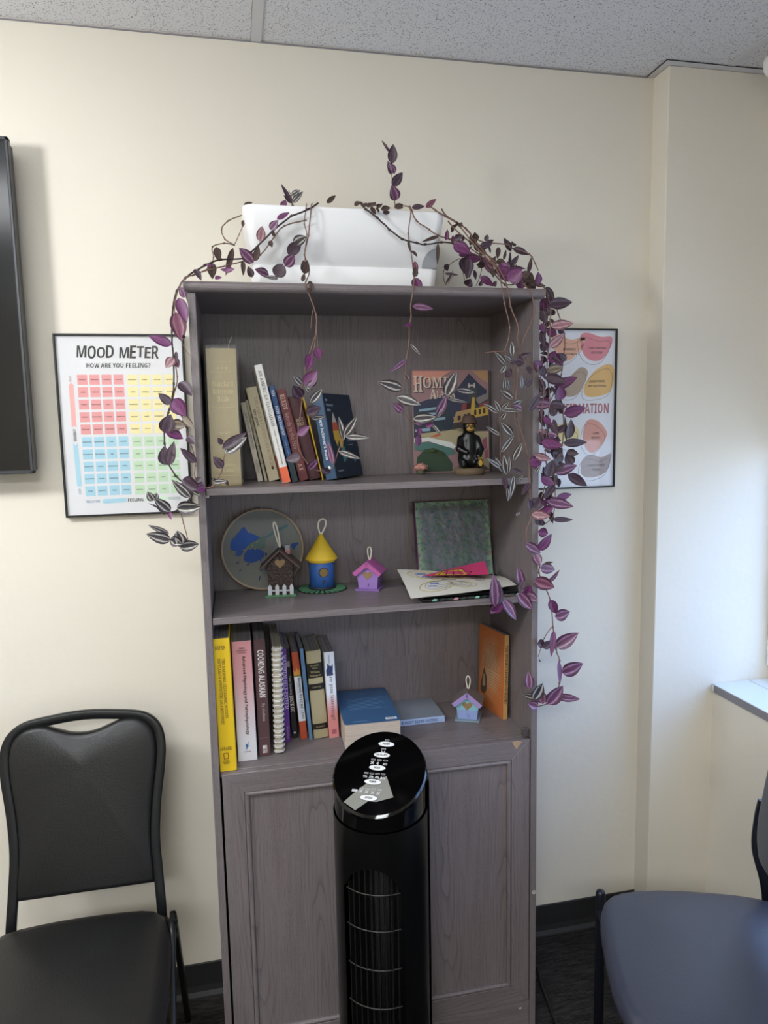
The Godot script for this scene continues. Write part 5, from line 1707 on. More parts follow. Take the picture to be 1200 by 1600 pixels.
	v = vine([Vector3(0.5813, 1.9871, 0.2), Vector3(0.6054, 1.9571, 0.21), Vector3(0.6388, 1.9289, 0.22), Vector3(0.6669, 1.8996, 0.24), Vector3(0.6936, 1.8685, 0.27), Vector3(0.7232, 1.8504, 0.28), Vector3(0.7612, 1.8315, 0.29), Vector3(0.7729, 1.8238, 0.3), Vector3(0.7823, 1.8059, 0.3), Vector3(0.7896, 1.7812, 0.298), Vector3(0.7908, 1.7491, 0.296), Vector3(0.7896, 1.7095, 0.296), Vector3(0.7853, 1.6753, 0.296), Vector3(0.7824, 1.6422, 0.298), Vector3(0.789, 1.5744, 0.3), Vector3(0.7832, 1.5164, 0.3), Vector3(0.7789, 1.4595, 0.3), Vector3(0.7836, 1.4003, 0.3), Vector3(0.7664, 1.3494, 0.305)], 0.0016)
	leaf(v, Vector3(0.6764, 1.8877, 0.2567), Vector3(0.6989, 1.8824, 0.2602), 0.0143, "B")
	leaf(v, Vector3(0.7596, 1.8303, 0.2936), Vector3(0.7572, 1.8556, 0.3059), 0.0209, "P")
	leaf(v, Vector3(0.717, 1.8527, 0.2813), Vector3(0.724, 1.8149, 0.2864), 0.0253, "P")
	leaf(v, Vector3(0.6848, 1.8812, 0.2639), Vector3(0.696, 1.8462, 0.2795), 0.0288, "P")
	leaf(v, Vector3(0.7324, 1.8498, 0.2849), Vector3(0.7509, 1.8388, 0.2972), 0.027, "B")
	leaf(v, Vector3(0.7276, 1.8469, 0.2861), Vector3(0.7423, 1.8583, 0.2941), 0.0202, "B")
	leaf(v, Vector3(0.7547, 1.831, 0.2919), Vector3(0.7808, 1.8287, 0.2936), 0.0094, "D")
	leaf(v, Vector3(0.6311, 1.9338, 0.2192), Vector3(0.6464, 1.9428, 0.2161), 0.0155, "B")
	leaf(v, Vector3(0.6361, 1.9283, 0.221), Vector3(0.6634, 1.9086, 0.2313), 0.0172, "D")
	leaf(v, Vector3(0.7835, 1.7865, 0.3008), Vector3(0.8417, 1.7924, 0.2984), 0.027, "D")
	leaf(v, Vector3(0.7912, 1.7394, 0.2974), Vector3(0.8414, 1.7451, 0.3099), 0.0231, "K")
	leaf(v, Vector3(0.7855, 1.6921, 0.3014), Vector3(0.8215, 1.7211, 0.3101), 0.0217, "K")
	leaf(v, Vector3(0.7907, 1.5642, 0.3024), Vector3(0.8304, 1.5581, 0.3017), 0.0203, "D")
	leaf(v, Vector3(0.7992, 1.5374, 0.3025), Vector3(0.7915, 1.5615, 0.3066), 0.0204, "D")
	leaf(v, Vector3(0.783, 1.6399, 0.2999), Vector3(0.819, 1.6475, 0.3037), 0.0235, "T")
	leaf(v, Vector3(0.7772, 1.6248, 0.3008), Vector3(0.8226, 1.613, 0.316), 0.0254, "D")
	leaf(v, Vector3(0.7867, 1.5236, 0.3059), Vector3(0.8054, 1.4927, 0.3119), 0.017, "D")
	leaf(v, Vector3(0.7831, 1.4982, 0.3022), Vector3(0.8013, 1.4916, 0.3175), 0.0145, "M")
	leaf(v, Vector3(0.7838, 1.3992, 0.3026), Vector3(0.7942, 1.439, 0.3045), 0.0315, "D")
	leaf(v, Vector3(0.7676, 1.3963, 0.3018), Vector3(0.8033, 1.3812, 0.3042), 0.0245, "P")
	leaf(v, Vector3(0.7816, 1.3439, 0.3084), Vector3(0.8432, 1.3283, 0.3134), 0.0265, "M")
	v = vine([Vector3(0.6594, 1.8585, 0.28), Vector3(0.7008, 1.845, 0.29), Vector3(0.7208, 1.8227, 0.318), Vector3(0.7373, 1.7922, 0.322), Vector3(0.7375, 1.7544, 0.322), Vector3(0.7143, 1.7059, 0.322), Vector3(0.7117, 1.6823, 0.322), Vector3(0.7274, 1.6572, 0.322), Vector3(0.7536, 1.6282, 0.315), Vector3(0.7724, 1.5959, 0.305), Vector3(0.7666, 1.5384, 0.305), Vector3(0.7733, 1.4802, 0.305)], 0.0014)
	leaf(v, Vector3(0.724, 1.648, 0.3229), Vector3(0.7304, 1.63, 0.328), 0.0134, "D")
	leaf(v, Vector3(0.7696, 1.5932, 0.306), Vector3(0.7613, 1.6271, 0.3058), 0.0202, "D")
	leaf(v, Vector3(0.7699, 1.534, 0.3064), Vector3(0.7907, 1.5184, 0.3092), 0.0196, "P")
	v = vine([Vector3(0.7774, 1.8258, 0.29), Vector3(0.8042, 1.7986, 0.28), Vector3(0.8227, 1.7712, 0.27), Vector3(0.8408, 1.7266, 0.265), Vector3(0.8412, 1.6924, 0.265), Vector3(0.8368, 1.6709, 0.268), Vector3(0.8314, 1.6341, 0.27), Vector3(0.7992, 1.5749, 0.285)], 0.0014)
	leaf(v, Vector3(0.7821, 1.8267, 0.2907), Vector3(0.8036, 1.792, 0.2852), 0.0186, "D")
	leaf(v, Vector3(0.822, 1.737, 0.2691), Vector3(0.8387, 1.7293, 0.2682), 0.0173, "D")
	leaf(v, Vector3(0.8262, 1.6542, 0.2729), Vector3(0.8148, 1.6827, 0.2785), 0.0316, "P")
	leaf(v, Vector3(0.8414, 1.6654, 0.273), Vector3(0.8189, 1.6819, 0.2814), 0.016, "D")
	leaf(v, Vector3(0.8081, 1.6043, 0.2824), Vector3(0.8604, 1.6261, 0.2958), 0.0245, "P")
	v = vine([Vector3(0.7806, 1.8175, 0.29), Vector3(0.7919, 1.77, 0.28), Vector3(0.7861, 1.7128, 0.28), Vector3(0.8024, 1.6552, 0.28), Vector3(0.8157, 1.5969, 0.28), Vector3(0.8323, 1.549, 0.28), Vector3(0.8315, 1.474, 0.28), Vector3(0.8181, 1.4491, 0.285), Vector3(0.807, 1.43, 0.285), Vector3(0.8083, 1.3809, 0.29), Vector3(0.8088, 1.3297, 0.29), Vector3(0.7987, 1.3004, 0.295), Vector3(0.778, 1.2885, 0.3)], 0.0013)
	leaf(v, Vector3(0.788, 1.7296, 0.2829), Vector3(0.812, 1.7231, 0.2841), 0.0257, "P")
	leaf(v, Vector3(0.7948, 1.6599, 0.2859), Vector3(0.813, 1.6872, 0.2832), 0.025, "P")
	leaf(v, Vector3(0.8213, 1.5734, 0.2846), Vector3(0.8142, 1.6075, 0.2928), 0.0315, "P")
	leaf(v, Vector3(0.8332, 1.5432, 0.2812), Vector3(0.8832, 1.5556, 0.2936), 0.0294, "P")
	leaf(v, Vector3(0.8133, 1.5014, 0.2855), Vector3(0.8323, 1.5183, 0.2933), 0.018, "D")
	leaf(v, Vector3(0.8449, 1.4851, 0.2847), Vector3(0.8425, 1.5317, 0.2965), 0.0241, "D")
	leaf(v, Vector3(0.8323, 1.4757, 0.2817), Vector3(0.8927, 1.4749, 0.2872), 0.0208, "D")
	leaf(v, Vector3(0.8398, 1.4813, 0.2835), Vector3(0.8288, 1.5384, 0.2959), 0.0087, "D")
	leaf(v, Vector3(0.8005, 1.4447, 0.29), Vector3(0.821, 1.464, 0.3022), 0.0287, "D")
	leaf(v, Vector3(0.8234, 1.4258, 0.2894), Vector3(0.7942, 1.457, 0.3031), 0.0318, "D")
	leaf(v, Vector3(0.8384, 1.454, 0.2871), Vector3(0.8643, 1.4497, 0.2964), 0.0181, "D")
	leaf(v, Vector3(0.8501, 1.4223, 0.2871), Vector3(0.841, 1.4525, 0.2818), 0.0256, "D")
	leaf(v, Vector3(0.807, 1.408, 0.2889), Vector3(0.8667, 1.4227, 0.2909), 0.0268, "M")
	leaf(v, Vector3(0.8074, 1.4184, 0.2877), Vector3(0.83, 1.4274, 0.3001), 0.0181, "D")
	leaf(v, Vector3(0.8396, 1.4026, 0.2917), Vector3(0.8858, 1.3737, 0.2995), 0.0235, "D")
	leaf(v, Vector3(0.8053, 1.3809, 0.2941), Vector3(0.7729, 1.3477, 0.3031), 0.0194, "D")
	leaf(v, Vector3(0.811, 1.3486, 0.2934), Vector3(0.8514, 1.3549, 0.2875), 0.0181, "P")
	leaf(v, Vector3(0.7756, 1.3216, 0.2977), Vector3(0.7963, 1.3281, 0.3082), 0.018, "P")
	leaf(v, Vector3(0.799, 1.2987, 0.2985), Vector3(0.8502, 1.2957, 0.3043), 0.013, "D")
	leaf(v, Vector3(0.7624, 1.2871, 0.3043), Vector3(0.7718, 1.3058, 0.2997), 0.025, "D")
	leaf(v, Vector3(0.7607, 1.2735, 0.3047), Vector3(0.7854, 1.2668, 0.3042), 0.0234, "P")
	v = vine([Vector3(0.779, 1.8123, 0.28), Vector3(0.7804, 1.7407, 0.285), Vector3(0.7756, 1.6687, 0.29), Vector3(0.766, 1.5965, 0.295), Vector3(0.769, 1.524, 0.3), Vector3(0.7757, 1.4654, 0.3)], 0.0011)
	leaf(v, Vector3(0.7764, 1.8025, 0.282), Vector3(0.7924, 1.7755, 0.2819), 0.029, "P")
	leaf(v, Vector3(0.7714, 1.7757, 0.2871), Vector3(0.7837, 1.7475, 0.2856), 0.0224, "D")
	leaf(v, Vector3(0.7701, 1.7259, 0.2907), Vector3(0.7719, 1.6928, 0.3062), 0.0177, "D")
	leaf(v, Vector3(0.7727, 1.747, 0.288), Vector3(0.7789, 1.726, 0.2904), 0.0164, "P")
	leaf(v, Vector3(0.7687, 1.6416, 0.2953), Vector3(0.745, 1.6608, 0.3043), 0.0277, "P")
	leaf(v, Vector3(0.7677, 1.6289, 0.2976), Vector3(0.7755, 1.6507, 0.3051), 0.0202, "D")
	leaf(v, Vector3(0.7501, 1.5647, 0.3014), Vector3(0.7946, 1.5643, 0.2971), 0.0248, "M")
	leaf(v, Vector3(0.74, 1.5536, 0.2996), Vector3(0.757, 1.5698, 0.2992), 0.0111, "D")
	leaf(v, Vector3(0.7802, 1.6893, 0.2932), Vector3(0.7683, 1.7009, 0.2939), 0.0215, "D")
	leaf(v, Vector3(0.7576, 1.5033, 0.3038), Vector3(0.7872, 1.5007, 0.2981), 0.0144, "K")
	leaf(v, Vector3(0.7727, 1.4716, 0.3013), Vector3(0.7615, 1.5038, 0.3012), 0.0211, "D")
	leaf(v, Vector3(0.7671, 1.4807, 0.3044), Vector3(0.8153, 1.469, 0.3136), 0.0282, "P")
	leaf(v, Vector3(0.763, 1.5393, 0.3033), Vector3(0.7768, 1.5136, 0.3037), 0.0196, "D")
	leaf(v, Vector3(0.7672, 1.5848, 0.2994), Vector3(0.7789, 1.5945, 0.3036), 0.0163, "D")
	v = vine([Vector3(0.7956, 1.0446, 0.31), Vector3(0.7746, 1.0189, 0.312), Vector3(0.7591, 0.9746, 0.313)], 0.0011)
	leaf(v, Vector3(0.7558, 1.0081, 0.3157), Vector3(0.7753, 1.0068, 0.3123), 0.0213, "D")
	leaf(v, Vector3(0.7686, 0.9968, 0.318), Vector3(0.7906, 1.0133, 0.3164), 0.0197, "D")
	small_leaf(Vector3(0.7574, 0.9694, 0.3189), Vector3(0.7556, 0.9701, 0.3335), 0.0057, "D")
	v = vine([Vector3(0.7485, 1.1615, 0.316), Vector3(0.7316, 1.1488, 0.322), Vector3(0.7068, 1.13, 0.325), Vector3(0.6704, 1.1337, 0.33), Vector3(0.6468, 1.1217, 0.335)], 0.0012)
	leaf(v, Vector3(0.7466, 1.1622, 0.3173), Vector3(0.7938, 1.1419, 0.3214), 0.0323, "R")
	leaf(v, Vector3(0.6418, 1.1116, 0.3401), Vector3(0.6344, 1.1889, 0.3554), 0.0292, "M")
	leaf(v, Vector3(0.6557, 1.11, 0.338), Vector3(0.6524, 1.1717, 0.338), 0.0174, "D")
	leaf(v, Vector3(0.6397, 1.0967, 0.337), Vector3(0.6551, 1.1229, 0.3519), 0.0206, "P")
	leaf(v, Vector3(0.661, 1.1252, 0.3344), Vector3(0.6913, 1.077, 0.3412), 0.0278, "M")
	leaf(v, Vector3(0.7104, 1.1493, 0.3252), Vector3(0.6996, 1.1997, 0.3307), 0.0216, "M")
	leaf(v, Vector3(0.7049, 1.1365, 0.3304), Vector3(0.7167, 1.17, 0.3273), 0.0176, "D")
	leaf(v, Vector3(0.7008, 1.1375, 0.3306), Vector3(0.7334, 1.0968, 0.3358), 0.0279, "M")
	leaf(v, Vector3(0.7214, 1.1319, 0.3292), Vector3(0.7454, 1.118, 0.3387), 0.0256, "M")
	leaf(v, Vector3(0.7195, 1.1344, 0.3259), Vector3(0.7281, 1.1529, 0.3397), 0.0257, "P")
	leaf(v, Vector3(0.631, 1.0962, 0.3384), Vector3(0.6462, 1.119, 0.333), 0.0158, "P")
	v = vine([Vector3(0.6701, 1.6835, 0.322), Vector3(0.6723, 1.675, 0.324), Vector3(0.6678, 1.6404, 0.324), Vector3(0.6716, 1.5994, 0.322), Vector3(0.6596, 1.5504, 0.322), Vector3(0.6611, 1.5009, 0.322), Vector3(0.6611, 1.456, 0.322), Vector3(0.666, 1.4109, 0.325)], 0.001)
	leaf(v, Vector3(0.6717, 1.6516, 0.325), Vector3(0.6451, 1.6793, 0.3298), 0.0152, "S")
	leaf(v, Vector3(0.6592, 1.6345, 0.327), Vector3(0.6725, 1.6501, 0.3276), 0.0132, "S")
	leaf(v, Vector3(0.6715, 1.637, 0.3255), Vector3(0.6853, 1.6271, 0.3271), 0.0209, "D")
	leaf(v, Vector3(0.6693, 1.5968, 0.3246), Vector3(0.6656, 1.6228, 0.3371), 0.0121, "S")
	leaf(v, Vector3(0.6791, 1.5981, 0.323), Vector3(0.6736, 1.6194, 0.3335), 0.0114, "S")
	leaf(v, Vector3(0.6617, 1.5551, 0.3272), Vector3(0.682, 1.5702, 0.3238), 0.0121, "S")
	leaf(v, Vector3(0.6616, 1.5532, 0.3276), Vector3(0.7056, 1.5506, 0.3373), 0.0121, "S")
	leaf(v, Vector3(0.6524, 1.5467, 0.3275), Vector3(0.6192, 1.5674, 0.3279), 0.0133, "S")
	leaf(v, Vector3(0.66, 1.5491, 0.3249), Vector3(0.6464, 1.5737, 0.3275), 0.014, "S")
	leaf(v, Vector3(0.6601, 1.5325, 0.328), Vector3(0.6697, 1.548, 0.335), 0.0133, "S")
	leaf(v, Vector3(0.6587, 1.4972, 0.3248), Vector3(0.6241, 1.5177, 0.3282), 0.0121, "S")
	leaf(v, Vector3(0.6615, 1.4599, 0.3244), Vector3(0.6973, 1.4989, 0.3194), 0.0154, "S")
	leaf(v, Vector3(0.6907, 1.4408, 0.3247), Vector3(0.7075, 1.4806, 0.3371), 0.0174, "S")
	leaf(v, Vector3(0.6594, 1.425, 0.3265), Vector3(0.6218, 1.4479, 0.3411), 0.0135, "S")
	leaf(v, Vector3(0.6658, 1.4148, 0.327), Vector3(0.6455, 1.4497, 0.3269), 0.0141, "S")
	leaf(v, Vector3(0.6719, 1.4097, 0.3286), Vector3(0.6672, 1.4548, 0.3267), 0.0206, "S")
	leaf(v, Vector3(0.6775, 1.412, 0.3279), Vector3(0.6745, 1.4514, 0.3429), 0.0122, "S")
	leaf(v, Vector3(0.6645, 1.4063, 0.3304), Vector3(0.667, 1.3757, 0.3423), 0.0167, "D")
	leaf(v, Vector3(0.6903, 1.4053, 0.3292), Vector3(0.674, 1.3555, 0.3432), 0.0174, "S")
	leaf(v, Vector3(0.6737, 1.3796, 0.3307), Vector3(0.674, 1.3498, 0.3368), 0.0103, "S")
	leaf(v, Vector3(0.6863, 1.4218, 0.329), Vector3(0.7144, 1.4113, 0.3241), 0.009, "D")
	v = vine([Vector3(0.6701, 1.6835, 0.322), Vector3(0.6881, 1.6586, 0.322), Vector3(0.6927, 1.6097, 0.322), Vector3(0.6883, 1.5606, 0.322), Vector3(0.7068, 1.4821, 0.322)], 0.0009)
	leaf(v, Vector3(0.6867, 1.6708, 0.3267), Vector3(0.6838, 1.701, 0.3306), 0.0164, "S")
	leaf(v, Vector3(0.6841, 1.6587, 0.3268), Vector3(0.6638, 1.6712, 0.3349), 0.0114, "S")
	leaf(v, Vector3(0.6892, 1.5758, 0.3244), Vector3(0.6589, 1.5967, 0.3195), 0.0204, "S")
	leaf(v, Vector3(0.6811, 1.6538, 0.3276), Vector3(0.7027, 1.6626, 0.3244), 0.0101, "D")
	leaf(v, Vector3(0.6875, 1.5635, 0.3254), Vector3(0.7126, 1.5722, 0.3269), 0.0153, "S")
	leaf(v, Vector3(0.688, 1.4974, 0.3245), Vector3(0.6575, 1.5261, 0.3347), 0.0186, "S")
	v = vine([Vector3(0.4661, 2.0178, 0.17), Vector3(0.4644, 2.024, 0.17), Vector3(0.4594, 2.0679, 0.17), Vector3(0.4568, 2.097, 0.17), Vector3(0.4549, 2.1385, 0.17), Vector3(0.4463, 2.1545, 0.17), Vector3(0.4367, 2.163, 0.17)], 0.0012)
	leaf(v, Vector3(0.4576, 2.1137, 0.1759), Vector3(0.4611, 2.1553, 0.1756), 0.0223, "D")
	leaf(v, Vector3(0.4544, 2.09, 0.1743), Vector3(0.4481, 2.1198, 0.1749), 0.0134, "M")
	leaf(v, Vector3(0.4635, 2.0927, 0.1738), Vector3(0.45, 2.1185, 0.1765), 0.019, "M")
	leaf(v, Vector3(0.458, 2.066, 0.1718), Vector3(0.483, 2.0977, 0.1694), 0.0213, "D")
	leaf(v, Vector3(0.466, 2.0348, 0.172), Vector3(0.4535, 2.0641, 0.186), 0.0259, "M")
	leaf(v, Vector3(0.4635, 2.0187, 0.1735), Vector3(0.4839, 2.0271, 0.1723), 0.0135, "B")
	small_leaf(Vector3(0.4536, 2.1364, 0.1755), Vector3(0.4311, 2.1545, 0.1915), 0.0045, "D")
	v = vine([Vector3(0.2279, 1.9949, 0.2), Vector3(0.2263, 2.0089, 0.2), Vector3(0.2248, 2.0269, 0.2), Vector3(0.2189, 2.0367, 0.2)], 0.001)
	leaf(v, Vector3(0.2037, 1.9979, 0.2032), Vector3(0.2129, 2.0161, 0.2003), 0.0143, "P")
	leaf(v, Vector3(0.2193, 1.9936, 0.202), Vector3(0.2155, 2.0071, 0.198), 0.0143, "M")
	small_leaf(Vector3(0.225, 1.9972, 0.2027), Vector3(0.2303, 2.0084, 0.1987), 0.0107, "M")
	small_leaf(Vector3(0.2245, 2.0098, 0.2022), Vector3(0.2094, 2.0261, 0.2019), 0.006, "D")
	leaf(v, Vector3(0.2259, 2.0078, 0.2038), Vector3(0.2015, 2.0441, 0.2174), 0.0107, "D")
	leaf(v, Vector3(0.2259, 2.0095, 0.2047), Vector3(0.2503, 2.0345, 0.2078), 0.0129, "S")
	leaf(v, Vector3(0.2254, 2.0252, 0.2031), Vector3(0.244, 2.0363, 0.2086), 0.0129, "S")
	leaf(v, Vector3(0.224, 2.0092, 0.2029), Vector3(0.2078, 2.0248, 0.2043), 0.0075, "D")
	v = vine([Vector3(0.6091, 1.9051, 0.2), Vector3(0.592, 1.8955, 0.2), Vector3(0.5837, 1.8883, 0.19), Vector3(0.5753, 1.8783, 0.18), Vector3(0.5776, 1.8471, 0.19), Vector3(0.5917, 1.8666, 0.2), Vector3(0.5904, 1.8771, 0.2)], 0.001)
	leaf(v, Vector3(0.6059, 1.9113, 0.2013), Vector3(0.632, 1.9147, 0.2014), 0.0153, "P")
	leaf(v, Vector3(0.5739, 1.891, 0.1944), Vector3(0.5838, 1.8783, 0.1912), 0.016, "D")
	leaf(v, Vector3(0.5765, 1.8733, 0.185), Vector3(0.6089, 1.8685, 0.1928), 0.007, "D")
	leaf(v, Vector3(0.5762, 1.8483, 0.1946), Vector3(0.5939, 1.8746, 0.1934), 0.0056, "D")
	v = vine([Vector3(0.6148, 1.9066, 0.2), Vector3(0.6174, 1.8725, 0.2), Vector3(0.6244, 1.8435, 0.2)], 0.001)
	leaf(v, Vector3(0.6168, 1.9022, 0.2024), Vector3(0.6633, 1.9036, 0.2018), 0.0229, "P")
	leaf(v, Vector3(0.6138, 1.9059, 0.203), Vector3(0.6293, 1.8595, 0.2068), 0.0319, "D")
	leaf(v, Vector3(0.6233, 1.8424, 0.2058), Vector3(0.6296, 1.8558, 0.2184), 0.0223, "D")
	v = vine([Vector3(0.6562, 1.8901, 0.22), Vector3(0.6518, 1.8639, 0.22), Vector3(0.6403, 1.84, 0.22)], 0.001)
	leaf(v, Vector3(0.6343, 1.8741, 0.2254), Vector3(0.6418, 1.8532, 0.2198), 0.0096, "D")
	leaf(v, Vector3(0.6514, 1.8605, 0.2212), Vector3(0.6811, 1.8388, 0.2308), 0.018, "P")
	small_leaf(Vector3(0.6469, 1.8386, 0.2255), Vector3(0.653, 1.8501, 0.2299), 0.0097, "D")
	v = vine([Vector3(0.732, 1.9288, 0.21), Vector3(0.7277, 1.8917, 0.21)], 0.0008)
	leaf(v, Vector3(0.7275, 1.9211, 0.2139), Vector3(0.7148, 1.953, 0.2079), 0.0196, "D")
	leaf(v, Vector3(0.7265, 1.8904, 0.213), Vector3(0.722, 1.9165, 0.2273), 0.0077, "D")
	leaf(v, Vector3(0.727, 1.8879, 0.2151), Vector3(0.7426, 1.9096, 0.2279), 0.0133, "D")
	leaf(v, Vector3(0.7268, 1.8864, 0.2159), Vector3(0.767, 1.8822, 0.2153), 0.0077, "D")
	v = vine([Vector3(0.776, 1.907, 0.23), Vector3(0.7673, 1.8857, 0.23), Vector3(0.7645, 1.8671, 0.23)], 0.0008)
	leaf(v, Vector3(0.7638, 1.8689, 0.2315), Vector3(0.7758, 1.9072, 0.2289), 0.0119, "D")
	leaf(v, Vector3(0.7659, 1.8611, 0.2336), Vector3(0.7709, 1.8159, 0.2426), 0.0251, "B")
	v = vine([Vector3(-0.0165, 1.702, 0.315), Vector3(-0.0072, 1.6809, 0.318), Vector3(0.0018, 1.6703, 0.32)], 0.0007)
	small_leaf(Vector3(-0.0092, 1.7048, 0.3207), Vector3(-0.0108, 1.7104, 0.3306), 0.0068, "D")
	v = vine([Vector3(0.2506, 1.764, 0.322), Vector3(0.2476, 1.7462, 0.32), Vector3(0.2459, 1.7271, 0.318)], 0.0009)
	small_leaf(Vector3(0.82, 1.488, 0.2562), Vector3(0.8118, 1.4597, 0.2813), 0.0114, "D")
	small_leaf(Vector3(0.7893, 1.4898, 0.2741), Vector3(0.8057, 1.4767, 0.2779), 0.0107, "D")
	small_leaf(Vector3(0.8162, 1.6566, 0.2787), Vector3(0.8464, 1.6429, 0.25), 0.0132, "P")
	small_leaf(Vector3(0.7899, 1.6678, 0.2708), Vector3(0.7733, 1.6528, 0.2719), 0.0102, "P")
	small_leaf(Vector3(0.7891, 1.4607, 0.2752), Vector3(0.8169, 1.4524, 0.2668), 0.0115, "M")
	small_leaf(Vector3(0.7904, 1.5973, 0.2765), Vector3(0.7973, 1.567, 0.2645), 0.0124, "D")
	small_leaf(Vector3(0.8062, 1.415, 0.2841), Vector3(0.8169, 1.3891, 0.2625), 0.0149, "D")
	small_leaf(Vector3(0.7869, 1.5777, 0.2737), Vector3(0.7701, 1.5665, 0.2744), 0.0154, "P")
	small_leaf(Vector3(0.8091, 1.6012, 0.2668), Vector3(0.7946, 1.5933, 0.2585), 0.0158, "D")
	small_leaf(Vector3(0.8067, 1.6015, 0.2764), Vector3(0.8317, 1.5845, 0.2626), 0.0107, "D")
	small_leaf(Vector3(0.7902, 1.3482, 0.2774), Vector3(0.8261, 1.321, 0.2513), 0.014, "P")
	small_leaf(Vector3(0.8313, 1.3915, 0.2573), Vector3(0.837, 1.3682, 0.2532), 0.0125, "D")
	small_leaf(Vector3(0.8155, 1.5307, 0.2643), Vector3(0.8167, 1.5003, 0.2822), 0.0105, "M")
	small_leaf(Vector3(0.7956, 1.5739, 0.2659), Vector3(0.7684, 1.5632, 0.2859), 0.0102, "P")
	small_leaf(Vector3(0.8054, 1.6826, 0.2689), Vector3(0.8056, 1.6566, 0.2821), 0.0104, "D")
	small_leaf(Vector3(0.8139, 1.4393, 0.2837), Vector3(0.828, 1.4159, 0.2747), 0.0116, "M")
	small_leaf(Vector3(0.8201, 1.4673, 0.2729), Vector3(0.8306, 1.4405, 0.2822), 0.0157, "D")
	small_leaf(Vector3(0.7792, 1.7862, 0.2836), Vector3(0.7904, 1.7558, 0.2655), 0.0115, "P")
	small_leaf(Vector3(0.7776, 1.4071, 0.2829), Vector3(0.7878, 1.3842, 0.2621), 0.0142, "D")
	small_leaf(Vector3(0.7882, 1.5085, 0.2785), Vector3(0.8113, 1.4849, 0.2532), 0.0112, "D")
	small_leaf(Vector3(0.7806, 1.6834, 0.2648), Vector3(0.793, 1.6728, 0.2892), 0.0153, "D")
	small_leaf(Vector3(0.7763, 1.6738, 0.2763), Vector3(0.8019, 1.6624, 0.2679), 0.0114, "P")
	small_leaf(Vector3(0.8147, 1.5793, 0.2782), Vector3(0.8306, 1.5579, 0.2804), 0.0147, "D")
	small_leaf(Vector3(0.8065, 1.6614, 0.261), Vector3(0.8171, 1.6321, 0.2599), 0.0115, "D")
	small_leaf(Vector3(0.8221, 1.6672, 0.2625), Vector3(0.838, 1.6535, 0.2598), 0.0132, "M")
	small_leaf(Vector3(0.8092, 1.4084, 0.2692), Vector3(0.7842, 1.4041, 0.2828), 0.015, "D")
	small_leaf(Vector3(0.7818, 1.7787, 0.2842), Vector3(0.8042, 1.7694, 0.2733), 0.0156, "D")
	small_leaf(Vector3(0.7823, 1.5547, 0.2749), Vector3(0.7866, 1.5239, 0.2503), 0.0138, "M")
	small_leaf(Vector3(0.791, 1.5022, 0.2611), Vector3(0.7989, 1.4805, 0.2602), 0.0136, "M")
	small_leaf(Vector3(0.812, 1.3552, 0.2662), Vector3(0.7905, 1.3385, 0.2748), 0.0105, "D")
	small_leaf(Vector3(0.8051, 1.415, 0.2669), Vector3(0.821, 1.4065, 0.272), 0.0138, "D")
	small_leaf(Vector3(0.7934, 1.486, 0.275), Vector3(0.816, 1.4566, 0.2667), 0.0103, "M")
	small_leaf(Vector3(0.7865, 1.5283, 0.2849), Vector3(0.8033, 1.4955, 0.2646), 0.0112, "M")
	small_leaf(Vector3(0.8264, 1.6074, 0.2584), Vector3(0.833, 1.5849, 0.2536), 0.0135, "D")
	small_leaf(Vector3(0.7817, 1.5798, 0.2742), Vector3(0.8002, 1.5723, 0.2864), 0.0105, "P")
	small_leaf(Vector3(0.8123, 1.3479, 0.2599), Vector3(0.8321, 1.3302, 0.2569), 0.0104, "P")
	small_leaf(Vector3(0.82, 1.5655, 0.2588), Vector3(0.7871, 1.5574, 0.2877), 0.0159, "P")
	small_leaf(Vector3(0.8014, 1.65, 0.2764), Vector3(0.7946, 1.6297, 0.2775), 0.0153, "M")
	small_leaf(Vector3(0.7832, 1.421, 0.2799), Vector3(0.8019, 1.3864, 0.2573), 0.0113, "P")
	small_leaf(Vector3(0.7812, 1.3457, 0.2841), Vector3(0.7899, 1.3236, 0.2826), 0.0112, "P")
	small_leaf(Vector3(0.8115, 1.3912, 0.2667), Vector3(0.8015, 1.3678, 0.2682), 0.0151, "D")
	small_leaf(Vector3(0.7932, 1.4879, 0.266), Vector3(0.8063, 1.4671, 0.2701), 0.0111, "D")
	small_leaf(Vector3(0.7961, 1.5027, 0.2784), Vector3(0.8198, 1.4781, 0.2683), 0.0111, "P")
	small_leaf(Vector3(0.7747, 1.6088, 0.2791), Vector3(0.7878, 1.5854, 0.2702), 0.0139, "D")
	small_leaf(Vector3(0.7803, 1.4944, 0.2703), Vector3(0.7725, 1.4675, 0.2522), 0.013, "P")
	small_leaf(Vector3(0.8128, 1.4857, 0.2734), Vector3(0.8291, 1.4795, 0.2777), 0.0107, "D")
	small_leaf(Vector3(0.8041, 1.3206, 0.26), Vector3(0.7661, 1.3123, 0.2815), 0.0156, "D")
	small_leaf(Vector3(0.8052, 1.3965, 0.2734), Vector3(0.8135, 1.3771, 0.2862), 0.0127, "D")
	small_leaf(Vector3(0.8202, 1.5594, 0.2702), Vector3(0.8396, 1.5422, 0.2628), 0.0102, "D")
	small_leaf(Vector3(0.8079, 1.6078, 0.2663), Vector3(0.8136, 1.5863, 0.2817), 0.0116, "P")
	small_leaf(Vector3(0.8148, 1.7775, 0.2706), Vector3(0.7895, 1.7674, 0.2775), 0.0154, "D")
	small_leaf(Vector3(0.8075, 1.3151, 0.2629), Vector3(0.8038, 1.2864, 0.2896), 0.0135, "D")
	small_leaf(Vector3(0.7731, 1.6417, 0.2837), Vector3(0.8007, 1.6217, 0.2619), 0.0131, "D")
	small_leaf(Vector3(0.8268, 1.4919, 0.2644), Vector3(0.8283, 1.4612, 0.2501), 0.0102, "D")
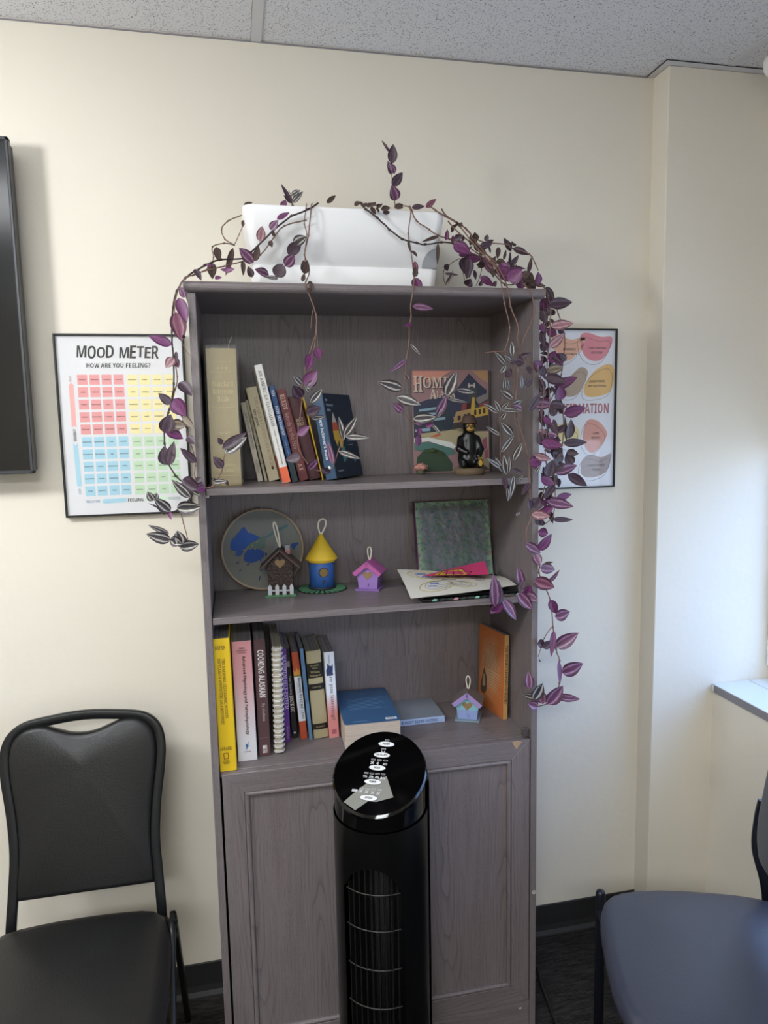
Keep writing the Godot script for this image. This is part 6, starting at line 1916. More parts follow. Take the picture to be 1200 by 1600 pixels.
	small_leaf(Vector3(0.8115, 1.6632, 0.2564), Vector3(0.811, 1.6369, 0.2695), 0.0137, "D")
	small_leaf(Vector3(0.7764, 1.7901, 0.2657), Vector3(0.7873, 1.7716, 0.259), 0.0135, "P")
	small_leaf(Vector3(0.7988, 1.739, 0.2554), Vector3(0.7717, 1.7207, 0.2821), 0.0142, "P")
	small_leaf(Vector3(0.8062, 1.7555, 0.2671), Vector3(0.7863, 1.7388, 0.2606), 0.0101, "M")
	small_leaf(Vector3(0.8191, 1.4021, 0.2731), Vector3(0.8145, 1.3729, 0.2707), 0.013, "D")
	small_leaf(Vector3(0.7874, 1.361, 0.2621), Vector3(0.7905, 1.3324, 0.2523), 0.0147, "D")
	small_leaf(Vector3(0.8078, 1.5055, 0.2705), Vector3(0.8229, 1.4871, 0.2757), 0.0139, "P")
	small_leaf(Vector3(0.7917, 1.4058, 0.2565), Vector3(0.7897, 1.3857, 0.2856), 0.0147, "M")
	small_leaf(Vector3(0.8, 1.5423, 0.2574), Vector3(0.7972, 1.5084, 0.2762), 0.0111, "D")
	small_leaf(Vector3(0.7998, 1.6748, 0.2828), Vector3(0.8226, 1.6575, 0.2877), 0.0116, "D")
	small_leaf(Vector3(0.8012, 1.6738, 0.2707), Vector3(0.8116, 1.6434, 0.2606), 0.0139, "D")
	small_leaf(Vector3(0.7938, 1.7583, 0.2803), Vector3(0.8276, 1.7416, 0.2581), 0.011, "D")
	small_leaf(Vector3(0.7885, 1.708, 0.2806), Vector3(0.7802, 1.6825, 0.2869), 0.0159, "P")
	small_leaf(Vector3(0.8171, 1.5755, 0.2681), Vector3(0.798, 1.5464, 0.279), 0.0134, "D")
	small_leaf(Vector3(0.8006, 1.4178, 0.2601), Vector3(0.7995, 1.388, 0.2513), 0.0107, "P")
	small_leaf(Vector3(0.8005, 1.3472, 0.2562), Vector3(0.8061, 1.337, 0.2777), 0.0138, "M")
	small_leaf(Vector3(0.5894, 1.9375, 0.2047), Vector3(0.5909, 1.9545, 0.2047), 0.0108, "P")
	small_leaf(Vector3(0.7337, 1.8291, 0.2624), Vector3(0.7596, 1.8438, 0.2624), 0.0065, "B")
	small_leaf(Vector3(0.6129, 1.9157, 0.2142), Vector3(0.6358, 1.9296, 0.2142), 0.0064, "B")
	small_leaf(Vector3(0.6989, 1.8943, 0.2443), Vector3(0.7055, 1.9169, 0.2443), 0.0075, "B")
	small_leaf(Vector3(0.6513, 1.916, 0.2297), Vector3(0.6459, 1.8922, 0.2297), 0.0078, "B")
	small_leaf(Vector3(0.7258, 1.8619, 0.2538), Vector3(0.7195, 1.8378, 0.2538), 0.0099, "D")
	small_leaf(Vector3(0.6721, 1.9111, 0.2306), Vector3(0.6654, 1.9317, 0.2306), 0.0071, "D")
	small_leaf(Vector3(0.6842, 1.8889, 0.2402), Vector3(0.6645, 1.891, 0.2402), 0.0098, "D")
	small_leaf(Vector3(0.5892, 1.9618, 0.2003), Vector3(0.5946, 1.978, 0.2003), 0.0085, "B")
	small_leaf(Vector3(0.7562, 1.8331, 0.267), Vector3(0.7717, 1.8117, 0.267), 0.0107, "B")
	small_leaf(Vector3(0.6665, 1.8902, 0.2349), Vector3(0.6907, 1.8786, 0.2349), 0.0095, "D")
	small_leaf(Vector3(0.6952, 1.8834, 0.244), Vector3(0.6721, 1.8664, 0.244), 0.0064, "B")
	small_leaf(Vector3(0.586, 1.9684, 0.2018), Vector3(0.6048, 1.9815, 0.2018), 0.0079, "B")
	small_leaf(Vector3(0.6288, 1.9298, 0.2164), Vector3(0.6297, 1.9545, 0.2164), 0.0092, "B")
	small_leaf(Vector3(0.6912, 1.8698, 0.2407), Vector3(0.6683, 1.8624, 0.2407), 0.0076, "D")
	small_leaf(Vector3(0.6725, 1.901, 0.2307), Vector3(0.6885, 1.8866, 0.2307), 0.0104, "B")
	small_leaf(Vector3(0.672, 1.8841, 0.2355), Vector3(0.6836, 1.9047, 0.2355), 0.0096, "B")
	small_leaf(Vector3(0.7178, 1.8733, 0.2506), Vector3(0.7205, 1.8458, 0.2506), 0.0073, "B")
	small_leaf(Vector3(0.754, 1.8246, 0.2696), Vector3(0.7601, 1.8094, 0.2696), 0.0067, "B")
	small_leaf(Vector3(0.7154, 1.8784, 0.2513), Vector3(0.7043, 1.8899, 0.2513), 0.007, "D")
	small_leaf(Vector3(0.6581, 1.8854, 0.2325), Vector3(0.6407, 1.8783, 0.2325), 0.0109, "B")
	small_leaf(Vector3(0.6612, 1.8963, 0.2324), Vector3(0.639, 1.8818, 0.2324), 0.0105, "D")
	small_leaf(Vector3(0.7136, 1.8635, 0.2491), Vector3(0.7283, 1.8834, 0.2491), 0.0093, "B")
	small_leaf(Vector3(0.7201, 1.8625, 0.249), Vector3(0.7058, 1.8781, 0.249), 0.0076, "B")
	small_leaf(Vector3(0.7212, 1.881, 0.249), Vector3(0.6997, 1.8662, 0.249), 0.0068, "D")
	small_leaf(Vector3(0.6615, 1.8828, 0.2338), Vector3(0.6361, 1.8848, 0.2338), 0.0104, "B")
	crumb_part()


# ---------------------------------------------------------------- books
# A bound book standing upright: spine toward +z, origin at the lower left front corner of the spine.
func book(called: String, label: String, at: Vector3, w: float, h: float, d: float, cover: Material, lean := 0.0, turn := 0.0, group := "", paper: Material = null, soft := false, round_ := 0.0) -> Node3D:
	var t := thing(called, label, "book", at, 0.0, group)
	t.basis = Basis(Vector3.UP, turn) * Basis(Vector3(0, 0, 1), lean)
	var c := 0.0008 if soft else 0.0022
	var st := begin()
	var sp := PackedVector2Array()   # U-shaped cover seen from above (x, -z)
	if round_ > 0.0:
		for k in 9:
			var u := k / 8.0
			sp.append(Vector2(w * u, -round_ * (1.0 - pow(2 * u - 1, 2.0))))
		sp.append(Vector2(w, d))
		sp.append(Vector2(w - c, d))
		sp.append(Vector2(w - c, c))
		sp.append(Vector2(c, c))
		sp.append(Vector2(c, d))
		sp.append(Vector2(0, d))
	else:
		var e := minf(0.0015, w * 0.2)
		for p in [Vector2(0, e), Vector2(e, 0), Vector2(w - e, 0), Vector2(w, e), Vector2(w, d), Vector2(w - c, d), Vector2(w - c, c), Vector2(c, c), Vector2(c, d), Vector2(0, d)]:
			sp.append(p)
	# slab runs along z; turn it so that z becomes y (up) and outline y becomes -z
	add_slab(st, sp, 0.0, h, Transform3D(Basis(Vector3(1, 0, 0), Vector3(0, 0, -1), Vector3(0, 1, 0)), Vector3.ZERO))
	put("cover", done(st), cover, t)
	var inset := 0.0004 if soft else 0.004
	put("pages", box(Vector3(c, inset, -d + inset), Vector3(w - c, h - inset, -c), 0.0), paper if paper else mats.pages, t)
	return t


func band(t: Node3D, called: String, w: float, y0: float, y1: float, m: Material, x0 := 0.0005, z := 0.0):   # a printed field on the spine
	put(called, box(Vector3(x0, y0, z - 0.001), Vector3(w - x0, y1, z + 0.0003), 0.0), m, t)


func spine(t: Node3D, text: String, kind: String, m: Material, x: float, y: float, length: float, size: float, z := 0.0006):
	write("lettering", text, kind, m, t, Vector3(x, y, z), length, size, DOWN)


func across(t: Node3D, text: String, kind: String, m: Material, x: float, y: float, length: float, size: float, z := 0.0006):
	write("lettering", text, kind, m, t, Vector3(x, y, z), length, size)


func lines(st: SurfaceTool, rows: int, x0: float, x1: float, y: float, dy: float, t: Transform3D, thick := 0.0006):   # rows of unreadably small print
	for i in rows:
		add_box(st, Vector3(x0, y - dy * i, 0.0), Vector3(lerpf(x0, x1, rng.randf_range(0.8, 1.0)), y - dy * i + thick, 0.0002), 0.0, t)


func upper_shelf():
	var g := "books on the top shelf"
	var y := SHELF_A + 0.0002
	# large cloth bible in a clear jacket
	var t := book("book", "thick worn gold cloth bible in a clear plastic jacket, tallest on the top shelf", Vector3(0.0275, y, 0.224), 0.064, 0.297, 0.17, hx("a8976a", 0.55), 0.0, 0.0, g, null, false, 0.004)
	var gilt := hx("d9c687", 0.35)
	across(t, "Standard", "serif", gilt, 0.033, 0.222, 0.044, 0.0115, 0.0052)
	across(t, "Reference", "serif", gilt, 0.033, 0.206, 0.044, 0.0115, 0.0052)
	across(t, "Bible", "serif", gilt, 0.033, 0.190, 0.024, 0.0115, 0.0052)
	across(t, "* * *", "serif", gilt, 0.033, 0.255, 0.022, 0.006, 0.0052)
	across(t, "REVISED", "serif", gilt, 0.033, 0.116, 0.022, 0.005, 0.0052)
	across(t, "NEW EDITION", "serif", gilt, 0.033, 0.104, 0.03, 0.005, 0.0052)
	across(t, "HOLMAN", "serif", gilt, 0.033, 0.034, 0.03, 0.006, 0.0052)
	var bd := begin()
	for yv: float in [0.246, 0.170, 0.268, 0.045, 0.022]:
		add_box(bd, Vector3(0.008, yv, 0.002), Vector3(0.056, yv + 0.0008, 0.0047), 0.0)
	put("gilt_rules", done(bd), gilt, t)
	put("plastic_jacket", box(Vector3(-0.0035, 0.0005, -0.165), Vector3(0.0685, 0.306, 0.0078), 0.004), mats.film, t, Vector3.ZERO, "clear plastic jacket")
	put("marker_ribbon", tube(curve([Vector3(0.047, 0.29, -0.05), Vector3(0.050, 0.312, -0.04), Vector3(0.057, 0.326, -0.035)], 4), 0.0008, 5), hx("b9b5ae"), t)
	var ink := hx("5a544c", 0.8)
	t = book("book", "slim grey-white paperback, first to lean against the gold bible", Vector3(0.130, y, 0.14), 0.0125, 0.186, 0.11, hx("bdb6a8", 0.6), 0.178, 0.0, g, null, true)
	spine(t, "QUESTIONS & DEFENSES", "serif", ink, 0.006, 0.12, 0.085, 0.0058)
	spine(t, "STUDY", "serif", ink, 0.006, 0.035, 0.03, 0.004)
	t = book("book", "thinnest cream booklet leaning second from the gold bible", Vector3(0.1465, y, 0.128), 0.0062, 0.193, 0.10, hx("b9b09a", 0.6), 0.196, 0.0, g, null, true)
	spine(t, "PRAYERS FOR THE DAY", "serif", ink, 0.0031, 0.1, 0.12, 0.0032)
	t = book("book", "chunky cream paperback with faded red spine lettering beside the white book", Vector3(0.1555, y, 0.142), 0.0255, 0.221, 0.112, hx("bcb296", 0.6), 0.206, 0.0, g, null, true)
	spine(t, "THE RABBI'S COUNSEL TO NOVICES", "serif", hx("9a7a68", 0.8), 0.0165, 0.115, 0.165, 0.0065)
	spine(t, "the great", "serif bold", hx("4a463f", 0.8), 0.007, 0.150, 0.04, 0.009)
	put("emblem", box(Vector3(0.0135, 0.026, -0.001), Vector3(0.0185, 0.033, 0.0004), 0.0), hx("2e2c2a"), t)
	t = book("book", "tall white book with an orange foot, leaning among the shorter books", Vector3(0.1830, y, 0.215), 0.0178, 0.267, 0.17, hx("d8d5cf", 0.5), 0.202, 0.0, g, null, true)
	band(t, "orange_foot", 0.0178, 0.0005, 0.036, hx("d9623c", 0.5), 0.0002)
	spine(t, "AN AMERICAN HAGGADAH", "serif", ink, 0.0095, 0.192, 0.125, 0.0072)
	spine(t, "songs, prayers and readings", "serif", ink, 0.0095, 0.082, 0.08, 0.004)
	put("red_edge", box(Vector3(-0.0003, 0.004, -0.12), Vector3(0.0002, 0.062, -0.001), 0.0), hx("a8503a"), t)
	t = book("book", "narrow blue testament next to the tall white book", Vector3(0.2066, y, 0.192), 0.0132, 0.222, 0.135, hx("274a78", 0.45), 0.212, 0.0, g, null, true)
	spine(t, "NIV", "sans bold", hx("c9ced8"), 0.0066, 0.205, 0.014, 0.006)
	spine(t, "NEW TESTAMENT", "sans bold", hx("c9ced8"), 0.0066, 0.142, 0.068, 0.0062)
	spine(t, "with psalms", "sans", hx("8fa2bd"), 0.0066, 0.078, 0.04, 0.004)
	band(t, "dark_foot", 0.0132, 0.0, 0.055, hx("24383f", 0.45), 0.0002)
	t = book("book", "reddish brown book with a long title between blue and maroon books", Vector3(0.2243, y, 0.172), 0.0222, 0.215, 0.14, hx("6b3233", 0.5), 0.222, 0.0, g, null, true)
	spine(t, "REEDY", "serif bold", hx("c2a390"), 0.011, 0.185, 0.036, 0.0105)
	spine(t, "Words in the Fire", "serif", hx("b08c84"), 0.011, 0.118, 0.085, 0.009)
	spine(t, "A X", "serif bold", hx("c9a795"), 0.011, 0.032, 0.016, 0.009)
	t = book("book", "maroon leather bible with gilt initials left of the blue bible", Vector3(0.2495, y, 0.150), 0.0275, 0.200, 0.118, hx("4a2328", 0.45), 0.226, 0.0, g, null, true, 0.002)
	across(t, "HOLY", "serif bold", hx("b59a7c"), 0.014, 0.143, 0.017, 0.007, 0.0026)
	across(t, "BIBLE", "serif bold", hx("b59a7c"), 0.014, 0.133, 0.017, 0.007, 0.0026)
	t = book("book", "thin yellow booklet squeezed between the maroon and blue bibles", Vector3(0.2802, y, 0.152), 0.003, 0.197, 0.1, hx("d3a631", 0.5), 0.205, 0.0, g, null, true)
	t = book("book", "blue paperback bible with a rocket on its dark cover, last in the row", Vector3(0.2865, y + 0.0005, 0.170), 0.0285, 0.200, 0.142, hx("2c4a66", 0.45), 0.164, -0.62, g, null, true)
	spine(t, "new believer's Bible", "sans bold", hx("c4ced9"), 0.014, 0.095, 0.098, 0.0085)
	put("emblem", slab(PackedVector2Array([Vector2(0.0095, 0.026), Vector2(0.0145, 0.020), Vector2(0.0195, 0.026), Vector2(0.0145, 0.032)]), -0.001, 0.0005), hx("dde3ea"), t)
	var side := Basis(Vector3(0, 0, -1), Vector3(0, 1, 0), Vector3(1, 0, 0))   # face of the right-hand cover
	var cv := put("front_cover", box(Vector3(0.0283, 0.0, -0.142), Vector3(0.0291, 0.2, -0.0005), 0.0), hx("16283a", 0.4), t, Vector3.ZERO, "dark blue cover with rocket")
	var ft := Transform3D(side, Vector3(0.0292, 0, 0))
	var roc := begin()
	add_slab(roc, PackedVector2Array([Vector2(0.036, 0.156), Vector2(0.025, 0.132), Vector2(0.047, 0.132)]), 0.0, 0.0003, ft)
	put("rocket_nose", done(roc), hx("b9b0aa"), cv)
	roc = begin()
	add_slab(roc, PackedVector2Array([Vector2(0.025, 0.132), Vector2(0.022, 0.112), Vector2(0.055, 0.112), Vector2(0.047, 0.132)]), 0.0, 0.0003, ft)
	put("rocket_band", done(roc), hx("b5553a"), cv)
	roc = begin()
	add_slab(roc, PackedVector2Array([Vector2(0.022, 0.112), Vector2(0.022, 0.094), Vector2(0.034, 0.072), Vector2(0.042, 0.092), Vector2(0.052, 0.062), Vector2(0.066, 0.086), Vector2(0.082, 0.124), Vector2(0.055, 0.112)]), 0.0, 0.0003, ft)
	put("rocket_body", done(roc), hx("c7a13f"), cv)
	roc = begin()
	add_slab(roc, PackedVector2Array([Vector2(0.050, 0.070), Vector2(0.068, 0.074), Vector2(0.066, 0.040), Vector2(0.052, 0.036)]), 0.0, 0.0003, ft)
	put("rocket_flame", done(roc), hx("3d8583"), cv)
	var tx := begin()
	add_text(tx, "the", "sans bold", ft * Vector3(0.014, 0.185, 0.0003), 0.009, 0.006, side)
	add_text(tx, "believer's", "sans bold", ft * Vector3(0.027, 0.173, 0.0003), 0.034, 0.007, side)
	add_text(tx, "Bible", "sans bold", ft * Vector3(0.019, 0.161, 0.0003), 0.018, 0.007, side)
	add_text(tx, "Tyndale", "sans bold", ft * Vector3(0.028, 0.016, 0.0003), 0.03, 0.006, side)
	put("lettering", tx.commit(), hx("8292a4"), cv)
	tx = begin()
	lines(tx, 3, 0.088, 0.115, 0.094, 0.009, ft, 0.0014)
	put("printed_lines", done(tx), hx("8292a4"), cv)
	roc = begin()
	outline(roc, PackedVector2Array([Vector2(0.112, 0.048), Vector2(0.119, 0.041), Vector2(0.112, 0.034), Vector2(0.105, 0.041)]), 0.002, 0.0, 0.0003, true, ft)
	put("cover_mark", done(roc), hx("6f93ab"), cv)
	home_picture()
	bear()
	rose()


func poly(st: SurfaceTool, t: Transform3D, z: float, xy: Array):
	var pv := PackedVector2Array()
	for i in range(0, xy.size(), 2):
		pv.append(Vector2(xy[i], xy[i + 1]))
	add_slab(st, pv, z - 0.0003, z, t)


func picture_piece(called: String, under: Node, colour: String, z: float, shapes: Array):
	var st := begin()
	for s in shapes:
		poly(st, Transform3D(), z, s)
	put(called, done(st), hx(colour, 0.6), under)


func home_picture():
	# square travel picture standing against the back panel (drawing units: 1 = its width)
	var o := Vector3(0.531, SHELF_A + 0.0002, 0.05)
	var t := thing("picture", "travel picture of a harbour town, lettered HOME ALASKA, behind the bear figurine", "picture", o)
	var w := 0.2065
	t.rotation.x = -0.035
	var pn := put("panel", box(Vector3(0, 0, -0.009), Vector3(w, 0.266, 0.0), 0.001), hx("8f6f70", 0.55), t)
	var k := w
	var z := [0.0002, 0.0004, 0.0006, 0.0008, 0.001]
	var sc := func(a: Array) -> Array: return a.map(func(v: float) -> float: return v * k)
	var p := func(called: String, colour: String, layer: int, shapes: Array):
		var out := []
		for s in shapes:
			out.append(sc.call(s))
		picture_piece(called, pn, colour, z[layer], out)
	p.call("printed_hill", "2f3348", 0, [[0.01, 0.86, 0.2, 0.92, 0.42, 0.98, 0.58, 1.05, 0.74, 1.24, 0.86, 1.12, 0.97, 1.03, 0.99, 0.9, 0.6, 0.7, 0.01, 0.72]])
	p.call("printed_cloud", "a8855f", 0, [[0.78, 1.27, 0.99, 1.27, 0.99, 1.12, 0.9, 1.17]])
	p.call("printed_water", "2a3440", 1, [[0.01, 0.78, 0.45, 0.86, 0.55, 0.62, 0.45, 0.48, 0.01, 0.45]])
	p.call("printed_wave", "7e9aa8", 2, [[0.08, 0.80, 0.34, 0.83, 0.34, 0.80, 0.08, 0.77], [0.06, 0.75, 0.3, 0.76, 0.3, 0.73, 0.06, 0.72], [0.2, 0.68, 0.42, 0.70, 0.42, 0.67, 0.2, 0.65], [0.02, 0.55, 0.22, 0.57, 0.22, 0.53, 0.02, 0.52]])
	p.call("printed_tower", "3a3f3c", 2, [[0.72, 1.06, 0.85, 1.06, 0.83, 0.9, 0.86, 0.86, 0.88, 0.7, 0.68, 0.7, 0.7, 0.86, 0.74, 0.9]])
	p.call("printed_rail", "b9b3a6", 3, [[0.72, 1.10, 0.82, 1.10, 0.82, 1.08, 0.72, 1.08], [0.73, 1.12, 0.745, 1.12, 0.745, 1.06, 0.73, 1.06], [0.80, 1.12, 0.815, 1.12, 0.815, 1.06, 0.80, 1.06]])
	p.call("printed_roof", "77706f", 2, [[0.80, 0.92, 0.99, 1.0, 0.99, 0.92, 0.84, 0.84]])
	p.call("printed_house_red", "7c3b3c", 2, [[0.64, 0.86, 0.80, 0.88, 0.80, 0.72, 0.62, 0.7], [0.86, 0.84, 0.99, 0.9, 0.99, 0.76, 0.86, 0.76]])
	p.call("printed_house_tan", "9b8159", 3, [[0.56, 0.76, 0.76, 0.80, 0.76, 0.66, 0.52, 0.62]])
	p.call("printed_house_gold", "b3923f", 3, [[0.78, 0.94, 0.81, 0.94, 0.81, 0.8, 0.99, 0.84, 0.99, 0.72, 0.76, 0.68, 0.76, 0.82]])
	p.call("printed_window", "2e2a28", 4, [[0.80, 0.78, 0.83, 0.785, 0.83, 0.72, 0.80, 0.715], [0.86, 0.79, 0.89, 0.795, 0.89, 0.73, 0.86, 0.725], [0.92, 0.8, 0.95, 0.805, 0.95, 0.74, 0.92, 0.735], [0.58, 0.71, 0.62, 0.715, 0.62, 0.66, 0.58, 0.655], [0.66, 0.73, 0.7, 0.735, 0.7, 0.67, 0.66, 0.665]])
	p.call("printed_piles", "3c3436", 2, [[0.52, 0.62, 0.99, 0.72, 0.99, 0.52, 0.7, 0.5, 0.5, 0.54]])
	p.call("printed_path", "a39878", 2, [[0.1, 0.5, 0.44, 0.53, 0.62, 0.56, 0.86, 0.52, 0.99, 0.5, 0.99, 0.04, 0.78, 0.18, 0.6, 0.3, 0.3, 0.42, 0.1, 0.46]])
	p.call("printed_kayak", "b5532f", 3, [[0.22, 0.46, 0.34, 0.5, 0.38, 0.49, 0.30, 0.455]])
	p.call("printed_boat", "cfd0cc", 3, [[0.01, 0.44, 0.2, 0.45, 0.5, 0.38, 0.55, 0.33, 0.52, 0.30, 0.2, 0.40, 0.01, 0.39]])
	p.call("printed_teal", "4b6d68", 3, [[0.01, 0.38, 0.2, 0.395, 0.5, 0.31, 0.55, 0.24, 0.4, 0.2, 0.01, 0.30]])
	p.call("printed_bush", "2f4330", 4, [[0.03, 0.02, 0.04, 0.2, 0.14, 0.3, 0.26, 0.32, 0.4, 0.26, 0.5, 0.12, 0.5, 0.02]])
	p.call("printed_grass", "5a6b3d", 4, [[0.12, 0.26, 0.22, 0.30, 0.34, 0.28, 0.40, 0.22, 0.28, 0.25]])
	p.call("printed_rock", "4f453f", 3, [[0.55, 0.02, 0.62, 0.14, 0.8, 0.16, 0.99, 0.04, 0.99, 0.02]])
	p.call("printed_flower", "95506f", 4, [[0.90, 0.4, 0.96, 0.44, 0.97, 0.3, 0.92, 0.28], [0.93, 0.26, 0.98, 0.3, 0.98, 0.18, 0.94, 0.16]])
	p.call("printed_sunset", "c98a78", 0, [[0.01, 1.27, 0.5, 1.27, 0.3, 1.15, 0.01, 1.1]])
	var lt := begin()
	add_text(lt, "H", "serif bold", Vector3(0.075, 1.115, 0.0062) * k, 0.115 * k, 0.2 * k)
	add_text(lt, "OME", "serif bold", Vector3(0.315, 1.13, 0.0062) * k, 0.35 * k, 0.135 * k)
	add_text(lt, "A", "serif bold", Vector3(0.265, 0.985, 0.0062) * k, 0.09 * k, 0.115 * k)
	add_text(lt, "LASKA", "serif", Vector3(0.43, 0.985, 0.0062) * k, 0.24 * k, 0.085 * k)
	put("lettering", lt.commit(), hx("c9b8a6", 0.6), pn)
	var sh := begin()
	add_text(sh, "H", "serif bold", Vector3(0.09, 1.103, 0.005) * k, 0.115 * k, 0.2 * k)
	add_text(sh, "OME", "serif bold", Vector3(0.328, 1.118, 0.005) * k, 0.35 * k, 0.135 * k)
	put("lettering_shade", sh.commit(), hx("4a3a44", 0.6), pn)


func bear():
	var o := Vector3(0.651, SHELF_A + 0.0002, 0.135)
	var t := thing("bear_figurine", "black bear figurine in a brown hat sitting on a wood slice", "figurine", o, -0.1)
	put("wood_slice", lathe([Vector2(0, 0), Vector2(0.036, 0), Vector2(0.038, 0.004), Vector2(0.0385, 0.012), Vector2(0.036, 0.0165), Vector2(0, 0.0165)], 28), hx("6d5c46", 0.8), t)
	var f := func(p: Vector3) -> float:
		var d := capsule(p, Vector3(0, 0.040, -0.006), Vector3(0, 0.082, -0.008), 0.027, 0.0215)          # trunk
		d = smin(d, capsule(p, Vector3(0, 0.092, -0.006), Vector3(0, 0.106, -0.002), 0.013, 0.0125), 0.012)    # neck
		d = smin(d, p.distance_to(Vector3(0, 0.119, 0.001)) - 0.0165, 0.006)                                       # head
		d = smin(d, capsule(p, Vector3(0, 0.114, 0.010), Vector3(0, 0.113, 0.019), 0.009, 0.0065), 0.005)       # muzzle
		d = smin(d, capsule(p, Vector3(0.020, 0.088, -0.002), Vector3(0.027, 0.062, 0.010), 0.0095, 0.008), 0.006)
		d = smin(d, capsule(p, Vector3(0.027, 0.062, 0.010), Vector3(0.020, 0.046, 0.020), 0.008, 0.007), 0.004)
		d = smin(d, capsule(p, Vector3(-0.020, 0.088, -0.002), Vector3(-0.027, 0.064, 0.012), 0.0095, 0.008), 0.006)
		d = smin(d, capsule(p, Vector3(-0.027, 0.064, 0.012), Vector3(-0.012, 0.056, 0.025), 0.008, 0.007), 0.004)
		d = smin(d, capsule(p, Vector3(0.014, 0.028, 0.004), Vector3(0.019, 0.027, 0.026), 0.0125, 0.0085), 0.006)
		d = smin(d, capsule(p, Vector3(-0.014, 0.028, 0.004), Vector3(-0.019, 0.026, 0.026), 0.0125, 0.0085), 0.006)
		d = smin(d, capsule(p, Vector3(0.020, 0.025, 0.027), Vector3(0.021, 0.037, 0.030), 0.0075, 0.006), 0.003)
		d = smin(d, capsule(p, Vector3(-0.020, 0.024, 0.027), Vector3(-0.021, 0.034, 0.029), 0.0075, 0.006), 0.003)
		d = smin(d, p.distance_to(Vector3(0.0135, 0.131, -0.002)) - 0.0045, 0.002)
		d = smin(d, p.distance_to(Vector3(-0.0135, 0.131, -0.002)) - 0.0045, 0.002)
		return maxf(d, 0.0158 - p.y)
	put("body", field_mesh(f, Vector3(-0.042, 0.010, -0.040), Vector3(0.042, 0.142, 0.042), 0.0025), plain(Color(0.022, 0.022, 0.026), 0.3), t)
	var face := begin()
	face.set_smooth_group(1)
	add_ball(face, Vector3(0, 0.1128, 0.0185), Vector3(0.0105, 0.0068, 0.0085))
	add_ball(face, Vector3(0, 0.1218, 0.0145), Vector3(0.0095, 0.0045, 0.004))
	put("muzzle", done(face), hx("a5813c", 0.45), t)
	var eyes := begin()
	for s: float in [-1.0, 1.0]:
		add_ball(eyes, Vector3(s * 0.0048, 0.1225, 0.0182), Vector3(0.0018, 0.0018, 0.0014))
	add_ball(eyes, Vector3(0, 0.1158, 0.0266), Vector3(0.0033, 0.0022, 0.0018))
	add_box(eyes, Vector3(-0.0055, 0.1098, 0.0255), Vector3(0.0055, 0.1105, 0.027), 0.0002)
	put("eyes_and_nose", done(eyes), mats.black_gloss, t)
	var hat := begin()
	add_lathe(hat, [Vector2(0.012, 0.129), Vector2(0.0205, 0.1262), Vector2(0.0218, 0.128), Vector2(0.0185, 0.1325), Vector2(0.0165, 0.137), Vector2(0.015, 0.144), Vector2(0.011, 0.1475), Vector2(0.004, 0.148), Vector2(0.003, 0.152), Vector2(0, 0.1525)], 24)
	put("hat", done(hat), hx("4a352a", 0.7), t)
	var sole := begin()
	add_slab(sole, ellipse(0, 0, 0.0048, 0.0085, 20), 0.0, 0.0014, Transform3D(Basis(Vector3.UP, 0.15), Vector3(0.0205, 0.030, 0.0348)), 0.0005)
	for k in 4:
		add_slab(sole, ellipse(-0.0045 + 0.003 * k, 0.0108 + (0.001 if k == 1 or k == 2 else 0.0), 0.0012, 0.0018, 10), 0.0, 0.0014, Transform3D(Basis(Vector3.UP, 0.15), Vector3(0.0205, 0.030, 0.0345)))
	put("paw_sole", done(sole), hx("c79a35", 0.45), t)


func add_ball(st: SurfaceTool, c: Vector3, r: Vector3, lat := 10, lon := 14):
	st.set_smooth_group(1)
	for i in lat:
		for k in lon:
			var q := []
			for e in [[i, k], [i, k + 1], [i + 1, k + 1], [i + 1, k]]:
				var a: float = -PI / 2 + PI * e[0] / lat
				var b: float = TAU * e[1] / lon
				q.append(c + Vector3(cos(a) * sin(b), sin(a), cos(a) * cos(b)) * r)
			if i > 0:
				tri(st, q[0], q[1], q[2] if i < lat - 1 else q[2])
			if i < lat - 1:
				tri(st, q[0], q[2], q[3])
			elif i == lat - 1 and i == 0:
				pass


func rose():
	var o := Vector3(0.543, SHELF_A + 0.0002, 0.072)
	var t := thing("rose", "small dusty pink artificial rose at the foot of the harbour picture", "flower", o)
	var c := Vector3(0, 0.021, 0)
	for ring in 4:
		var n := [3, 4, 5, 6][ring] as int
		for k in n:
			var a: float = TAU * k / n + ring * 0.5
			var out := Vector3(sin(a), 0.0, cos(a))
			var st := begin()
			st.set_smooth_group(1)
			var rad: float = [0.004, 0.0075, 0.0115, 0.0155][ring]
			var tall: float = [0.019, 0.018, 0.0155, 0.012][ring]
			var side := Vector3.UP.cross(out)
			var gp := []
			for i in 6:
				var row := []
				for j in 6:
					var u := j / 5.0 * 2.0 - 1.0
					var v := i / 5.0
					var wd := rad * 1.15 * sin(PI * (0.12 + 0.78 * v)) * u
					row.append(c + out * (rad * (0.45 + 0.75 * v) - absf(u) * absf(u) * rad * 0.4) + side * wd + Vector3(0, -0.012 + tall * v + 0.0015 * sin(u * 4.0 + k), 0))
				gp.append(row)
			for i in 5:
				for j in 5:
					quad(st, gp[i][j], gp[i][j + 1], gp[i + 1][j + 1], gp[i + 1][j])
			put("petal", done(st), hx(["a8685f", "b67a6e", "bd8577", "c79484"][ring], 0.7), t).material_override.cull_mode = BaseMaterial3D.CULL_DISABLED
	put("calyx", lathe([Vector2(0, 0), Vector2(0.008, 0), Vector2(0.011, 0.006), Vector2(0.006, 0.013), Vector2(0, 0.015)], 16), hx("4e5a40", 0.8), t)


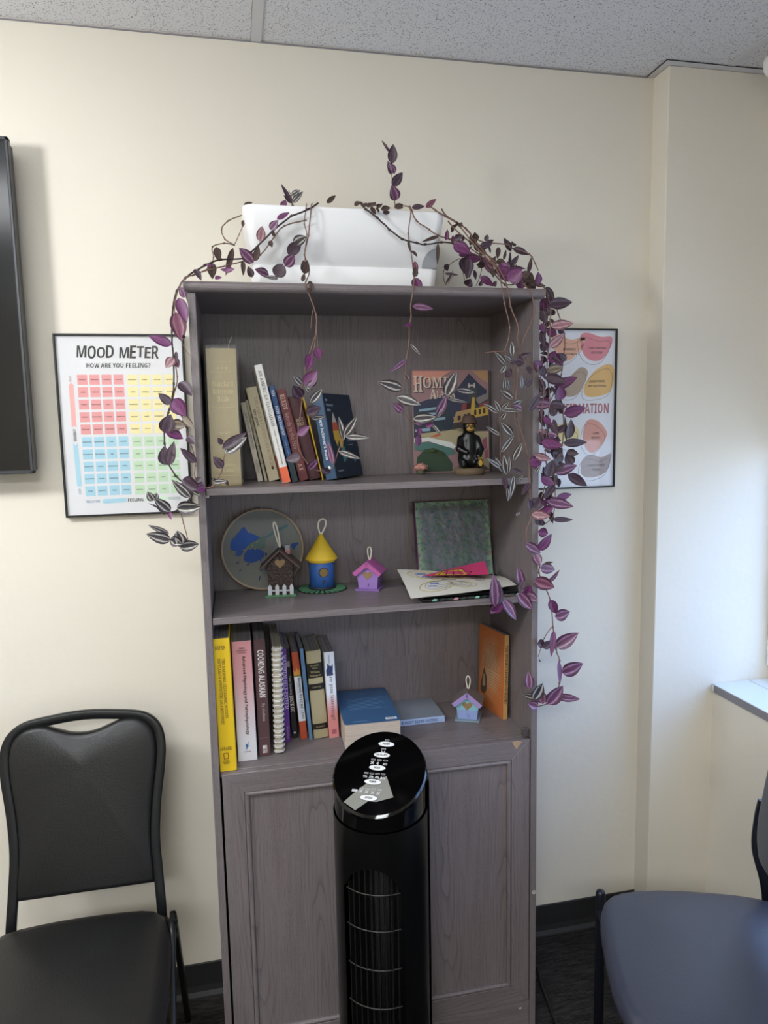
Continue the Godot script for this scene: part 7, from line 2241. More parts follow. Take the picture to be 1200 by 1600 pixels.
# ---------------------------------------------------------------- middle shelf
func middle_shelf():
	hoop()
	brown_house()
	round_house()
	gable_house("birdhouse", "pink and lavender wooden birdhouse with a heart opening, right of the yellow-roofed one", "painted birdhouses", Vector3(0.3965, SHELF_B + 0.0002, 0.115), -0.44, "8f6fb0", "8f6fb0", "a8558f", "a8558f", "8565a5", 0.98)
	var y := SHELF_B + 0.0002
	var cp := thing("canvas_painting", "square textured green and grey painting with purple edges leaning at the back", "painting", Vector3(0.533, y, 0.083), 0.05)
	cp.rotation.x = -0.19
	put("canvas", box(Vector3(0, 0, -0.016), Vector3(0.207, 0.208, 0.0), 0.0015), hx("6d3f63", 0.7), cp)
	var pic := Image.create(256, 256, false, Image.FORMAT_RGB8)
	var n1 := noise(0.012, 4, 31)
	var n2 := noise(0.03, 3, 32)
	for yy in 256:
		for xx in 256:
			var c := Color(0.42, 0.44, 0.47).lerp(Color(0.36, 0.43, 0.40), clampf(n1.get_noise_2d(xx, yy) * 1.6 + 0.4, 0, 1))
			var e := maxf(absf(xx - 128.0), absf(yy - 128.0)) / 128.0 + n2.get_noise_2d(xx, yy) * 0.12
			c = c.lerp(Color(0.50, 0.62, 0.50), clampf((e - 0.82) * 7.0, 0, 1))
			c = c.lerp(Color(0.30, 0.40, 0.33), clampf((n2.get_noise_2d(xx * 1.7 + 50, yy * 1.7) - 0.28) * 4.0, 0, 0.8))
			c = c.lerp(Color(0.52, 0.38, 0.47), clampf((n2.get_noise_2d(xx * 1.5 + 400, yy * 1.5) - 0.33) * 4.0, 0, 0.7))
			c = c.lerp(Color(0.22, 0.36, 0.44), clampf((n2.get_noise_2d(xx * 1.6 + 900, yy * 1.6) - 0.36) * 5.0, 0, 0.8))
			pic.set_pixel(xx, yy, c)
	var pm := plain(Color.WHITE, 0.45)
	pm.albedo_texture = ImageTexture.create_from_image(pic)
	pm.normal_enabled = true
	pm.normal_texture = bumps(0.02, 6.0, 256, 40)
	pm.normal_scale = 0.7
	var q := PlaneMesh.new()
	q.orientation = PlaneMesh.FACE_Z
	q.size = Vector2(0.204, 0.205)
	put("painted_face", q, pm, cp, Vector3(0.1035, 0.104, 0.0004))
	drawings()


func hoop():
	var r := 0.1025
	var c := Vector3(0.1375, SHELF_B + 0.0002 + r, 0.052)
	var t := thing("embroidery_hoop", "round embroidery hoop with blue stitched map patches leaning behind the brown birdhouse", "embroidery", Vector3(c.x, SHELF_B + 0.0002, c.z))
	t.rotation.x = -0.06
	var st := begin()
	st.set_smooth_group(1)
	var ring := []
	for k in 65:
		var a := TAU * k / 64
		ring.append(Vector3(sin(a) * (r - 0.003), r + cos(a) * (r - 0.003), 0))
	var band_ := []
	for k in 65:
		var a := TAU * (k % 64) / 64
		var d := Vector3(sin(a), cos(a), 0)
		var o := Vector3(0, r, 0)
		band_.append([o + d * r + Vector3(0, 0, -0.006), o + d * r + Vector3(0, 0, 0.0055), o + d * (r - 0.001) + Vector3(0, 0, 0.0065), o + d * (r - 0.0045) + Vector3(0, 0, 0.0065), o + d * (r - 0.0055) + Vector3(0, 0, 0.0055), o + d * (r - 0.0055) + Vector3(0, 0, -0.006)])
	for k in 64:
		for j in 6:
			quad(st, band_[k][j], band_[k][(j + 1) % 6], band_[k + 1][(j + 1) % 6], band_[k + 1][j])
	put("wooden_ring", done(st), hx("9c8a74", 0.6), t)
	var cl := plain(Color(0.47, 0.475, 0.45), 0.9)
	cl.normal_enabled = true
	cl.normal_texture = bumps(0.2, 3.0, 128, 12)
	cl.normal_scale = 0.4
	cl.uv1_triplanar = true
	cl.uv1_scale = Vector3.ONE * 20.0
	var disc := begin()
	add_slab(disc, ellipse(0, r, r - 0.0054, r - 0.0054, 56), 0.0022, 0.0032)
	var fab := put("fabric", done(disc), cl, t)
	var o2 := Vector2(0.0, r)
	var u := func(px: float, py: float) -> Vector2: return o2 + Vector2(px - 358.0, -(py - 350.0)) * (0.1025 / 258.0)
	var land := [
		["335599", [[190, 265], [245, 203], [270, 235], [335, 268], [330, 285], [280, 310], [240, 345], [165, 345], [165, 290]]],
		["2f4f92", [[240, 385], [262, 350], [300, 342], [360, 360], [360, 400], [345, 410], [352, 470], [340, 490], [342, 420], [290, 432], [245, 420]]],
		["35568f", [[188, 380], [198, 350], [235, 350], [238, 362], [215, 385]]],
		["5a6f6a", [[262, 335], [300, 300], [345, 275], [380, 270], [375, 300], [370, 345], [300, 338]]],
		["4f6f74", [[380, 270], [430, 240], [465, 222], [515, 198], [520, 215], [480, 232], [430, 255], [385, 280]]],
		["2f4a86", [[540, 325], [585, 320], [565, 345], [555, 362], [540, 350]]],
		["2c3f66", [[370, 375], [382, 372], [382, 390], [372, 392]]],
		["2c3f66", [[330, 520], [338, 515], [332, 545], [324, 545]]],
		["2c3f66", [[185, 430], [210, 420], [210, 426], [190, 434]]],
		["2c3f66", [[255, 442], [272, 430], [270, 442], [258, 448]]],
		["2c3f66", [[206, 474], [220, 472], [218, 478], [208, 479]]],
	]
	for e in land:
		var pv := []
		for q in e[1]:
			pv.append(u.call(q[0], q[1]))
		put("stitched_patch", slab(blob(pv, 3) if pv.size() > 4 else PackedVector2Array(pv), 0.003, 0.0044), hx(e[0], 0.85), fab)
	var dots := begin()
	for q in [[275, 235], [325, 300], [295, 325], [245, 352], [268, 330], [285, 342], [310, 345]]:
		var cc: Vector2 = u.call(q[0], q[1])
		add_slab(dots, ellipse(cc.x, cc.y, 0.0021, 0.0021, 10), 0.003, 0.0052)
	put("stitched_dots", done(dots), hx("8d8a63", 0.85), fab)
	put("hoop_screw", tube([Vector3(0.0, 2 * r - 0.002, 0), Vector3(0.0, 2 * r + 0.006, 0)], 0.002, 8), hx("8a8580", 0.4), t)


func loop_cord(t: Node3D, at: Vector3, wide: float, high: float, lean := 0.0, r := 0.0017):
	var pts := []
	for k in 17:
		var a := TAU * k / 16.0
		var v := (1.0 - cos(a)) / 2.0
		pts.append(at + Vector3(sin(a) * wide * (0.35 + 0.65 * v) + lean * v, v * high, 0.002 * sin(a)))
	put("hanging_loop", tube(pts, r, 7), mats.cord, t)


# small gabled birdhouse; front toward local +z
func gable_house(called: String, label: String, group: String, at: Vector3, turn: float, wall: String, front: String, roof: String, fascia: String, base: String, s := 1.0):
	var t := thing(called, label, "birdhouse", at, turn, group)
	var w0 := 0.0235 * s   # half width at the foot
	var w1 := 0.0285 * s   # half width at the eaves
	var h0 := 0.004
	var h1 := 0.045 * s
	var h2 := 0.068 * s
	var zd := 0.024 * s
	put("base_board", box(Vector3(-0.031 * s, 0, -0.031 * s), Vector3(0.031 * s, h0, 0.033 * s), 0.0006), hx(base, 0.7), t)
	var shape := PackedVector2Array([Vector2(-w0, h0), Vector2(w0, h0), Vector2(w1, h1), Vector2(0, h2), Vector2(-w1, h1)])
	put("house", slab(shape, -zd, zd, 0.0005), hx(wall, 0.7), t)
	if front != wall:
		put("painted_front", slab(PackedVector2Array([Vector2(-w1 * 0.94, h1 * 0.62), Vector2(w1 * 0.94, h1 * 0.62), Vector2(w1, h1), Vector2(0, h2), Vector2(-w1, h1)]), zd - 0.0005, zd + 0.0003), hx(front, 0.7), t)
	# heart opening: a dark hollow with a tan rim of bare wood
	put("heart_opening", slab(heart(0, h1 * 0.86, 0.0122 * s), zd - 0.001, zd + 0.0006), hx("8a6f4c", 0.8), t)
	# roof boards and scalloped fascia
	var ov := 0.0085 * s
	var d := Vector2(w1, h1 - h2).normalized()
	var nrm := Vector2(-d.y, d.x)
	for sg: float in [-1.0, 1.0]:
		var a := Vector2(0, h2 + 0.002)
		var b := Vector2(w1, h1) + d * ov + Vector2(0, 0.002)
		var q := PackedVector2Array([a, b, b + nrm * 0.0042, a + Vector2(0, 0.0056)])
		for i in 4:
			q[i].x *= sg
		put("roof_board", slab(q, -zd - 0.006, zd + 0.006, 0.0006), hx(roof, 0.7), t)
		var fs := PackedVector2Array()
		fs.append(a + Vector2(0, 0.005))
		fs.append(b + nrm * 0.0042)
		for k in 13:
			var v := 1.0 - k / 12.0
			fs.append(a.lerp(b, v) - nrm * (0.0055 + 0.0022 * absf(sin(v * PI * 3.0))) * s)
		for i in fs.size():
			fs[i].x *= sg
		put("fascia", slab(fs, zd + 0.006, zd + 0.0088), hx(fascia, 0.7), t)
	put("perch", tube([Vector3(0, h1 * 0.36, zd - 0.001), Vector3(0, h1 * 0.36, zd + 0.006)], 0.0027 * s, 12), hx(wall, 0.6), t)
	loop_cord(t, Vector3(0, h2 + 0.005, 0), 0.0072 * s, 0.034 * s)


func brown_house():
	var t := thing("birdhouse", "brown rustic birdhouse with a white picket fence in front of the hoop", "birdhouse", Vector3(0.1765, SHELF_B + 0.0002, 0.112), -0.12, "painted birdhouses")
	put("base_board", box(Vector3(-0.037, 0, -0.03), Vector3(0.037, 0.0045, 0.034), 0.0008), hx("4d7a55", 0.7), t)
	var mt := plain(Color(0.225, 0.165, 0.145), 0.7)
	mt.normal_enabled = true
	mt.normal_texture = bumps(0.05, 9.0, 128, 17)
	mt.normal_scale = 1.0
	mt.uv1_triplanar = true
	mt.uv1_scale = Vector3.ONE * 16.0
	put("house", slab(PackedVector2Array([Vector2(-0.029, 0.0045), Vector2(0.029, 0.0045), Vector2(0.0305, 0.077), Vector2(0, 0.109), Vector2(-0.0305, 0.077)]), -0.024, 0.022, 0.0005), mt, t)
	put("heart_opening", slab(heart(0, 0.0805, 0.0125), 0.021, 0.0228), hx("7d6645", 0.8), t)
	for sg: float in [-1.0, 1.0]:
		var q := PackedVector2Array([Vector2(0, 0.109), Vector2(sg * 0.046, 0.0655), Vector2(sg * 0.049, 0.0705), Vector2(0, 0.1165)])
		put("roof_board", slab(q, -0.034, 0.031, 0.0008), hx("4a3833", 0.75), t)
	put("perch", tube([Vector3(0.002, 0.030, 0.02), Vector3(0.002, 0.030, 0.027)], 0.0028, 10), mt, t)
	for k in 4:
		var x := -0.0255 + 0.0172 * k
		put("fence_picket", slab(PackedVector2Array([Vector2(x - 0.0046, 0.0045), Vector2(x + 0.0046, 0.0045), Vector2(x + 0.0046, 0.025), Vector2(x, 0.0305), Vector2(x - 0.0046, 0.025)]), 0.0265, 0.029, 0.0005), hx("b4b4b6", 0.6), t)
	put("fence_rail", box(Vector3(-0.03, 0.012, 0.0248), Vector3(0.03, 0.0165, 0.0264), 0.0004), hx("a9a9ac", 0.6), t)
	put("chimney", box(Vector3(0.012, 0.098, -0.012), Vector3(0.0235, 0.121, 0.0), 0.0008), hx("8f8a8c", 0.7), t)
	put("chimney_band", box(Vector3(0.0115, 0.100, -0.0125), Vector3(0.024, 0.108, 0.0005), 0.0005), hx("a8635c", 0.7), t)
	loop_cord(t, Vector3(0, 0.116, 0), 0.0055, 0.062, -0.012, 0.0022)


func round_house():
	var o := Vector3(0.2800, SHELF_B + 0.0002, 0.0825)
	var mat_ := thing("flower_mat", "green and black daisy-shaped mat under the yellow-roofed birdhouse", "mat", o)
	var disc := begin()
	add_slab(disc, ellipse(0, 0, 0.0625, 0.0615, 48), 0.0, 0.0016, Transform3D(Basis(Vector3(1, 0, 0), Vector3(0, 0, -1), Vector3(0, 1, 0)), Vector3.ZERO))
	put("felt_disc", done(disc), hx("17191a", 0.9), mat_)
	for k in 26:
		var a := TAU * k / 26
		var pt := begin()
		add_slab(pt, PackedVector2Array([Vector2(0.014, -0.0006), Vector2(0.05, -0.0040), Vector2(0.058, -0.0034), Vector2(0.0605, 0.0), Vector2(0.058, 0.0034), Vector2(0.05, 0.0040), Vector2(0.014, 0.0006)]), 0.0014, 0.0032, Transform3D(Basis(Vector3.UP, a) * Basis(Vector3(1, 0, 0), Vector3(0, 0, -1), Vector3(0, 1, 0)), Vector3.ZERO))
		put("petal", done(pt), hx("4d7e5c", 0.85), mat_)
	var t := thing("birdhouse", "round blue birdhouse with a yellow cone roof on a green mat", "birdhouse", o + Vector3(0, 0.0034, 0), 0.0, "painted birdhouses")
	put("base_rim", lathe([Vector2(0, 0), Vector2(0.0345, 0), Vector2(0.035, 0.003), Vector2(0.0335, 0.0055), Vector2(0, 0.0055)], 36), hx("1f2430", 0.6), t)
	put("drum", lathe([Vector2(0, 0.005), Vector2(0.0312, 0.005), Vector2(0.0312, 0.07), Vector2(0, 0.07)], 40), hx("2c5596", 0.55), t)
	put("roof", lathe([Vector2(0.0, 0.067), Vector2(0.0335, 0.067), Vector2(0.0345, 0.0685), Vector2(0.033, 0.0705), Vector2(0.0375, 0.0715), Vector2(0.0402, 0.0735), Vector2(0.0395, 0.0765), Vector2(0.02, 0.108), Vector2(0.004, 0.1345), Vector2(0.0015, 0.137), Vector2(0, 0.1375)], 40), hx("d9b52c", 0.6), t)
	var tr := Transform3D(Basis(), Vector3(0, 0, 0))
	var hole := begin()
	add_slab(hole, ellipse(0.001, 0.0435, 0.0122, 0.0122, 28), 0.024, 0.0312, tr)
	put("entrance_rim", done(hole), hx("1c2230", 0.6), t)
	hole = begin()
	add_slab(hole, ellipse(0.001, 0.0432, 0.0102, 0.0104, 28), 0.025, 0.0316, tr)
	put("entrance", done(hole), hx("7a6238", 0.8), t)
	hole = begin()
	add_slab(hole, ellipse(0.001, 0.0205, 0.0042, 0.0042, 18), 0.028, 0.0318, tr)
	put("perch_hole", done(hole), hx("1c2a3c", 0.6), t)
	loop_cord(t, Vector3(0, 0.135, 0), 0.0125, 0.038, 0.006, 0.0022)


func sheet(c: Array, sag: float, n := 14) -> ArrayMesh:   # a sheet of paper over four corners: back left, back right, front right, front left
	var st := begin()
	st.set_smooth_group(1)
	var gp := []
	for i in n + 1:
		var row := []
		for j in n + 1:
			var u := float(j) / n
			var v := float(i) / n
			var p: Vector3 = c[0].lerp(c[1], u).lerp(c[3].lerp(c[2], u), v)
			p.y += sag * (sin(PI * v) * (0.5 + 0.5 * u) + 0.35 * sin(u * 5.0 + v * 2.0))
			row.append(p)
		gp.append(row)
	for s in 2:
		for i in n:
			for j in n:
				var o := Vector3(0, -0.0004 * s, 0)
				if s == 0:
					quad(st, gp[i][j] + o, gp[i + 1][j] + o, gp[i + 1][j + 1] + o, gp[i][j + 1] + o)
				else:
					quad(st, gp[i][j] + o, gp[i][j + 1] + o, gp[i + 1][j + 1] + o, gp[i + 1][j] + o)
	return done(st)


func on_sheet(c: Array, sag: float, u: float, v: float) -> Vector3:
	var p: Vector3 = c[0].lerp(c[1], u).lerp(c[3].lerp(c[2], u), v)
	p.y += sag * (sin(PI * v) * (0.5 + 0.5 * u) + 0.35 * sin(u * 5.0 + v * 2.0)) + 0.0006
	return p


func drawings():
	# stack of artwork: a black painted board, a bright marker drawing and a butterfly colouring sheet
	var y := SHELF_B
	var b := thing("painted_board", "flat black board with dabs of bright paint at the bottom of the artwork pile", "board", Vector3(0.612, y + 0.0003, 0.205), 0.0)
	put("board", box(Vector3(-0.13, 0, -0.10), Vector3(0.125, 0.008, 0.088), 0.002), plain(Color(0.02, 0.022, 0.024), 0.25), b)
	var cols := ["8fc7b0", "b5646c", "3f5a50", "d9a0a8", "5f7f77", "9ac6cf"]
	for k in 14:
		var st := begin()
		var cx := -0.10 + 0.017 * k
		add_slab(st, blob([Vector2(cx - 0.006, 0.003), Vector2(cx, 0.0068), Vector2(cx + 0.008 + 0.004 * (k % 3), 0.005), Vector2(cx + 0.002, 0.0015)], 3), 0.0873, 0.0886)
		put("paint_dab", done(st), hx(cols[k % 6] if k % 3 == 0 else "27332f", 0.35), b)
	var b2 := thing("black_portfolio", "thin black card folder lying on the painted board under the butterfly sheet", "folder", Vector3(0.615, y + 0.0086, 0.19), -0.03)
	put("folder", box(Vector3(-0.12, 0, -0.10), Vector3(0.118, 0.003, 0.096), 0.0008), plain(Color(0.018, 0.018, 0.02), 0.4), b2)
	var c := [Vector3(0.4641, 1.1666, 0.125), Vector3(0.7425, 1.1292, 0.1), Vector3(0.7156, 1.144, 0.285), Vector3(0.4495, 1.1385, 0.322)]
	var sg := 0.004
	var p := thing("colouring_sheet", "white paper with a coloured-in butterfly drawing, curled on top of the pile", "drawing", Vector3.ZERO)
	var paper := put("paper", sheet(c, sg), hx("d2cec4", 0.8), p)
	var ink := begin()
	var gold := begin()
	var wing := [[Vector2(0.42, 0.42), Vector2(0.10, 0.12), -0.9], [Vector2(0.44, 0.40), Vector2(0.58, 0.06), 0.9], [Vector2(0.40, 0.52), Vector2(0.16, 0.86), 0.9], [Vector2(0.46, 0.55), Vector2(0.62, 0.80), -0.9]]
	for wv in wing:
		var a: Vector2 = wv[0]
		var e: Vector2 = wv[1]
		for ringi in 4:
			var f := 1.0 - 0.2 * ringi
			var pts := []
			for k in 21:
				var th := TAU * k / 20.0
				var ax := (e - a)
				var pr := Vector2(-ax.y, ax.x) * 0.34
				var q := a + ax * f * (0.5 - 0.5 * cos(th)) + pr * f * sin(th)
				pts.append(on_sheet(c, sg, q.x, q.y))
			add_tube(gold if ringi == 0 else ink, pts, 0.0007 if ringi == 0 else 0.00035, 4)
	add_tube(ink, [on_sheet(c, sg, 0.36, 0.47), on_sheet(c, sg, 0.50, 0.47)], 0.0012, 5)
	for k in 9:
		var pts := []
		for i in 9:
			var th := TAU * i / 8.0
			pts.append(on_sheet(c, sg, 0.73 + 0.03 * cos(k * 0.7) + 0.04 * cos(th), 0.32 + 0.12 * sin(k * 0.7) + 0.12 * sin(th)))
		add_tube(ink, pts, 0.00028, 4)
	put("ink_lines", done(ink), hx("6b6a70", 0.8), paper)
	put("gold_outline", done(gold), hx("b3a14f", 0.8), paper)
	var blue := begin()
	for q: Vector2 in [Vector2(0.2, 0.22), Vector2(0.23, 0.34), Vector2(0.24, 0.70), Vector2(0.27, 0.62)]:
		add_tube(blue, [on_sheet(c, sg, q.x - 0.04, q.y), on_sheet(c, sg, q.x + 0.04, q.y)], 0.0016, 5)
	put("blue_strokes", done(blue), hx("4a63a0", 0.8), paper)
	# pink drawing standing half behind
	var d := [Vector3(0.5983, 1.1582, 0.12), Vector3(0.6964, 1.1731, 0.12), Vector3(0.6787, 1.1552, 0.2), Vector3(0.5093, 1.162, 0.2)]
	var pk := thing("marker_drawing", "bright pink and yellow marker drawing sticking out behind the butterfly sheet", "drawing", Vector3.ZERO)
	var pp := put("paper", sheet(d, 0.0), hx("d23f73", 0.7), pk)
	var yl := begin()
	yl.set_smooth_group(-1)
	var q4 := [on_sheet(d, 0, 0.10, 0.45), on_sheet(d, 0, 0.50, 0.45), on_sheet(d, 0, 0.66, 0.98), on_sheet(d, 0, 0.16, 0.98)]
	quad(yl, q4[0], q4[3], q4[2], q4[1])
	quad(yl, q4[0] - Vector3(0, 0.0003, 0), q4[1] - Vector3(0, 0.0003, 0), q4[2] - Vector3(0, 0.0003, 0), q4[3] - Vector3(0, 0.0003, 0))
	put("yellow_patch", done(yl), hx("d7b32b", 0.7), pp)
	var bk := begin()
	for k in 4:
		add_tube(bk, [on_sheet(d, 0, 0.12 + 0.1 * k, 0.46), on_sheet(d, 0, 0.22 + 0.12 * k, 0.97)], 0.0009, 4)
	add_tube(bk, [on_sheet(d, 0, 0.08, 0.45), on_sheet(d, 0, 0.52, 0.44), on_sheet(d, 0, 0.60, 0.7), on_sheet(d, 0, 0.72, 0.75), on_sheet(d, 0, 0.68, 0.98)], 0.0009, 4)
	put("black_outline", done(bk), hx("241a1c", 0.7), pp)


# ---------------------------------------------------------------- lower shelf
func lower_shelf():
	var g := "books on the lower shelf"
	var y := DECK + 0.0002
	var ink := hx("2a2622", 0.7)
	var t := book("book", "tall bright yellow hardback at the left end of the lower shelf", Vector3(0.0167, y, 0.286), 0.0368, 0.303, 0.235, hx("d8b21c", 0.45), 0.012, 0.0, g, mats.pages_grey, false)
	across(t, "BRYAN", "serif", ink, 0.0165, 0.283, 0.022, 0.0085)
	spine(t, "THE NATIONAL GEOGRAPHIC SOCIETY", "serif", ink, 0.0215, 0.190, 0.135, 0.0062)
	spine(t, "100 YEARS OF ADVENTURE AND DISCOVERY", "serif", ink, 0.0125, 0.184, 0.150, 0.0062)
	across(t, "ABRAMS", "serif", ink, 0.0155, 0.053, 0.025, 0.0072)
	var fr := begin()
	bars(fr, 0.0098, 0.028, 0.0203, 0.0425, 0.0014, -0.0004, 0.0007)
	put("frame_emblem", done(fr), hx("6e2f1c"), t)
	across(t, "NATIONAL", "serif", ink, 0.015, 0.0245, 0.012, 0.0022)
	across(t, "GEOGRAPHIC", "serif", ink, 0.015, 0.0212, 0.016, 0.0022)
	across(t, "SOCIETY", "serif", ink, 0.015, 0.0179, 0.011, 0.0022)

	t = book("book", "thick pink and white physiology textbook second on the lower shelf", Vector3(0.0565, y, 0.247), 0.0432, 0.282, 0.2, grad("c98a8c", "d9d6d8"), 0.012, 0.0, g, mats.pages_grey, true)
	spine(t, "Advanced Physiology and Pathophysiology", "sans bold", ink, 0.0245, 0.155, 0.185, 0.0092)
	across(t, "TKACS", "sans bold", ink, 0.0215, 0.266, 0.0145, 0.0036)
	across(t, "HERRMANN", "sans", ink, 0.0215, 0.2605, 0.022, 0.0034)
	across(t, "JOHNSON", "sans", ink, 0.0215, 0.255, 0.02, 0.0034)
	put("dancing_emblem", slab(PackedVector2Array([Vector2(0.0185, 0.026), Vector2(0.0205, 0.030), Vector2(0.0185, 0.037), Vector2(0.0195, 0.042), Vector2(0.022, 0.0385), Vector2(0.0262, 0.047), Vector2(0.0242, 0.038), Vector2(0.0258, 0.034), Vector2(0.0225, 0.034), Vector2(0.0215, 0.028)]), -0.0004, 0.0006), hx("2e6b9c"), t)
	across(t, "SPRINGER", "sans", ink, 0.022, 0.022, 0.015, 0.0022)

	t = book("book", "brown softcover cookbook with bold white capitals down its spine", Vector3(0.1045, y, 0.233), 0.0262, 0.279, 0.19, hx("54393a", 0.5), 0.010, 0.0, g, mats.pages_grey, true)
	spine(t, "COOKING ALASKAN", "sans bold", hx("ddd5cf"), 0.0145, 0.198, 0.112, 0.0135)
	spine(t, "By Alaskans", "serif", hx("b9aaa4"), 0.0145, 0.106, 0.042, 0.0085)
	put("press_mark", box(Vector3(0.0085, 0.008, -0.0006), Vector3(0.0185, 0.026, 0.0005), 0.0), hx("d6cdc8"), t)
	across(t, "ed", "serif bold", hx("54393a"), 0.0135, 0.0165, 0.008, 0.012, 0.0008)
	put("crease", box(Vector3(0.001, 0.044, -0.0005), Vector3(0.0252, 0.0447, 0.0004), 0.0), hx("7d6262"), t)

	spiral_book(Vector3(0.1392, y, 0.236), g)

	t = book("book", "purple softcover book showing beside the white spiral binding", Vector3(0.1672, y, 0.172), 0.0140, 0.233, 0.15, hx("5f3182", 0.45), 0.010, 0.0, g, mats.pages_grey, true)
	spine(t, "MAXIMUM SELF-ESTEEM", "serif bold", hx("bfaccb"), 0.0085, 0.150, 0.135, 0.0088)
	spine(t, "Minchinton", "sans", hx("a892b8"), 0.0085, 0.024, 0.032, 0.0045)
	t = book("book", "black softcover book between the purple and the orange-white ones", Vector3(0.1868, y, 0.155), 0.0142, 0.227, 0.15, hx("151416", 0.4), 0.055, 0.0, g, mats.pages_grey, true)
	spine(t, "Your Drawing", "serif", hx("b9b4b0"), 0.007, 0.135, 0.048, 0.0065)
	spine(t, "BOOK OF", "serif bold", hx("c9c2b4"), 0.0072, 0.088, 0.042, 0.009)
	put("white_dot", slab(ellipse(0.007, 0.014, 0.0024, 0.0024, 12), -0.0004, 0.0006), hx("d0d0d0"), t)
	put("grey_patch", box(Vector3(0.003, 0.182, -0.0004), Vector3(0.0105, 0.196, 0.0005), 0.0), hx("8a8784"), t)
	t = book("book", "orange and white softcover book with a fiery band near its top", Vector3(0.2066, y, 0.164), 0.0170, 0.220, 0.14, hx("ad4a2c", 0.5), 0.072, 0.0, g, mats.pages_grey, true)
	band(t, "white_field", 0.017, 0.045, 0.158, hx("cfd3d8", 0.5), 0.0003)
	band(t, "green_line", 0.017, 0.158, 0.162, hx("6d7a34"), 0.0003)
	put("flame_band", slab(PackedVector2Array([Vector2(0.0004, 0.162), Vector2(0.0166, 0.162), Vector2(0.0166, 0.178), Vector2(0.012, 0.172), Vector2(0.009, 0.181), Vector2(0.005, 0.170), Vector2(0.0004, 0.176)]), -0.0006, 0.0003), hx("c98a3a"), t)
	spine(t, "MOVING BEYOND LOSS", "sans bold", ink, 0.0115, 0.103, 0.104, 0.0052)
	spine(t, "real answers to real questions", "sans", hx("6f7f95"), 0.006, 0.105, 0.08, 0.0028)
	t = book("book", "very thin pale blue workbook next to the cream volume", Vector3(0.2268, y, 0.175), 0.0085, 0.231, 0.15, hx("5a7a9a", 0.5), 0.071, 0.0, g, mats.pages_grey, true)
	spine(t, "GRIEF WORKBOOK FOR LIVING", "sans", hx("3d566f"), 0.0043, 0.15, 0.11, 0.0034)
	t = book("book", "cream hardback volume with three black bands across its rounded spine", Vector3(0.2390, y, 0.168), 0.0352, 0.221, 0.14, hx("a69a78", 0.6), 0.062, 0.0, g, mats.pages_grey, false, 0.003)
	var blk := hx("151310", 0.5)
	for e in [[0.153, 0.190], [0.122, 0.138], [0.022, 0.037]]:
		var bs := begin()
		for k in 8:
			var u0 := k / 8.0
			var u1 := (k + 1) / 8.0
			var z0 := 0.003 * (1.0 - pow(2 * u0 - 1, 2.0)) + 0.0003
			var z1 := 0.003 * (1.0 - pow(2 * u1 - 1, 2.0)) + 0.0003
			quad(bs, Vector3(0.0352 * u0, e[0], z0), Vector3(0.0352 * u1, e[0], z1), Vector3(0.0352 * u1, e[1], z1), Vector3(0.0352 * u0, e[1], z0))
		put("black_band", done(bs), blk, t)
	var gl := hx("b7a673", 0.4)
	across(t, "THE COMPLETE", "serif", gl, 0.0176, 0.184, 0.021, 0.0032, 0.004)
	across(t, "WORKS OF", "serif", gl, 0.0176, 0.1775, 0.014, 0.0032, 0.004)
	across(t, "William", "serif", gl, 0.0176, 0.1685, 0.022, 0.0058, 0.004)
	across(t, "Shakespeare", "serif", gl, 0.0176, 0.159, 0.028, 0.0058, 0.004)
	across(t, "VOLUME ONE", "serif", gl, 0.0176, 0.130, 0.02, 0.0035, 0.004)
	across(t, "CLASSICS", "serif", gl, 0.0176, 0.0295, 0.02, 0.0035, 0.004)
	t = book("book", "white and coral novel with a dark blue cat, last upright in the row", Vector3(0.2755, y, 0.177), 0.0245, 0.217, 0.14, grad("c9827f", "d3d6de", 0.3, 0.52), 0.036, 0.0, g, mats.pages_grey, true)
	spine(t, "are you listening?", "serif", hx("55535c"), 0.0125, 0.104, 0.118, 0.0105)
	spine(t, "walden", "serif", hx("77757c"), 0.012, 0.197, 0.026, 0.0042)
	put("cat_silhouette", slab(PackedVector2Array([Vector2(0.003, 0.158), Vector2(0.0195, 0.158), Vector2(0.0185, 0.166), Vector2(0.0195, 0.177), Vector2(0.0195, 0.187), Vector2(0.0165, 0.1815), Vector2(0.0115, 0.1825), Vector2(0.006, 0.189), Vector2(0.006, 0.179), Vector2(0.0025, 0.172)]), -0.0006, 0.0004), hx("26345c"), t)
	put("press_mark", box(Vector3(0.007, 0.010, -0.0004), Vector3(0.0185, 0.022, 0.0004), 0.0), hx("a05560"), t)
	# two books lying flat
	thick_book()
	grey_book()
	gable_house("birdhouse", "pale blue and lavender birdhouse with a grey roof on the lower shelf", "painted birdhouses", Vector3(0.6435, y, 0.1405), -0.43, "8797c4", "7fb0bd", "6b625f", "9a84b8", "7d8f9c", 1.03)
	orange_book()


func grad(low: String, high: String, a := 0.0, b := 1.0) -> StandardMaterial3D:   # a cover printed from one tone at the foot to another at the head
	var im := Image.create(4, 128, false, Image.FORMAT_RGB8)
	for y in 128:
		var v := clampf((1.0 - y / 127.0 - a) / (b - a), 0.0, 1.0)
		for x in 4:
			im.set_pixel(x, y, Color.html(low).lerp(Color.html(high), v) if b < 0.99 else Color.html(high).lerp(Color.html(low), smoothstep(0.05, 0.95, 1.0 - y / 127.0)))
	var m := plain(Color.WHITE, 0.5)
	m.albedo_texture = ImageTexture.create_from_image(im)
	m.uv1_triplanar = true
	m.uv1_scale = Vector3(1.0, 1.0 / 0.283 if b > 0.99 else 1.0 / 0.218, 1.0)
	m.uv1_offset = Vector3(0, 0, 0)
	return m


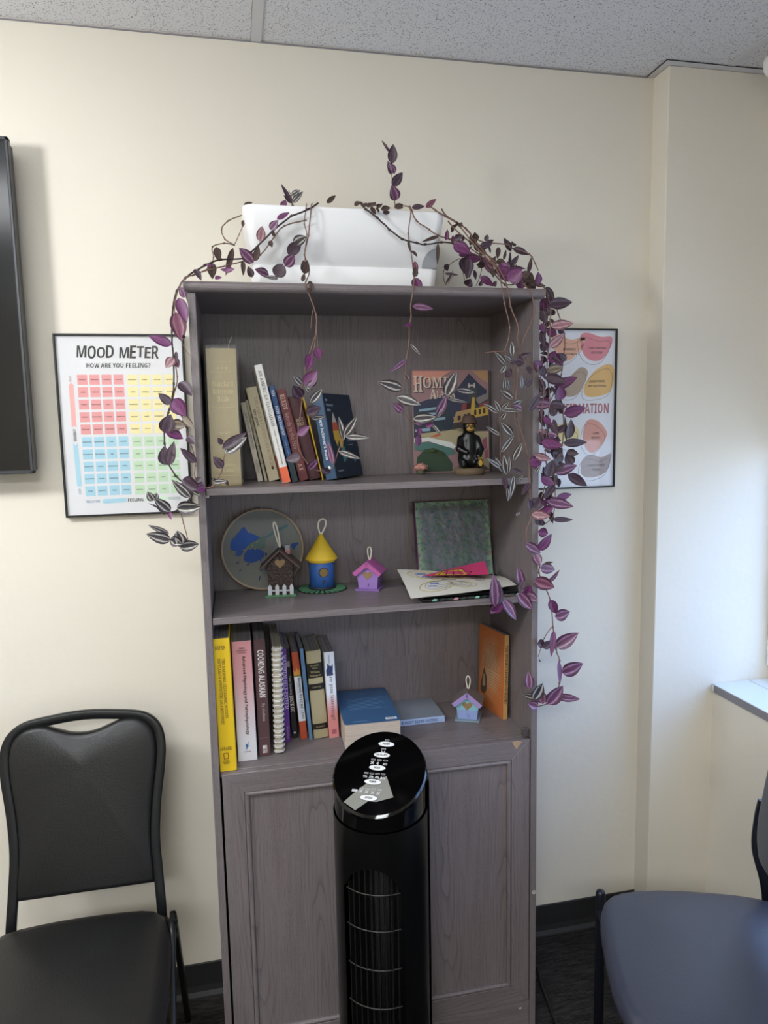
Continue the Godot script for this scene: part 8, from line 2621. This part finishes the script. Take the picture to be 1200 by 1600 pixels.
func spiral_book(at: Vector3, g: String):
	var t := thing("book", "white spiral-bound cookbook with a plastic comb binding facing out", "book", at, 0.0, g)
	t.rotation.z = -0.013
	put("cover", box(Vector3(0.002, 0, -0.2), Vector3(0.0045, 0.258, -0.01), 0.0005), hx("bdb3a4", 0.6), t)
	put("cover", box(Vector3(0.0195, 0, -0.2), Vector3(0.022, 0.258, -0.01), 0.0005), hx("bdb3a4", 0.6), t)
	put("pages", box(Vector3(0.0046, 0.002, -0.198), Vector3(0.0194, 0.256, -0.012), 0.0), mats.pages, t)
	put("binding_spine", box(Vector3(0.004, 0.004, -0.012), Vector3(0.020, 0.254, -0.003), 0.003), hx("a79d88", 0.7), t)
	var comb := begin()
	for k in 21:
		for e in 2:
			var yv := 0.006 + 0.0122 * k + 0.0032 * e
			var pts := []
			for i in 11:
				var a := PI * i / 10.0
				pts.append(Vector3(0.012 - cos(a) * 0.0125, yv + 0.002 * sin(a * 0.5), -0.011 + sin(a) * 0.0125))
			add_tube(comb, pts, 0.0008, 5)
	put("comb_binding", done(comb), hx("e6e4e0", 0.35), t)


func thick_book():
	var y := DECK + 0.0002
	var t := thing("book", "thick cream-paged paperback lying flat with its plain blue back cover up", "book", Vector3(0.372, y, 0.152), 0.0, "books on the lower shelf")
	t.rotation.y = -0.03
	put("pages", box(Vector3(-0.066, 0.001, -0.105), Vector3(0.066, 0.0635, 0.104), 0.001), pages_flat(), t)
	put("cover", box(Vector3(-0.067, 0.0, -0.108), Vector3(0.067, 0.001, 0.106), 0.0), hx("33587f", 0.45), t)
	var up := Transform3D(Basis(Vector3(1, 0, 0), Vector3(0, 0, -1), Vector3(0, 1, 0)), Vector3(0, 0.0637, 0))
	var cv := begin()
	add_slab(cv, round_rect(-0.0675, -0.1055, 0.0675, 0.108, 0.008), 0.0, 0.0009, up)
	var c := put("cover", done(cv), hx("33587f", 0.42), t)
	put("spine", box(Vector3(-0.067, 0.0, -0.109), Vector3(0.067, 0.0646, -0.1055), 0.001), hx("33587f", 0.45), t)
	var ln := begin()
	var lt := Transform3D(up.basis, Vector3(0, 0.0647, 0))
	lines(ln, 9, -0.045, 0.05, 0.045, 0.0085, lt, 0.0009)
	put("printed_lines", done(ln), hx("5d86a8", 0.6), c)
	ln = begin()
	add_text(ln, "LIFE", "sans", lt * Vector3(0.0, 0.075, 0.0002), 0.01, 0.004, lt.basis)
	add_text(ln, "PSYCHOLOGY", "sans bold", lt * Vector3(-0.028, -0.094, 0.0002), 0.034, 0.0035, lt.basis)
	put("lettering", ln.commit(), hx("6f93b0", 0.6), c)
	var bc := begin()
	add_slab(bc, PackedVector2Array([Vector2(0.033, -0.096), Vector2(0.06, -0.096), Vector2(0.06, -0.085), Vector2(0.033, -0.085)]), 0.0, 0.0002, lt)
	put("barcode_label", done(bc), hx("d9dde2"), c)
	bc = begin()
	for k in 12:
		add_slab(bc, PackedVector2Array([Vector2(0.0365 + 0.0017 * k, -0.0925), Vector2(0.0365 + 0.0017 * k + (0.0006 if k % 3 else 0.001), -0.0925), Vector2(0.0365 + 0.0017 * k + (0.0006 if k % 3 else 0.001), -0.0875), Vector2(0.0365 + 0.0017 * k, -0.0875)]), 0.0001, 0.0004, lt)
	put("barcode", done(bc), hx("3a3f4a"), c)


func pages_flat() -> StandardMaterial3D:   # page edges of a lying book: lines run level
	var im := Image.create(64, 128, false, Image.FORMAT_RGB8)
	for yv in 128:
		var col := Color(0.80, 0.73, 0.66).darkened(rng.randf() * 0.14)
		for x in 64:
			im.set_pixel(x, yv, col)
	var m := plain(Color.WHITE, 0.85)
	m.albedo_texture = ImageTexture.create_from_image(im)
	m.uv1_triplanar = true
	m.uv1_scale = Vector3.ONE * 12.0
	return m


func grey_book():
	var y := DECK + 0.0002
	var t := thing("book", "slim grey-blue hardback lying flat right of the thick blue book", "book", Vector3(0.5135, y, 0.082), 0.0, "books on the lower shelf")
	t.rotation.y = 0.0
	put("pages", box(Vector3(-0.06, 0.0015, -0.074), Vector3(0.06, 0.0148, 0.068), 0.0), mats.pages, t)
	put("cover", box(Vector3(-0.062, 0.0, -0.076), Vector3(0.062, 0.0016, 0.072), 0.0004), hx("7d8794", 0.55), t)
	put("cover", box(Vector3(-0.062, 0.0146, -0.076), Vector3(0.062, 0.0163, 0.072), 0.0004), hx("7f8691", 0.55), t)
	put("spine", box(Vector3(-0.062, 0.0, 0.0695), Vector3(0.062, 0.0163, 0.0735), 0.0012), hx("9aabcc", 0.5), t)
	put("lettering", text_mesh("A BODY SEEKS EATING", "sans bold", Vector3(-0.005, 0.0085, 0.0737), 0.094, 0.0072), hx("4a5a80"), t)


func orange_book():
	# leans on the right-hand panel, spine forward
	var y := DECK + 0.0002
	var o := Vector3(0.7235, y, 0.180)
	var t := thing("book", "orange paperback with a worn printed back leaning at the right end of the lower shelf", "book", o, 0.0, "books on the lower shelf")
	t.basis = Basis(Vector3.UP, 0.175) * Basis(Vector3(0, 0, 1), -0.024)
	var h := 0.222
	var d := 0.128
	var w := 0.0125
	put("pages", box(Vector3(0.0008, 0.001, -d + 0.001), Vector3(w - 0.0008, h - 0.001, -0.001), 0.0), mats.pages_grey, t)
	put("back_cover", box(Vector3(w - 0.0008, 0, -d), Vector3(w, h, 0), 0.0), hx("3c3330", 0.6), t)
	put("spine", box(Vector3(0, 0, -0.001), Vector3(w, h, 0.0006), 0.0004), hx("c2955a", 0.6), t)
	var im := Image.create(128, 256, false, Image.FORMAT_RGB8)
	var n := noise(0.02, 3, 61)
	for yy in 256:
		for xx in 128:
			var e := Vector2((xx - 60.0) / 62.0, (yy - 120.0) / 120.0).length() + n.get_noise_2d(xx, yy) * 0.25
			im.set_pixel(xx, yy, Color(0.72, 0.56, 0.42).lerp(Color(0.71, 0.40, 0.20), clampf((e - 0.35) * 1.8, 0, 1)))
	var m := plain(Color.WHITE, 0.6)
	m.albedo_texture = ImageTexture.create_from_image(im)
	var st := begin()
	st.set_uv(Vector2(0, 1))
	var uvs := [Vector2(0, 1), Vector2(1, 1), Vector2(1, 0), Vector2(0, 0)]
	var ps := [Vector3(0, 0, -d), Vector3(0, 0, 0), Vector3(0, h, 0), Vector3(0, h, -d)]
	for layer in 2:
		for i in ([0, 2, 1, 0, 3, 2] if layer == 0 else [0, 1, 2, 0, 2, 3]):
			st.set_uv(uvs[i])
			st.add_vertex(ps[i] + Vector3(0.0 if layer == 0 else 0.0008, 0, 0))
	var cv := put("front_cover", done(st), m, t)
	var face := Transform3D(Basis(Vector3(0, 0, 1), Vector3(0, 1, 0), Vector3(-1, 0, 0)), Vector3(-0.0002, 0, -d))
	var ln := begin()
	lines(ln, 5, 0.055, 0.115, 0.180, 0.006, face, 0.0011)
	lines(ln, 7, 0.025, 0.118, 0.150, 0.006, face, 0.0011)
	lines(ln, 9, 0.055, 0.118, 0.104, 0.0075, face, 0.0011)
	lines(ln, 3, 0.04, 0.116, 0.034, 0.0075, face, 0.0011)
	put("printed_lines", done(ln), hx("7d5a3c", 0.7), cv)
	var fig := begin()
	add_slab(fig, blob([Vector2(0.012, 0.042), Vector2(0.018, 0.075), Vector2(0.030, 0.108), Vector2(0.036, 0.096), Vector2(0.044, 0.08), Vector2(0.042, 0.05), Vector2(0.03, 0.036)], 4), 0.0, 0.0003, face)
	put("printed_figure", done(fig), hx("4f3a2c", 0.7), cv)
	fig = begin()
	add_slab(fig, blob([Vector2(0.022, 0.058), Vector2(0.028, 0.09), Vector2(0.033, 0.086), Vector2(0.036, 0.062)], 4), 0.0002, 0.0005, face)
	put("printed_face", done(fig), hx("a08468", 0.7), cv)
	spine(t, "THE HUNGRY LEOPARD OF HEART", "serif bold", hx("2e2118"), 0.0065, 0.118, 0.155, 0.0075, 0.0009)


# ---------------------------------------------------------------- small fittings
func small_fittings():
	var c := Vector3(1.4513, 2.4032, 0.16)
	var t := thing("ceiling_fitting", "round white fitting below the ceiling at the top right corner", "fixture", c)
	var st := begin()
	add_lathe(st, [Vector2(0, 0.0), Vector2(0.026, 0.0), Vector2(0.031, 0.006), Vector2(0.032, 0.03), Vector2(0.030, 0.042), Vector2(0, 0.044)], 32)
	var bd := put("drum", done(st), mats.white_plastic, t)
	bd.rotation.x = PI / 2
	put("front_ring", lathe([Vector2(0.0, 0.0442), Vector2(0.02, 0.0442), Vector2(0.022, 0.046), Vector2(0.017, 0.0465), Vector2(0.0, 0.0445)], 28), mats.grey_plastic, t).rotation.x = PI / 2
	put("mount", box(Vector3(-0.012, 0.02, 0.006), Vector3(0.012, ROOM_TOP - c.y, 0.03), 0.002), mats.black_frame, t)
	var pts := [Vector3(0.8446, 0.0045, 0.1254), Vector3(0.8315, 0.0045, 0.188), Vector3(0.8222, 0.0045, 0.2559), Vector3(0.8136, 0.0045, 0.3151), Vector3(0.79, 0.0045, 0.50), Vector3(0.66, 0.0045, 0.56), Vector3(0.50, 0.0045, 0.50), Vector3(0.44, 0.006, 0.46)]
	pts.insert(0, Vector3(0.82, 0.0045, 0.05))
	var cord := put("power_cord", tube(curve(pts, 6), 0.004, 8), hx("0d0d0e", 0.5), self)
	tag(cord, "black power cord running over the carpet right of the bookcase", "cord")
